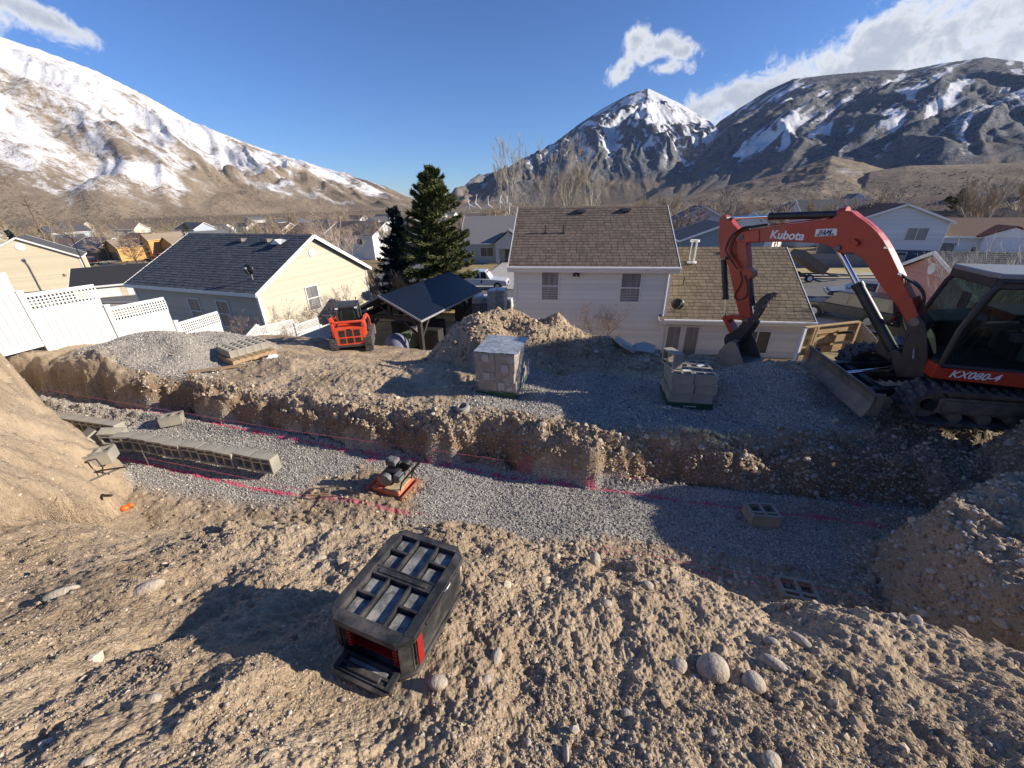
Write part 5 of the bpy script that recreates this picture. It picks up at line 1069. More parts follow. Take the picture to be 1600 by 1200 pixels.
# low stack on the left by the gravel mound
a = hit(372, 568); lp = thing('wooden_pallet', 'weathered wooden pallet under the low block stack on the left', 'pallet', (a.x - .1, a.y, a.z - .02), R_(-35)); Ml = Matrix.Rotation(R_(-35), 3, 'Z')
pm = pallet(lp, 1.1, 1.1, M_WOOD); pm.location = (-1.0, -.05, 0)
for i in range(2):
    for j in range(5):
        p = Vector((a.x - .1, a.y, a.z - .02)) + Ml @ Vector((-.78 + .40 * i, .12 + .198 * j, .117)); put_block(CM_STD, p, (0, 0, R_(-35)), 'hollow block of the low left stack: %s row, %s side' % (('front', 'second', 'third', 'fourth', 'back')[j], ('left', 'right')[i]), 'blocks in the low stack by the gravel mound')
o = MB().b2((-.7, -.06, 0), (.7, .06, .035)).build('timber', M_WOOD, None, loc=hit(345, 578) + Vector((0, 0, .03)), rz=R_(20)); tag(o, 'loose plank lying before the low left block stack', 'plank')
mb = pebble_mesh('plastic_bag', pbr('crumpled white plastic', (.75, .76, .78), .3, var=.1, bump=1, bscale=12), 3, 9, .5, (1, .6, .35)); mb.transform(Matrix.Scale(.22, 4)); o = bpy.data.objects.new('plastic_bag', mb); COL.objects.link(o); o.location = hit(422, 559) + Vector((0, 0, .05)); tag(o, 'crumpled white plastic bag right of the low block stack', 'plastic bag')
# black tool box
M_PL = pbr('dusty black plastic', (.022, .023, .025), .55, var=.4, vscale=9, bump=.15, dirt=(.17, .15, .13), dirt_amt=.55, spec=.4)
M_TRAY = pbr('dusty tray floor', (.13, .13, .13), .6, var=.45, vscale=22, bump=.2, dirt=(.42, .40, .36), dirt_amt=.8, spec=.4)
M_RED = pbr('red plastic', (.30, .010, .010), .5, var=.1)
TB = thing('toolbox', 'open black toolbox with tray recesses in its lid and red lining', 'toolbox', (-.600, 1.40, -2.095), R_(-21)); TB.rotation_euler = (R_(-2), R_(1.5), R_(-21)); TB.location.z = -2.05; TB.scale = (1.08, 1.05, .86)
def oct_(x, y, c): return [(-x + c, -y), (x - c, -y), (x, -y + c), (x, y - c), (x - c, y), (-x + c, y), (-x, y - c), (-x, -y + c)]
m = MB(); m.prism(oct_(.205, .275, .055), lambda u, v, k: Vector((u, v, .0 + .03 * k))); m.prism(oct_(.19, .26, .05), lambda u, v, k: Vector((u, v, .03 + .02 * k)))
m.build('base', M_PL, TB, bevel=.005)
m = MB(); m.b2((-.195, -.255, .04), (-.170, .23, .30)); m.b2((.170, -.22, .04), (.195, .23, .30)); m.b2((-.15, .235, .04), (.15, .262, .30))
m.prism([(.150, -.262), (.195, -.215), (.195, -.18), (.135, -.22)], lambda u, v, k: Vector((u, v, .04 + .26 * k))); m.prism([(-.150, -.262), (-.195, -.215), (-.195, -.18), (-.135, -.22)][::-1], lambda u, v, k: Vector((u, v, .04 + .26 * k)))
m.prism([(.150, .262), (.195, .215), (.17, .2), (.13, .235)], lambda u, v, k: Vector((u, v, .04 + .26 * k))); m.b2((-.15, -.262, .275), (.15, -.24, .30)); m.b2((-.15, -.262, .03), (.15, -.24, .05))
m.build('body', M_PL, TB, bevel=.003)
m = MB(); m.b2((-.15, -.245, .066), (-.136, .2, .26)); m.b2((.136, -.245, .066), (.15, .2, .26)); m.b2((-.136, .10, .066), (.136, .115, .26)); m.b2((-.136, -.23, .066), (.136, .1, .072))
for z in (.085, .11, .135, .16, .185, .21, .235): m.b2((-.136, -.252, z), (-.112, -.235, z + .013)); m.b2((.112, -.252, z), (.136, -.235, z + .013))
m.build('red_lining', M_RED, TB)
MB().b2((-.09, .02, .18), (.09, .09, .25)).build('drawer_insert', M_PL, TB, bevel=.01)
# lid with recesses
zl0, zl1 = .300, .336; xs = [(-.160, -.066), (-.052, .052), (.066, .160)]; yg = [(-.225, -.128), (-.114, -.017)]
lid = MB(); lid.prism(oct_(.215, .285, .06), lambda u, v, k: Vector((u, v, zl0 - .006 + .006 * k)))
def ringp(x, y, c, xi, y0_, y1_):
    O = oct_(x, y, c); I = [(-xi, y0_), (xi, y0_), (xi, y0_), (xi, y1_), (xi, y1_), (-xi, y1_), (-xi, y1_), (-xi, y0_)]
    for k in range(8):
        q = [O[k], O[(k + 1) % 8], I[(k + 1) % 8], I[k]]; q = [p for i, p in enumerate(q) if p != q[i - 1]]
        if len(q) > 2: lid.prism(q, lambda u, v, kk: Vector((u, v, zl0 + (zl1 - zl0) * kk)))
ringp(.215, .285, .06, .165, -.235, .245)
def lb_(x0_, x1_, y0_, y1_, z=None): lid.b2((x0_, y0_, zl0), (x1_, y1_, z or zl1 - .003))
for sy in (0, 1):
    Y0 = -.235 if sy == 0 else .040; f_ = lambda v: v - .0 if sy == 0 else v + .265
    for a_, b2_ in ((-.165, -.160), (-.066, -.052), (.052, .066), (.160, .165)): lb_(a_, b2_, f_(-.235), f_(-.010))
    for a_, b2_ in ((-.160, -.066), (.066, .160)): lb_(a_, b2_, f_(-.128), f_(-.114)); lb_(a_, b2_, f_(-.235), f_(-.225)); lb_(a_, b2_, f_(-.017), f_(-.010))
    lb_(-.052, .052, f_(-.235), f_(-.225)); lb_(-.052, .052, f_(-.017), f_(-.010))
lb_(-.165, .165, -.010, .030, zl1 - .006); lid.b2((-.135, -.002, zl1 - .007), (.135, .022, zl1 + .001))
lid.build('lid', M_PL, TB, bevel=.0035)
for sy in (0, .265):
    for x0_, x1_ in (xs[0], xs[2]):
        for a_, b2_ in yg:
            MB().b2((x0_ + .008, a_ + sy + .008, zl0), (x1_ - .008, b2_ + sy - .008, zl0 + .004)).build('tray_floor', M_TRAY, TB, bevel=.003)
    MB().b2((-.044, -.217 + sy, zl0), (.044, -.025 + sy, zl0 + .004)).build('tray_floor', M_TRAY, TB, bevel=.003)
for sx in (-1, 1):
    MB().b2((sx * .196, -.21, .075), (sx * .206, .21, .29)).build('side_panel', M_PL, TB, bevel=.003); m = MB(); m.b2((sx * .214, -.14, .295), (sx * .222, .14, .318)); m.build('side_rail', M_PL, TB, bevel=.002)
MB().b2((.2055, -.205, .07), (.213, -.165, .28)).build('red_latch', M_RED, TB, bevel=.003)
MB().tube([(.212, .02, .31), (.222, .04, .325), (.222, .07, .325), (.214, .09, .31)], .004, 6).build('clip', M_ALU, TB)
fl = MB(); L_ = .08
def fp(u, v, w_): return Vector((u, -.262 - v * math.cos(.10), .050 - v * math.sin(.10) + w_))
fl.prism([(-.148, 0), (.148, 0), (.148, L_), (.12, L_ + .02), (-.12, L_ + .02), (-.148, L_)], lambda u, v, k: fp(u, v, -.012 + .012 * k))
for a_, b2_ in ((-.148, -.120), (.120, .148)): fl.prism([(a_, .0), (b2_, .0), (b2_, L_), (a_, L_)], lambda u, v, k: fp(u, v, .012 * k))
for v_ in (.0, .038, .068): fl.prism([(-.148, v_), (.148, v_), (.148, v_ + .012), (-.148, v_ + .012)], lambda u, v, k: fp(u, v, .010 * k))
fd = fl.build('drop_door', M_PL, TB, bevel=.002); MB().prism([(-.085, .045), (.085, .045), (.085, .07), (-.085, .07)], lambda u, v, k: fp(u, v, .002 + .022 * k)).build('door_latch', M_PL, fd, bevel=.004)
MB().prism([(-.10, .02), (.10, .02), (.10, .043), (-.10, .043)], lambda u, v, k: fp(u, v, .001 + .003 * k)).build('tray_floor', M_TRAY, fd)
# plate compactor
a = hit(606, 772); cp = thing('plate_compactor', 'orange plate compactor with black engine and long handle in the trench', 'plate compactor', (a.x + .05, a.y + .18, ground(a.x + .05, a.y + .18) + .0), R_(-20))
M_CO = pbr('faded compactor orange', (.50, .11, .055), .6, var=.15, vscale=6, dirt=(.42, .30, .19), dirt_amt=.55)
M_CD = pbr('dusty compactor deck', (.50, .40, .25), .9, var=.2, vscale=8)
MB().prism([(-.30, .0), (-.36, .10), (-.33, .10), (-.27, .03), (.27, .03), (.33, .10), (.36, .10), (.30, .0)], lambda u, v, k: Vector((u, -.26 + .52 * k, v))).build('base_plate', M_CO, cp, bevel=.004)
MB().b2((-.26, -.22, .03), (.26, .22, .13)).build('deck', M_CO, cp, bevel=.02); MB().b2((-.02, -.20, .131), (.25, .20, .15)).build('deck_plate', M_CD, cp, bevel=.004)
MB().prism([(-.20, .13), (-.18, .30), (-.02, .32), (.02, .13)], lambda u, v, k: Vector((u, -.16 + .30 * k, v))).build('belt_guard', M_CO, cp, bevel=.02)
m = MB().box((.05, .02, .30), (.26, .24, .22)); m.build('engine', M_BLK, cp, bevel=.03); MB().tube([(.05, -.16, .34), (.05, -.24, .34)], .10, 16).build('starter_cover', M_GRY, cp, smooth=True)
MB().tube([(.20, .08, .42), (.20, .20, .42)], .085, 14).build('air_filter', M_BLK, cp, smooth=True); MB().box((-.02, .10, .46), (.20, .16, .12)).build('fuel_tank', M_GRY, cp, bevel=.03); MB().tube([(-.05, .02, .50), (-.05, .02, .545)], .03, 10).build('fuel_cap', M_BLK, cp)
MB().box((.22, -.10, .36), (.12, .14, .12)).build('muffler', M_GRY, cp, bevel=.02)
m = MB()
for sy in (-.16, .16): m.tube([(.24, sy, .12), (.30, sy, .30), (.75, sy * .9, .88)], .014, 8)
m.tube([(.75, -.145, .88), (.80, -.145, .93), (.80, .145, .93), (.75, .145, .88)], .014, 8).tube([(.42, -.155, .46), (.42, .155, .46)], .011, 6); m.build('handle', M_BLK, cp, smooth=True)
# small things in the dirt
c = hit(197, 797); cap = thing('rebar_cap', 'round orange safety cap beside the left dirt bank', 'safety cap', c); M_CAP = pbr('orange cap plastic', (.85, .16, .02), .45, var=.05)
for q, r, n_ in (((0, 0, .045), .055, 'cap'), ((.055, .05, .06), .038, 'stem')):
    me = pebble_mesh(n_, M_CAP, 3, 1, .0, (1, 1, .8), True); me.transform(Matrix.Scale(r, 4)); link(n_, me, cap, q)
a = hit(155, 742); o = MB().tube([(-.16, 0, .06), (-.12, .02, .22), (.05, .03, .26), (.12, 0, .12), (.10, -.03, .02)], .011, 6).tube([(-.2, -.1, .02), (.05, 0, .06), (.36, .10, .05)], .013, 6).tube([(.25, .1, .03), (.08, -.2, .03), (.05, -.32, .02)], .013, 6).tube([(-.2, -.1, .02), (-.05, -.05, .05), (.02, -.10, .03)], .012, 6).build('drain_hose', M_HOSE, None, smooth=True, loc=a + Vector((0, 0, .02))); tag(o, 'tangle of black hose and straps around the lower left block', 'hose')
a = hit(160, 775); o = MB().tube([(0, 0, .02), (.08, -.03, .03), (.20, -.05, .05)], .02, 8).build('hose_stub', M_HOSE, None, smooth=True, loc=a); tag(o, 'short black hose stub at the foot of the dirt bank', 'hose')
a = hit(724, 640); m = MB(); NR = 24
prof = [(.075, .0), (.12, .0), (.135, .05), (.12, .10), (.085, .11), (.075, .05)]
for k in range(NR):
    t_ = 2 * math.pi * k / NR; m.v += [(r * math.cos(t_), r * math.sin(t_), z) for r, z in prof]
for k in range(NR):
    for j in range(6): m.f.append((k * 6 + j, ((k + 1) % NR) * 6 + j, ((k + 1) % NR) * 6 + (j + 1) % 6, k * 6 + (j + 1) % 6))
o = m.build('small_tire', pbr('dusty grey tyre', (.30, .28, .25), .9, var=.2, bump=.4), None, smooth=True, loc=a + Vector((0, 0, -.01))); o.rotation_euler = (.18, -.12, 0); tag(o, 'small dusty tyre lying on the far bench lip', 'tyre')
M_STR = pbr('pink mason line', (.75, .16, .20), .6, var=0)
def string(pts, label):
    o = MB().tube([Vector((*xy(s, t), z)) for s, t, z in pts], .0032, 5).build('mason_line', M_STR); tag(o, label, 'string line')
string([(-13.5, 5.70, -4.02), (-6, 5.35, -4.02), (.9, 5.30, -4.02)], 'taut pink string along the far wall of the trench'); string([(-8.0, 4.12, -4.12), (-2.2, 3.92, -4.12)], 'taut pink string in front of the toppled block row')
string([(.2, 3.9, -4.12), (3.2, 3.80, -4.1)], 'taut pink string over the shaded near side of the gravel')
for s_, t_, lb in ((-7.95, 4.12, 'steel stake at the left end of the near string line'), (.95, 5.30, 'steel stake at the right end of the far string line')):
    x, y = xy(s_, t_); o = MB().tube([(0, 0, -.1), (0, 0, .34)], .008, 6).build('stake', M_STL, None, loc=(x, y, FLOOR)); tag(o, lb, 'stake')
o = MB().tube([(0, 0, 0), (.55, .03, .01)], .013, 8).build('wooden_stick', M_WOOD, None, loc=hit(485, 775) + Vector((0, 0, .02))); tag(o, 'thin wooden stick lying left of the plate compactor', 'stick')
for px, py, sx, lb in ((975, 541, .7, 'large grey concrete slab leaning in the rubble before the white house'), (1005, 547, .45, 'small broken concrete slab right of the large grey one'), (915, 595, .0, '')):
    if sx:
        a = hit(px, py); o = MB().prism([(-.7 * sx, -.3 * sx), (.5 * sx, -.45 * sx), (.8 * sx, .2 * sx), (.1 * sx, .5 * sx), (-.6 * sx, .3 * sx)], lambda u, v, k: Vector((u, v, .12 * k))).build('broken_slab', M_CONC, None, bevel=.01, loc=a); o.rotation_euler = (.5, .1, .4 + px); tag(o, lb, 'slab')
# ---------------------------------------------------------------- skid steer
SK = thing('skid_steer', 'red compact track loader seen from behind beside the black pavilion', 'track loader', (-6.6, 15.4, ground(-6.6, 15.4) - .03), R_(15)); SK.scale = (.88,) * 3
def sk(m, n, mat, bev=0.0, smooth=False, par=None): return m.build(n, mat, par or SK, bevel=bev, smooth=smooth)
M_SKG = pbr('dark loader frame', (.05, .052, .055), .55, var=.2)
for sx in (-1, 1):
    tr = MB(); pts = []
    for k in range(28): t_ = 2 * math.pi * k / 28; pts.append((max(-.75, min(.75, 1.6 * math.cos(t_))) * 1.0 + .25 * math.cos(t_), .33 + .33 * max(-1, min(1, 1.5 * math.sin(t_)))))
    tr.prism([(u + .85, v) for u, v in pts], lambda u, v, k: Vector((sx * (.60 + .32 * k), u, v)))
    to = sk(tr, 'track', M_RUB)
    for k in range(0, 28):
        u, v = pts[k]; sk(MB().box((sx * .76, u + .85, v), (.33, .06, .05)), 'lug', M_RUB, par=to)
sk(MB().b2((-.58, -.02, .32), (.58, 1.7, .75)), 'chassis', M_SKG, .02)
sk(MB().prism([(-.62, .34), (.62, .34), (.70, 1.04), (.60, 1.16), (-.60, 1.16), (-.70, 1.04)], lambda u, v, k: Vector((u, -.10 + .16 * k, v))), 'rear_door', M_ORG2, .02)
for i in range(3):
    for j in range(2): sk(MB().b2((-.45 + .33 * i - .0, -.115, .44 + .32 * j), (-.20 + .33 * i, -.10, .68 + .32 * j + (.06 if j else 0))), 'grille', M_BLK, .004)
sk(MB().b2((-.66, -.12, .24), (.66, .06, .36)), 'rear_bumper', M_SKG, .02); sk(MB().box((0, -.118, 1.09), (.16, .01, .05)), 'badge', M_BLK)
sk(MB().prism([(-.1, 1.16), (.55, 1.30), (.55, 1.0), (-.1, 1.0)], lambda u, v, k: Vector((-.52 + 1.04 * k, u + .05, v))), 'engine_cover', M_ORG2, .03)
for sx in (-1, 1):
    sk(MB().prism([(-.08, .75), (-.10, 1.35), (.05, 1.50), (.30, 1.50), (.45, 1.15), (.35, .75)], lambda u, v, k: Vector((sx * (.62 + .12 * k), u, v))), 'arm_tower', M_ORG2, .015)
    sk(MB().prism([(.02, 1.46), (.06, 1.60), (1.1, 1.50), (2.0, 1.12), (2.35, .35), (2.2, .30), (1.85, 1.0), (1.0, 1.35)], lambda u, v, k: Vector((sx * (.68 + .12 * k), u, v))), 'lift_arm', M_ORG2, .012)
    sk(MB().tube([(sx * .80, .2, .9), (sx * .80, 1.1, 1.3)], .045, 10), 'lift_cylinder', M_BLK, 0, True)
sk(MB().tube([(-.66, -.02, 1.42), (.66, -.02, 1.42)], .06, 10), 'cross_tube', M_ORG2, 0, True)
cf = MB()
for sx in (-.48, .48): cf.tube([(sx, .42, 1.15), (sx * .94, .40, 2.02)], .045, 6).tube([(sx, 1.5, 1.0), (sx * .94, 1.4, 2.04)], .045, 6).tube([(sx * .94, .40, 2.02), (sx * .94, 1.4, 2.04)], .05, 6)
cf.tube([(-.46, .40, 2.02), (.46, .40, 2.02)], .05, 6).tube([(-.46, 1.4, 2.04), (.46, 1.4, 2.04)], .05, 6); cf.b2((-.50, .36, 2.02), (.50, 1.45, 2.09)); cf.tube([(-.48, .42, 1.3), (.48, .42, 1.3)], .05, 6)
sk(cf, 'cab_frame', M_SKG, 0, True); sk(MB().quad((-.45, .40, 1.32), (.45, .40, 1.32), (.43, .38, 1.98), (-.43, .38, 1.98)), 'rear_window', M_GLS); sk(MB().b2((-.28, .8, 1.1), (.28, 1.0, 1.7)), 'seat', M_SEAT, .05)
sk(MB().tube([(.42, .38, 2.0), (.50, .30, 2.40)], .012, 5).box((.50, .30, 2.43), (.05, .05, .08)), 'beacon', M_BLK)
for sx in (-.42, .42): sk(MB().box((sx, .33, 1.98), (.12, .03, .07)), 'work_light', M_WHT)
sk(MB().b2((-.95, 2.3, .05), (.95, 2.9, .5)), 'bucket', M_BUCK, .02)
# ---------------------------------------------------------------- pavilion
M_MET = pbr('navy black metal roof', (.007, .010, .018), .38, var=.12, vscale=1.5, spec=.4); M_DKW = pbr('dark stained timber', (.030, .028, .027), .7, var=.3, vscale=2, stretch=(1, 1, .2))
PV = thing('pavilion', 'black timber pavilion with dark metal gable roof behind the loader', 'pavilion', (-4.2, 17.9, -7.45), R_(70)); Lp, Wp, Hp, Rp_ = 6.4, 3.9, 2.25, 1.0
for x in (.35, Lp - .4):
    for y in (.35, Wp - .35):
        po = MB().b2((x - .10, y - .10, -.4), (x + .10, y + .10, Hp)).build('post', M_DKW, PV)
        for dx, dy in ((1 if x < 1 else -1, 0), (0, 1 if y < 1 else -1)): MB().bar((x, y, Hp - .85), (x + dx * .8, y + dy * .8, Hp - .05), .11).build('brace', M_DKW, po)
m = MB()
for y in (.35, Wp - .35): m.b2((-.1, y - .07, Hp), (Lp + .1, y + .07, Hp + .22))
for x in (.35, Lp / 2, Lp - .4):
    m.b2((x - .07, .1, Hp + .02), (x + .07, Wp - .1, Hp + .22)); m.b2((x - .08, Wp / 2 - .08, Hp + .2), (x + .08, Wp / 2 + .08, Hp + Rp_ + .1)); m.bar((x, Wp / 2, Hp + .3), (x, Wp / 2 - .7, Hp + .75), .09); m.bar((x, Wp / 2, Hp + .3), (x, Wp / 2 + .7, Hp + .75), .09)
m.build('beam', M_DKW, PV)
for sd in (0, 1):
    y0_ = -.15 if sd == 0 else Wp + .15; n_ = (Wp / 2 + .15); 
    def RP(x, k, o): yy = Wp / 2 + (y0_ - Wp / 2) * k; return Vector((x, yy, Hp + .25 + Rp_ * (1 - k) + o))
    ro = MB().add([RP(-.3, 0, 0), RP(Lp + .3, 0, 0), RP(Lp + .3, 1, 0), RP(-.3, 1, 0), RP(-.3, 0, .07), RP(Lp + .3, 0, .07), RP(Lp + .3, 1, .07), RP(-.3, 1, .07)], [(0, 1, 2, 3), (7, 6, 5, 4), (0, 4, 5, 1), (1, 5, 6, 2), (2, 6, 7, 3), (3, 7, 4, 0)]).build('roof', M_MET, PV)
    m = MB().bar(RP(-.32, 0, .03), RP(-.32, 1, .03), .03, .10); m.bar(RP(Lp + .32, 0, .03), RP(Lp + .32, 1, .03), .03, .10); m.bar(RP(-.3, 1.005, .0), RP(Lp + .3, 1.005, .0), .03, .09); m.build('roof_trim', M_GRY if sd else pbr('grey metal trim', (.30, .30, .31), .5), PV)
def at_pv(x, y, z=0): return tuple(Vector((-4.2, 17.9, -7.45)) + Matrix.Rotation(R_(70), 3, 'Z') @ Vector((x, y, z)))
def blob(nm, loc, r, fl_, mat, label, cat, seed):
    me = pebble_mesh(nm, mat, 3, seed, .35, fl_, True); me.transform(Matrix.Scale(r, 4)); o = bpy.data.objects.new(nm, me); COL.objects.link(o); o.location = loc; tag(o, label, cat)
blob('tarp_heap', at_pv(.2, 1.7, 1.0), .62, (1, .8, 1), pbr('blue grey tarp', (.16, .17, .26), .6, var=.3), 'blue-grey tarp heap by the left post of the pavilion', 'tarp', 3)
blob('cushion', at_pv(1.0, .9, 1.6), .25, (1.4, .5, .8), M_TRIM, 'white cushion hanging in the dark pavilion', 'cushion', 4)
o = MB().b2((0, 0, 0), (.9, .5, .8)).b2((.05, -.01, .1), (.85, 0, .7)).build('cabinet', pbr('dim green cabinet', (.12, .16, .10), .7), None, loc=at_pv(.8, 1.4, .6), rz=R_(60)); tag(o, 'dull green cabinet standing in the pavilion', 'cabinet')
o = MB().b2((0, 0, .4), (1.6, .8, .46)).b2((0.05, .05, -.1), (.12, .12, .4)).b2((1.48, .05, -.1), (1.55, .12, .4)).b2((0.05, .68, -.1), (.12, .75, .4)).b2((1.48, .68, -.1), (1.55, .75, .4)).build('table', M_ALU, None, loc=at_pv(2.6, 1.2, .5), rz=R_(70)); tag(o, 'grey table under the pavilion roof', 'table')
for i, (x, y, w_, h_, lb) in enumerate(((1.2, .9, 1.0, 1.5, 'tall dark cupboard at the near side of the pavilion'), (3.4, 2.6, 1.6, 1.3, 'dark box added to darken the middle of the pavilion'), (5.0, .9, .8, 1.7, 'dark upright box added to darken the far post of the pavilion'), (4.2, 3.3, 1.2, 1.6, 'black box added to darken the back of the pavilion'), (1.9, 3.2, 1.3, 1.5, 'black box added to darken the space behind the tarp heap'))):  # dark boxes added to deepen the shade inside the pavilion
    o = MB().b2((0, 0, -.6), (w_, .55, h_)).b2((.05, -.02, .1), (w_ * .48, 0, h_ - .1)).b2((w_ * .52, -.02, .1), (w_ - .05, 0, h_ - .1)).build('dark_filler', M_DKW, None, bevel=.02, loc=at_pv(x, y, .1), rz=R_(-20)); tag(o, lb, 'filler')
# ---------------------------------------------------------------- fences
M_VIN = pbr('white vinyl', (.70, .70, .68), .35, var=.02)
def vinyl(A, B, ztop, H, label, lattice=True, group='white vinyl fence panels stepping down the slope'):
    A, B = Vector((A[0], A[1])), Vector((B[0], B[1])); L = (B - A).length; rz = math.atan2(B.y - A.y, B.x - A.x)
    t = thing('fence_panel', label, 'fence panel', (A.x, A.y, ztop - H), rz, group)
    MB().b2((.06, -.022, H - .10), (L - .06, .022, H)).build('rail', M_VIN, t, bevel=.004); MB().b2((.06, -.022, .02), (L - .06, .022, .16)).build('rail', M_VIN, t, bevel=.004)
    zl = H - .42 if lattice else H - .10
    if lattice:
        MB().b2((.06, -.022, zl - .08), (L - .06, .022, zl)).build('rail', M_VIN, t, bevel=.004); lt = MB(); n_ = int((L - .12) / .075)
        for i in range(n_ + 1): x = .06 + (L - .12) * i / n_; lt.b2((x - .017, -.010, zl), (x + .017, -.002, H - .1))
        for i in range(1, 4): z = zl + (.32) * i / 4; lt.b2((.06, .002, z - .016), (L - .06, .010, z + .016))
        lt.build('lattice', M_VIN, t); zl -= .08
    n_ = max(4, int((L - .12) / .15)); w_ = (L - .12) / n_; bm_ = MB().b2((.005, -.011, .16), (w_ - .006, .011, zl)).mesh('board', M_VIN)
    for i in range(n_): link('board', bm_, t, (.06 + w_ * i, 0, 0))
    MB().b2((-.065, -.065, -.5), (.065, .065, H + .08)).b2((-.08, -.08, H + .08), (.08, .08, H + .10)).build('post', M_VIN, t, bevel=.004); return t
pts = [((24, 447), 10.4), ((157, 460), 11.8), ((268, 490), 13.3), ((350, 513), 15.0)]
pos = [at_y(px, py, y) for (px, py), y in pts]
tops = [((37, 458), (147, 445)), ((170, 478), (257, 466)), ((280, 501), (342, 489))]
for i in range(3):
    za = at_y(*tops[i][0], pts[i][1]).z; zb_ = at_y(*tops[i][1], pts[i + 1][1]).z
    vinyl(pos[i], pos[i + 1], (za + zb_) / 2, 1.83, ('first large white lattice-top fence panel, nearest the left edge', 'second white lattice-top fence panel, stepped below the first', 'third white lattice-top fence panel, just above the gravel mound')[i])
p_ = at_y(-150, 440, 8.8); vinyl(p_, pos[0], at_y(8, 426, 10.3).z, 2.0, 'solid white fence panel cut off by the left edge', False)
q_ = [at_y(402, 509, 19), at_y(459, 501, 20.4), at_y(499, 503, 21.9), at_y(560, 520, 24)]
vinyl(pos[3], q_[0], -5.3, 1.83, 'fence panel mostly hidden behind the low block stack')
for i, lb in enumerate(('white fence panel below the tan gable, left of the loader', 'middle white fence panel below the tan gable', 'white fence panel ending behind the loader')): vinyl(q_[i], q_[i + 1], [at_y(413, 515, 19).z, at_y(468, 510, 20.6).z, at_y(505, 513, 22).z][i] + .15, 1.83, lb)
# picket fence
pf = thing('picket_fence', 'low white picket fence between the tan gable and the spruces', 'picket fence', at_y(585, 463, 36.5), R_(2)); pk = MB().prism([(-.04, 0), (.04, 0), (.04, 1.0), (0, 1.08), (-.04, 1.0)], lambda u, v, k: Vector((u, .02 * k, v))).mesh('picket', M_VIN)
for i in range(44): link('picket', pk, pf, (.13 * i, 0, 0))
[MB().b2((0, .02, z), (5.7, .05, z + .09)).build('rail', M_VIN, pf) for z in (.25, .75)]
# timber retaining crib and board fence right of the low wing
M_PLK = pbr('raw yellow lumber', (.46, .31, .155), .8, var=.2, vscale=2, stretch=(1, 1, 6)); M_OLD = pbr('weathered cedar', (.34, .27, .17), .85, var=.25, vscale=3, stretch=(6, 6, .6))
a = at_y(1247, 548, 13.2); b = at_y(1327, 545, 13.8); rz = math.atan2(b.y - a.y, b.x - a.x); L = (Vector((b.x, b.y)) - Vector((a.x, a.y))).length
cr = thing('timber_gate', 'raw lumber gate frame right of the low tan-roofed wing', 'gate', (a.x, a.y, a.z - .5), rz); H_ = 1.35
for x in (0, .45, L): MB().b2((x - .05, -.05, -.3), (x + .05, .05, H_)).build('post', M_TRIM if x == 0 else M_PLK, cr)
for z in (.40, .78, 1.16): MB().b2((.05, .051, z - .13), (L, .08, z + .13)).build('plank', M_PLK, cr, bevel=.004)
MB().b2((0, -.06, H_), (L, .06, H_ + .04)).build('rail', M_PLK, cr); MB().bar((.5, -.02, .0), (.55, -.02, H_), .08).build('brace', M_PLK, cr); MB().b2((.9, .09, .3), (1.7, .11, 1.05)).build('panel', pbr('orange stained board', (.42, .24, .10), .8), cr)
a = at_y(1330, 548, 13.6); b = at_y(1402, 575, 10.6); rz = math.atan2(b.y - a.y, b.x - a.x); L = (Vector((b.x, b.y)) - Vector((a.x, a.y))).length
bf = thing('board_fence', 'leaning cedar board fence left of the excavator cab', 'fence', (a.x, a.y, a.z - .45), rz); bd_ = MB().b2((0, 0, 0), (.135, .02, 1.55)).mesh('board', M_OLD)
for i in range(int(L / .145)): o = link('board', bd_, bf, (.145 * i, 0, -.02 * i + random.uniform(-.015, .015))); o.rotation_euler = (0, random.uniform(-.01, .01), 0)
[MB().b2((0, .02, z), (L, .06, z + .08)).build('rail', M_OLD, bf) for z in (.3, 1.0)]
# wrapped pallets by the pavilion
M_FW = pbr('white wrapped pavers', (.60, .60, .60), .35, var=.25, vscale=3, bump=.6, bscale=9, dirt=(.25, .27, .22), dirt_amt=.4)
for i, (px, py, y, w_, h_) in enumerate(((738, 492, 27.5, 1.3, 1.25), (755, 492, 28.2, 1.2, 1.35), (768, 490, 26.5, .55, 1.6), (779, 488, 27.2, .9, 1.5), (790, 487, 28.2, .7, .95))):
    a = at_y(px, py, y); t = thing('paver_pallet', ('leftmost', 'second', 'tall narrow', 'tallest', 'small rightmost')[i] + ' white-wrapped paver pallet behind the pavilion', 'pallet', (a.x - w_ / 2, a.y, a.z), R_(-12), 'white wrapped pallets by the pavilion')
    MB().b2((0, 0, -.4), (w_, 1.1, .12)).build('pallet', M_WOOD, t); bb = MB()
    for z in range(int(h_ / .24)): bb.box((w_ / 2, .55, .13 + .24 * z + .115), (w_ + random.uniform(-.05, .03), 1.1, .22))
    bb.build('wrapped_layers', M_FW, t, bevel=.02)
a = at_y(712, 497, 24.8); gf = thing('grey_fence', 'grey vertical-slat fence section right of the pavilion', 'fence', (a.x, a.y, a.z - .3), R_(-4)); sl_ = MB().b2((0, 0, 0), (.09, .02, 1.2)).mesh('slat', M_GRY)
for i in range(18): link('slat', sl_, gf, (.115 * i, 0, 0))
[MB().b2((0, .02, z), (2.1, .07, z + .09)).build('rail', M_GRY, gf) for z in (.2, 1.15)]
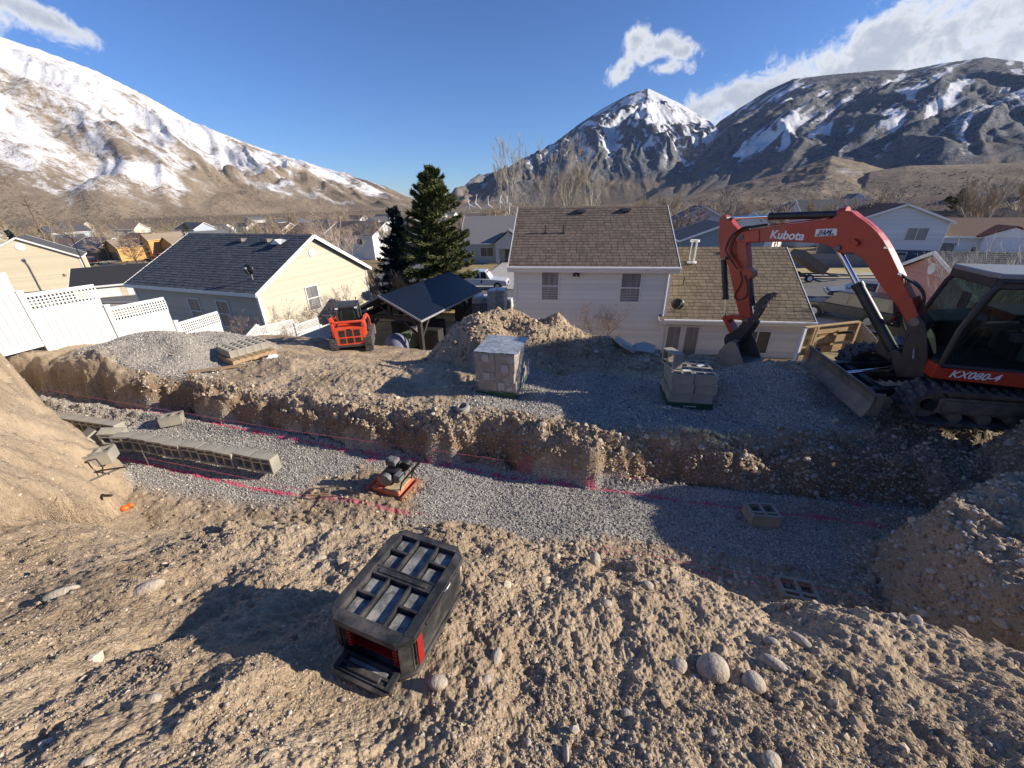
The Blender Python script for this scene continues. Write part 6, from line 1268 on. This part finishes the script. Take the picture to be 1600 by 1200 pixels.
# shed-like grey fence far right behind the trailer
a = at_y(1238, 418, 47); gf = thing('grey_board_fence', 'tall grey wooden fence behind the parked dump trailer', 'fence', (a.x, a.y, a.z - .3), R_(-20)); sl_ = MB().b2((0, 0, 0), (.19, .03, 1.9)).mesh('board', pbr('grey boards', (.20, .20, .22), .9, var=.2))
for i in range(50): link('board', sl_, gf, (.20 * i, 0, random.uniform(-.02, .02)))
M_BARK = pbr('brown bark', (.16, .12, .085), .9, var=.3, vscale=3, stretch=(4, 4, .6)); M_PALE = pbr('pale bark', (.50, .45, .36), .85, var=.25, vscale=3); M_BIRCH = pbr('white birch bark', (.66, .60, .52), .8, var=.25, vscale=4, dirt=(.12, .10, .09), dirt_amt=.35)
# ---------------------------------------------------------------- streets, lawns, drives
def strip(name, pts, wd, mat, dz=.05, kind='structure', nsub=14, shoulder=None):
    P_ = [np.array(p, float) for p in pts]; C_ = []
    for i in range(len(P_) - 1):
        a = P_[max(i - 1, 0)]; b = P_[i]; c = P_[i + 1]; d_ = P_[min(i + 2, len(P_) - 1)]
        for k in range(nsub):
            t = k / nsub; C_.append(.5 * ((2 * b) + (c - a) * t + (2 * a - 5 * b + 4 * c - d_) * t * t + (3 * b - a - 3 * c + d_) * t ** 3))
    C_.append(P_[-1]); C_ = np.array(C_); D_ = np.gradient(C_, axis=0); D_ /= np.linalg.norm(D_, axis=1)[:, None]; N_ = np.stack([-D_[:, 1], D_[:, 0]], -1)
    m = MB(); nw = 5
    for c, n_ in zip(C_, N_):
        for k in range(nw): q = c + n_ * wd * (k / (nw - 1) - .5); m.v.append((q[0], q[1], gz_(q[0], q[1]) + dz))
    for i in range(len(C_) - 1):
        for k in range(nw - 1): m.f.append((i * nw + k, i * nw + k + 1, (i + 1) * nw + k + 1, (i + 1) * nw + k))
    o = m.build(name, mat, kind=kind, smooth=True); return C_, N_
def gz_(x, y): return float(far_z(np.array([x]), np.array([y]))[0]) if math.hypot(x, y) > 21.4 else ground(x, y)
M_LAWN = pbr('dormant lawn', (.42, .32, .15), .95, var=.3, vscale=.35, bump=.5, bscale=4, dirt=(.28, .26, .11), dirt_amt=.5)
M_BRN = pbr('bare garden soil', (.20, .15, .10), .95, var=.3, vscale=.6)
main = [(-95, 60), (-60, 49), (-34, 43), (-14, 39.5), (4, 37.5), (24, 35), (42, 31.5), (70, 26)]
strip('lawn', [(p[0], p[1] + 11) for p in main], 13.5, M_LAWN, .04); strip('lawn', [(p[0], p[1] - 8.2) for p in main[1:]], 7, M_LAWN, .045)
C_, N_ = strip('street', main, 9.0, M_ASPH, .10)
for sg, nm in ((1, 'kerb'), (-1, 'kerb')):
    m = MB()
    for i in range(len(C_) - 1):
        a = C_[i] + N_[i] * 4.65 * sg; b = C_[i + 1] + N_[i + 1] * 4.65 * sg; m.bar((*a, gz_(*a) + .12), (*b, gz_(*b) + .12), .32, .16)
    m.build(nm, M_CONC, kind='structure')
strip('sidewalk', [(p[0] + .2, p[1] + 7.0) for p in main], 1.4, M_CONC, .13); strip('sidewalk', [(p[0] - .2, p[1] - 6.4) for p in main], 1.3, M_CONC, .13)
strip('street', [(-11, 42), (-15, 60), (-20, 85), (-24, 120), (-26, 170)], 8.0, M_ASPH, .14); strip('street', [(62, 36), (58, 60), (60, 100), (66, 150)], 8.0, M_ASPH, .14)
strip('street', [(-150, 116), (-112, 101), (-84, 97), (-50, 96), (-24, 98)], 8, M_ASPH, .12); strip('lawn', [(-120, 95), (-96, 89), (-72, 87)], 12, M_LAWN, .06)
strip('driveway', [(20.5, 31), (20.0, 26), (19.0, 22)], 6.5, M_CONC, .16); strip('driveway', [(-2, 40), (-1.5, 48), (0, 60), (1, 70)], 4.5, M_CONC, .18); strip('driveway', [(-47, 48), (-45, 43)], 6, M_CONC, .16)
strip('driveway', [(52, 33), (54, 40), (55, 44)], 6, M_CONC, .18); strip('driveway', [(-106, 104), (-105, 111)], 5, M_CONC, .18)
strip('patio', [(-3, 22), (-2, 26)], 3.5, M_CONC, .06)
# ---------------------------------------------------------------- vehicles
M_TYRE = pbr('tyre rubber', (.03, .03, .03), .9, var=.1); M_RIM = pbr('alloy rim', (.5, .5, .52), .3, .8, var=0); M_LMP = pbr('lamp lens', (.6, .6, .6), .2, var=0); M_TLG = pbr('red tail lamp', (.35, .01, .01), .3, var=0)
def vehicle(name, label, cat, px, py, y, rz, col, kind='pickup', L=5.6, group=None, loc=None):
    a = at_y(px, py, y) if loc is None else Vector(loc); z = gz_(a.x, a.y) + .14; t = thing(name, label, cat, (a.x, a.y, z), R_(rz), group); mc = pbr('car paint', col, .28, var=.04, coat=.5); H = 1.85 if kind != 'car' else 1.4; w2 = .95
    h_ = .95 if kind != 'car' else .8
    if kind == 'pickup': prof = [(-L / 2, .45), (-L / 2, h_ + .15), (-.35, h_ + .15), (-.35, h_ + .15), (1.35, h_ + .15), (L / 2 - .1, h_ + .02), (L / 2, h_ - .15), (L / 2, .45)]; cabp = [(-.55, h_ + .15), (-.45, H), (.9, H), (1.45, h_ + .15)]
    elif kind == 'suv': prof = [(-L / 2, .45), (-L / 2, h_ + .1), (1.25, h_ + .1), (L / 2 - .1, h_), (L / 2, h_ - .2), (L / 2, .45)]; cabp = [(-L / 2 + .05, h_ + .1), (-L / 2 + .35, H), (.6, H), (1.3, h_ + .1)]
    else: prof = [(-L / 2, .35), (-L / 2, h_), (-1.5, h_ + .08), (1.1, h_ + .05), (L / 2 - .1, h_ - .12), (L / 2, .55), (L / 2, .35)]; cabp = [(-1.7, h_ + .05), (-1.0, H), (.35, H), (1.15, h_ + .03)]
    MB().prism(prof, lambda u, v, k: Vector((u, -w2 + 2 * w2 * k, v))).build('body', mc, t, bevel=.06)
    cb_ = MB().prism(cabp, lambda u, v, k: Vector((u, (-w2 + .06 + (2 * w2 - .12) * k) * (1 - .14 * (v > H - .1)), v))).build('cab', mc, t, bevel=.04)
    n_ = 2 if kind != 'suv' else 3; xa, xb = cabp[0][0] + .25, cabp[3][0] - .35; lo, hi = h_ + .20, H - .10
    for sy in (-1, 1):
        for i in range(n_):
            u0 = xa + (xb - xa) * i / n_ + .05; u1 = xa + (xb - xa) * (i + 1) / n_ - .05; MB().add([(u0, sy * (w2 - .045), lo), (u1, sy * (w2 - .045), lo), (u1 - .12, sy * (w2 - .045) * .885, hi), (u0 + .0, sy * (w2 - .045) * .885, hi)], [(0, 1, 2, 3)]).build('side_window', M_PANE, t)
    m = MB().add([(cabp[3][0] - .06 + .03, -w2 + .15, lo - .02), (cabp[3][0] - .06 + .03, w2 - .15, lo - .02), (cabp[2][0] + .06, w2 - .24, hi + .02), (cabp[2][0] + .06, -w2 + .24, hi + .02)], [(0, 1, 2, 3)]); m.build('windscreen', M_PANE, t)
    MB().add([(cabp[0][0] - .01, -w2 + .15, lo), (cabp[0][0] - .01, w2 - .15, lo), (cabp[1][0] - .04, w2 - .24, hi), (cabp[1][0] - .04, -w2 + .24, hi)], [(0, 1, 2, 3)]).build('rear_window', M_PANE, t)
    if kind == 'pickup': MB().b2((-L / 2 + .12, -w2 + .12, h_ - .3), (-.62, w2 - .12, h_ + .155)).build('bed', M_BLK, t)
    r = .40 if kind != 'car' else .32
    for x in (-L / 2 + 1.05, L / 2 - .95):
        for sy in (-1, 1): wh = MB().tube([(x, sy * (w2 - .18), r), (x, sy * (w2 + .03), r)], r, 18).build('wheel', M_TYRE, t); MB().tube([(x, sy * (w2 + .0), r), (x, sy * (w2 + .045), r)], r * .58, 12).build('rim', M_RIM, wh)
    for sy in (-.68, .68): MB().box((L / 2 + .005, sy, h_ - .25), (.05, .34, .18)).build('headlight', M_LMP, t); MB().box((-L / 2 - .005, sy * 1.2, h_ - .15), (.05, .16, .34)).build('tail_lamp', M_TLG, t)
    MB().box((L / 2 + .01, 0, h_ - .28), (.04, .9, .22)).build('grille', M_BLK, t); MB().b2((L / 2 - .02, -w2 + .03, .42), (L / 2 + .09, w2 - .03, .62)).b2((-L / 2 - .09, -w2 + .03, .42), (-L / 2 + .02, w2 - .03, .6)).build('bumper', M_ALU, t)
    return t
wt = vehicle('pickup_truck', 'white crew-cab pickup with dark door badge on the street behind the pavilion', 'pickup truck', 748, 450, 41, -8, (.62, .62, .63), 'pickup', 6.2)
MB().prism([(.0, .15), (.16, .12), (.16, -.08), (.08, -.18), (.0, -.08)], lambda u, v, k: Vector((.45 + u, -.955 - .01 * k, .85 + v))).build('door_badge', M_NAVY, wt)
vehicle('suv', 'dark grey SUV parked in the driveway beyond the lumber gate', 'suv', 1322, 500, 24.5, 118, (.055, .052, .048), 'suv', 5.0)
vehicle('car', 'dark blue car behind the dark grey SUV', 'car', 1345, 468, 30, 150, (.035, .035, .07), 'car', 4.6)
vehicle('pickup_truck', 'bright red pickup by the plywood house frames', 'pickup truck', 254, 405, 106, -20, (.62, .02, .015), 'pickup', 5.6)
vehicle('car', 'dark red car parked before the solar-roofed house', 'car', 141, 407, 102, 150, (.12, .012, .01), 'suv', 4.6)
vehicle('car', 'white car beside the dark red one on the far left street', 'car', 128, 410, 101, 150, (.62, .62, .62), 'car', 4.4)
vehicle('car', 'white car parked far up the street left of the blue spruce', 'car', 600, 372, 118, 20, (.65, .65, .66), 'car', 4.5); vehicle('suv', 'dark SUV far up the street beside the white car', 'suv', 610, 374, 108, 60, (.04, .04, .05), 'suv', 4.8)
# trailers
a = at_y(1268, 436, 38); tz = gz_(a.x, a.y) + .12; dt = thing('dump_trailer', 'dump trailer with its wooden-sided bed tipped up on the street', 'trailer', (a.x - .6, a.y, tz), R_(176))
MB().b2((-2.4, -.8, .45), (2.2, -.65, .58)).b2((-2.4, .65, .45), (2.2, .8, .58)).b2((-2.4, -.8, .45), (-2.2, .8, .58)).b2((.2, -.8, .45), (.35, .8, .58)).bar((2.2 - 4.6, -.7, .5), (-4.0, 0, .5), .1).bar((-2.4, .7, .5), (-4.0, 0, .5), .1).build('frame', M_BLK, dt)
bm_ = MB(); Mr = Matrix.Rotation(R_(-32), 3, 'Y')
for lo, hi in (((0, -.95, 0), (3.0, .95, .08)), ((0, -.95, .08), (3.0, -.88, .7)), ((0, .88, .08), (3.0, .95, .7)), ((2.92, -.88, .08), (3.0, .88, .7))):
    c = Vector([(p + q) / 2 for p, q in zip(lo, hi)]); bm_.box(Mr @ c + Vector((-.9, 0, .65)), [q - p for p, q in zip(lo, hi)], M=Mr)
bm_.build('tipping_bed', pbr('brown trailer boards', (.17, .13, .09), .8), dt)
for x in (.3,):
    for sy in (-1, 1): wh = MB().tube([(x, sy * .85, .36), (x, sy * 1.08, .36)], .36, 18).build('wheel', M_TYRE, dt); MB().tube([(x, sy * 1.06, .36), (x, sy * 1.10, .36)], .21, 12).build('rim', M_TRIM, wh)
a = at_y(1408, 522, 21.5); jt = thing('junk_trailer', 'wood-sided trailer piled with brush and scrap behind the boom cylinder', 'trailer', (a.x, a.y, a.z - .4), R_(120)); jt.scale = (.8,) * 3
MB().b2((-1.6, -.9, .4), (1.6, .9, .5)).b2((-1.6, -.9, .5), (1.6, -.84, 1.1)).b2((-1.6, .84, .5), (1.6, .9, 1.1)).build('bed', pbr('brown green boards', (.12, .10, .06), .85), jt)
rr = random.Random(8); m = MB()
for i in range(160): p0 = Vector((rr.uniform(-1.4, 1.4), rr.uniform(-.7, .7), rr.uniform(.7, 1.3))); d_ = Vector((rr.uniform(-1, 1), rr.uniform(-1, 1), rr.uniform(-.1, .7))) * .7; m.tube([p0, p0 + d_], rr.uniform(.012, .03), 4)
m.build('brush_load', pbr('dead brush', (.06, .045, .035), .9), jt)['kind'] = 'stuff'
a = at_y(1374, 500, 26); hp = thing('basketball_hoop', 'white basketball hoop post left of the pink gable', 'basketball hoop', (a.x, a.y, gz_(a.x, a.y)), R_(150)); MB().tube([(0, 0, 0), (0, 0, 2.6), (.5, 0, 3.1)], .06, 8).build('pole', M_TRIM, hp); MB().b2((.5, -.6, 2.8), (.55, .6, 3.6)).build('backboard', M_TRIM, hp)
# poles, lamps, turbines
a = at_y(45, 318, 95); b = at_y(64, 362, 95); t = thing('utility_pole', 'tall wooden utility pole on the far left below the mountain', 'utility pole', (b.x, b.y, gz_(b.x, b.y) - 1)); MB().tube([(0, 0, 0), (0, 0, a.z - gz_(b.x, b.y) + 2)], [.22, .14], 8).build('pole', M_BARK, t); MB().b2((-1.2, -.08, a.z - gz_(b.x, b.y) + .6), (1.2, .08, a.z - gz_(b.x, b.y) + .75)).build('crossarm', M_WOOD, t)
a = at_y(112, 372, 52); t = thing('street_lamp', 'dark street lamp right of the left gable house', 'street lamp', (a.x, a.y, gz_(a.x, a.y))); hh = a.z - gz_(a.x, a.y); MB().tube([(0, 0, 0), (0, 0, hh), (-1.0, 0, hh + .2)], .07, 6).build('pole', M_BLK, t); MB().box((-1.3, 0, hh + .2), (.6, .25, .12)).build('lamp_head', M_ALU, t)
a = at_y(604, 395, 60); o = MB().prism([(-.6, -1.0), (.6, -.9), (.5, .9), (-.45, 1.1)], lambda u, v, k: Vector((u, .05 * k, v + 1.2))).tube([(-.4, .02, -.4), (-.4, .02, .5)], .05, 5).tube([(.4, .02, -.4), (.4, .02, .5)], .05, 5).build('yard_sign', M_TRIM, None, loc=(a.x, a.y, gz_(a.x, a.y))); tag(o, 'white sign board standing left of the blue spruce', 'sign')
M_TUR = pbr('white turbine', (.82, .82, .82), .4, var=0)
for i, (px, py, ph) in enumerate(((733, 320, 100), (743, 317, 75), (763, 320, 90), (781, 312, 65), (792, 315, 85))):
    hb = at_y(px, py, 1750); bs = float(far_z(np.array([hb.x]), np.array([hb.y]))[0]); t = thing('wind_turbine', ('first', 'second', 'third', 'fourth', 'fifth')[i] + ' white wind turbine from the left on the low ridge', 'wind turbine', (hb.x, hb.y, bs), 0, 'wind turbines on the ridge')
    MB().tube([(0, 0, -5), (0, 0, hb.z - bs)], [2.4, 1.5], 8).build('tower', M_TUR, t); MB().box((0, 0, hb.z - bs), (3, 9, 3.4)).build('nacelle', M_TUR, t)
    for k in range(3): q = R_(ph + 120 * k); MB().tube([(0, -5, hb.z - bs), (34 * math.cos(q), -5, hb.z - bs + 34 * math.sin(q))], [2.0, .6], 5).build('blade', M_TUR, t)
# ---------------------------------------------------------------- trees
M_TWIG = pbr('tan twigs', (.36, .28, .19), .9, var=.2); M_TWR = pbr('reddish twigs', (.25, .17, .125), .9, var=.2); M_TWG = pbr('grey twigs', (.27, .24, .20), .9, var=.2)
def bare(seed, H, spread=.45, lev=4, nb=5, r0=.012, thin=1.0, upright=.5, multi=1, mat=M_BARK, tw=M_TWIG, droop=0.0):
    r_ = random.Random(seed); tk, cr = MB(), MB()
    def grow(p, d, L, r, l):
        pts = [p]; rs = [r]; n_ = 3 if l > 1 else 4; dd = d.copy()
        for i in range(n_): dd = (dd + Vector((r_.gauss(0, .10), r_.gauss(0, .10), r_.gauss(0, .05) + .05 * upright - droop * l * .04))).normalized(); p = p + dd * L / n_; pts.append(p); rs.append(r * (1 - .55 * (i + 1) / n_))
        (tk if l < 2 else cr).tube(pts, rs, 6 if l == 0 else (4 if l == 1 else 3), caps=False)
        if l >= lev: return
        k = nb + (2 if l == 0 else 0) + (1 if l >= lev - 1 else 0)
        for j in range(k):
            f = r_.uniform(.30 if l else .22, 1.0); i = min(int(f * n_), n_ - 1); q = pts[i] + (pts[i + 1] - pts[i]) * (f * n_ - i); a_ = r_.uniform(0, 6.28)
            side = Vector((math.cos(a_), math.sin(a_), 0)); side = (side - dd * side.dot(dd)).normalized(); nd = (dd * (1 - spread * r_.uniform(.5, 1.2)) + side * spread * r_.uniform(.8, 1.4) + Vector((0, 0, upright * .35))).normalized()
            grow(q, nd, L * r_.uniform(.42, .68) * (1.15 - .4 * f), max(r * .5 * (1 - .4 * f), .004 * thin), l + 1)
    for s_ in range(multi): grow(Vector((r_.uniform(-.1, .1) * multi, r_.uniform(-.1, .1) * multi, -.3)), Vector((r_.gauss(0, .12) * multi, r_.gauss(0, .12) * multi, 1)).normalized(), H * r_.uniform(.62, .75) if multi > 1 else H * .72, r0 * H, 0)
    return tk.mesh('trunk', mat), cr.mesh('crown', tw)
def tree(name, label, meshes, loc, rz=0.0, s=1.0, cat='tree', group=None):
    t = thing(name, label, cat, loc, rz, group); t.scale = (s,) * 3; link('trunk', meshes[0], t); link('crown', meshes[1], t); return t
def base(px, py, y):
    a = at_y(px, py, y); return (a.x, a.y, gz_(a.x, a.y))
def hgt_(px, py, y): a = at_y(px, py, y); return a.z - gz_(a.x, a.y)
birch = bare(3, 8.0, .5, 4, 5, .011, 1.6, .5, 3, M_BIRCH, pbr('birch twigs', (.48, .36, .28), .9, var=.2)); tree('birch_tree', 'white-barked birch with bare pinkish twigs behind the tan gable', birch, base(556, 440, 44), .3, 1.05)
cot = [bare(10 + i, 22, .32, 4, 5, .012, 5.5, .9, 1 + (i == 2), M_PALE, pbr('pale cottonwood twigs', (.46, .40, .30), .9)) for i in range(3)]
for i, (px, top, k, lb) in enumerate(((797, 230, 0, 'tall leafless cottonwood farthest left above the porch house'), (842, 246, 1, 'tall leafless cottonwood second from the left behind the white house'), (868, 250, 2, 'forked leafless cottonwood in the middle of the row'), (897, 222, 0, 'tallest leafless cottonwood behind the white house roof'), (926, 252, 1, 'leafless cottonwood at the right end of the row'))):
    tree('cottonwood_tree', lb, cot[k], base(px, 330, 95), i * 1.3, hgt_(px, top, 95) / 21.5, group='tall leafless trees behind the white house')
sh = [bare(30 + i, 3.2, .55, 3, 5, .010, 1.3, .5, 5, M_BARK, M_TWR) for i in range(3)]; shp = bare(36, 3.4, .2, 3, 6, .008, 1.4, .9, 7, M_TWIG, M_TWIG)
for i, (px, y, top, k, lb) in enumerate(((508, 23.2, 452, 0, 'leafless bush in front of the sunlit tan gable window'), (558, 24.4, 440, 1, 'slim leafless sapling at the right side of the tan gable'), (428, 20.5, 470, 2, 'small leafless bush at the left corner of the tan gable'), (938, 18.4, 489, 0, 'spreading leafless bush against the white house wall'))):
    b = at_y(px, 520, y); z = -7.4 if px < 600 else -6.2; tree('bush', lb, sh[k], (b.x, b.y, z), i, (at_y(px, top, y).z - z) / (2.9 if px < 600 else 2.0), 'bush')
for px, y, top, lb in ((626, 30, 392, 'upright tan leafless shrub before the blue spruce'), (668, 30, 408, 'upright leafless shrub before the pine')): b = at_y(px, 455, y); z = gz_(b.x, b.y); tree('shrub', lb, shp, (b.x, b.y, z), 0, (at_y(px, top, y).z - z) / 3.2, 'shrub')
# conifers
def needle_mat(n, a, b): return island(n, [a, tuple((p + q) / 2 for p, q in zip(a, b)), b], .85)
M_SPR = needle_mat('blue spruce needles', (.012, .022, .024), (.035, .055, .055)); M_PIN = needle_mat('pine needles', (.045, .058, .020), (.13, .14, .055)); M_FIR = needle_mat('yellow green fir needles', (.035, .055, .02), (.10, .115, .05))
def conifer(seed, H, R, mat, n=11000, droop=.15, shape=.75, gap=.35, bark=M_BARK):
    r_ = random.Random(seed); tk, cr = MB(), MB(); tk.tube([(0, 0, -.5), (0, 0, H * .5), (.05, 0, H * .98)], [H * .018, H * .011, .02], 8)
    nb = int(H * 16)
    for i in range(nb):
        f = (i + r_.random()) / nb; z = H * (.05 + .93 * f); L = R * (1 - f) ** shape * r_.uniform(.62, 1.12) + .12; a = r_.uniform(0, 6.28); up_ = .10 + .5 * f - droop * (1 - f)
        d = Vector((math.cos(a), math.sin(a), up_)).normalized(); e = Vector((0, 0, z)) + d * L; tk.tube([(0, 0, z), e], [.035 * (1 - f) + .01, .008], 3, caps=False)
        m_ = int(n / nb * (L / R + .25)); sd_ = d.cross(Vector((0, 0, 1))).normalized()
        for k in range(m_):
            t = r_.uniform(.18, 1.05); wd = .30 * L * (1.15 - t) + .07; q = Vector((0, 0, z)) + d * L * t + sd_ * r_.gauss(0, wd * .55) + Vector((0, 0, r_.gauss(0, .07) - .03)); s_ = r_.uniform(.07, .16) * (H / 9)
            u_ = Vector((r_.gauss(0, 1), r_.gauss(0, 1), r_.gauss(0, .7))).normalized(); v_ = (d * .9 + Vector((r_.gauss(0, .5), r_.gauss(0, .5), r_.gauss(0, .4)))).normalized()
            cr.add([q - u_ * s_ * .45, q + u_ * s_ * .45, q + v_ * s_ * 1.9], [(0, 1, 2)])
    return tk.mesh('trunk', bark), cr.mesh('crown', mat)
spr = conifer(1, 7.6, 2.35, M_SPR, 42000, .2, .68); pin = conifer(2, 10.5, 3.15, M_PIN, 80000, .0, .55); fir = conifer(3, 9.0, 2.8, M_FIR, 14000, -.1, .7)
tree('blue_spruce', 'dark blue spruce left of the taller green pine', spr, base(632, 460, 31.5), 0, hgt_(632, 322, 31.5) / 7.6); tree('pine_tree', 'tall green pine standing behind the black pavilion', pin, base(690, 460, 30), 0, hgt_(684, 262, 30) / 10.4)
for px, y, top, lb in ((1463, 72, 295, 'bushy green fir behind the white split-level house'), (1446, 76, 306, 'smaller dark fir left of the bushy one at the right'), (32, 100, 347, 'round dark evergreen at the far left'), (70, 92, 362, 'dark evergreen above the left gable roof'), (305, 150, 348, 'far evergreen above the blue-grey roof'), (586, 115, 350, 'dark conical evergreen left of the blue spruce'), (1190, 130, 322, 'dark evergreen above the excavator boom')):
    tree('fir_tree', lb, fir if px > 100 else spr, base(px, 400, y), px, hgt_(px, top, y) / 9.0, group='evergreens among the houses')
# leafless street and yard trees
pro = [bare(50, 8, .55, 3, 6, .010, 6, .5, 2, M_BARK, M_TWIG), bare(51, 8, .45, 3, 6, .010, 6, .7, 1, M_PALE, M_TWG), bare(52, 7, .6, 3, 6, .011, 6, .3, 3, M_BARK, M_TWR), bare(53, 9, .35, 3, 7, .010, 6, .9, 2, M_BIRCH, M_TWIG)]
kinds = ['tan-twigged', 'pale grey', 'reddish', 'upright white-barked']; rr = random.Random(77); n_t = 0
placed = [(1340, 55, 285, 0), (1375, 60, 300, 1), (1400, 66, 298, 0), (1490, 64, 290, 1), (1520, 60, 300, 3), (1590, 70, 285, 3), (1070, 58, 300, 2), (1100, 75, 300, 0), (1140, 85, 298, 1), (1190, 90, 312, 2), (1260, 95, 312, 0), (1300, 80, 318, 1), (520, 75, 345, 0), (480, 90, 340, 2), (398, 100, 330, 0), (450, 110, 335, 2), (350, 120, 345, 1), (590, 90, 350, 1), (545, 100, 335, 2), (770, 110, 325, 0), (725, 100, 340, 2), (200, 100, 352, 2), (160, 110, 352, 0), (250, 130, 350, 0)]
for px, y, top, k in placed:
    n_t += 1; t = tree('bare_tree', '%s %s leafless tree %s' % (['first', 'second', 'third', 'fourth', 'fifth', 'sixth', 'seventh', 'eighth', 'ninth', 'tenth'][n_t % 10], kinds[k], ('behind the houses on the right' if px > 1320 else 'above the low tan wing and boom' if px > 1000 else 'between the middle houses' if px > 340 else 'among the far left houses')), pro[k], base(px, 380, y), px * .1, max(.5, hgt_(px, top, y) / 7.6), group='leafless trees among the houses')
def nearest_house(x, y):
    best = min(spots, key=lambda q: (q[0] - x) ** 2 + (q[1] - y) ** 2); i_ = spots.index(best); return roofs_[i_]
for i in range(150):
    az_ = rr.uniform(-54, 54); r_ = math.exp(rr.uniform(math.log(75), math.log(520))); x, y = r_ * math.sin(R_(az_)), r_ * math.cos(R_(az_)); k = rr.randrange(4)
    if (-14 < az_ < 2 and r_ < 120) or r_ < 70 or (az_ < -33 and r_ < 150): continue
    sz_ = rr.uniform(.7, 1.35); tree('bare_tree', '%s %s bare tree %s, %s' % ('small' if sz_ < .92 else 'tall' if sz_ > 1.15 else 'medium', kinds[k], ['at the left edge', 'far left', 'left of the spruces', 'behind the spruces', 'past the porch house', 'above the white house', 'above the low wing', 'above the boom', 'right of the boom', 'at the far right'][min(9, int((az_ + 54) / 10.8))], 'near' if r_ < 110 else 'further' if r_ < 180 else 'far' if r_ < 300 else 'farthest') + (' by a %s house' % nearest_house(x, y)), pro[k], (x, y, gz_(x, y)), rr.uniform(0, 6), sz_, group='leafless trees of the far town')
# thin leafless aspens seen through the cab
asp = bare(90, 5.5, .5, 3, 6, .007, 1.2, .6, 3, M_BIRCH, pbr('aspen twigs', (.50, .47, .42), .9))
for px, y, lb in ((1555, 14.5, 'white-barked aspen seen through the cab glass'), (1508, 17.5, 'thin white sapling before the pink house roof')): b = at_y(px, 480, y); tree('aspen_tree', lb, asp, (b.x, b.y, -6.6), px, 1.0)
# sagebrush and scrub of the valley floor: nobody could count it
scr = [pebble_mesh('scrub_clump', needle_mat('dry scrub', (.07, .055, .035), (.22, .17, .10)), 1, 70 + k, .6, (1, .9, .6)) for k in range(2)]
n_ = 9000; az_ = np.radians(_rs.uniform(-55, 55, n_)); r_ = np.exp(_rs.uniform(math.log(110), math.log(1500), n_)); x = r_ * np.sin(az_); y = r_ * np.cos(az_); z = far_z(x, y); sz = _rs.uniform(.5, 1.0, n_) * (.8 + r_ / 400) * .7
scatter('scrub', np.stack([x, y, z + sz * .2], -1), sz[:, None] * _rs.uniform(.7, 1.3, (n_, 3)), np.stack([0 * x, 0 * x, _rs.uniform(0, 6, n_)], -1), 0 * x, scr)

# thin valley haze
hz = MB().b2((-9200, -9200, -90), (9200, 9200, 1500)).build('haze', None, kind='stuff'); hm = bpy.data.materials.new('haze'); hm.use_nodes = True; T = NT(hm.node_tree); T.n.remove(T.n['Principled BSDF'])
pv = T.new('ShaderNodeVolumePrincipled'); pv.inputs['Color'].default_value = (.72, .82, 1, 1); pv.inputs['Density'].default_value = 0.9e-5; pv.inputs['Anisotropy'].default_value = .1; T.l.new(pv.outputs[0], T.n['Material Output'].inputs['Volume']); hz.data.materials.append(hm)
SC.cycles.volume_bounces = 0
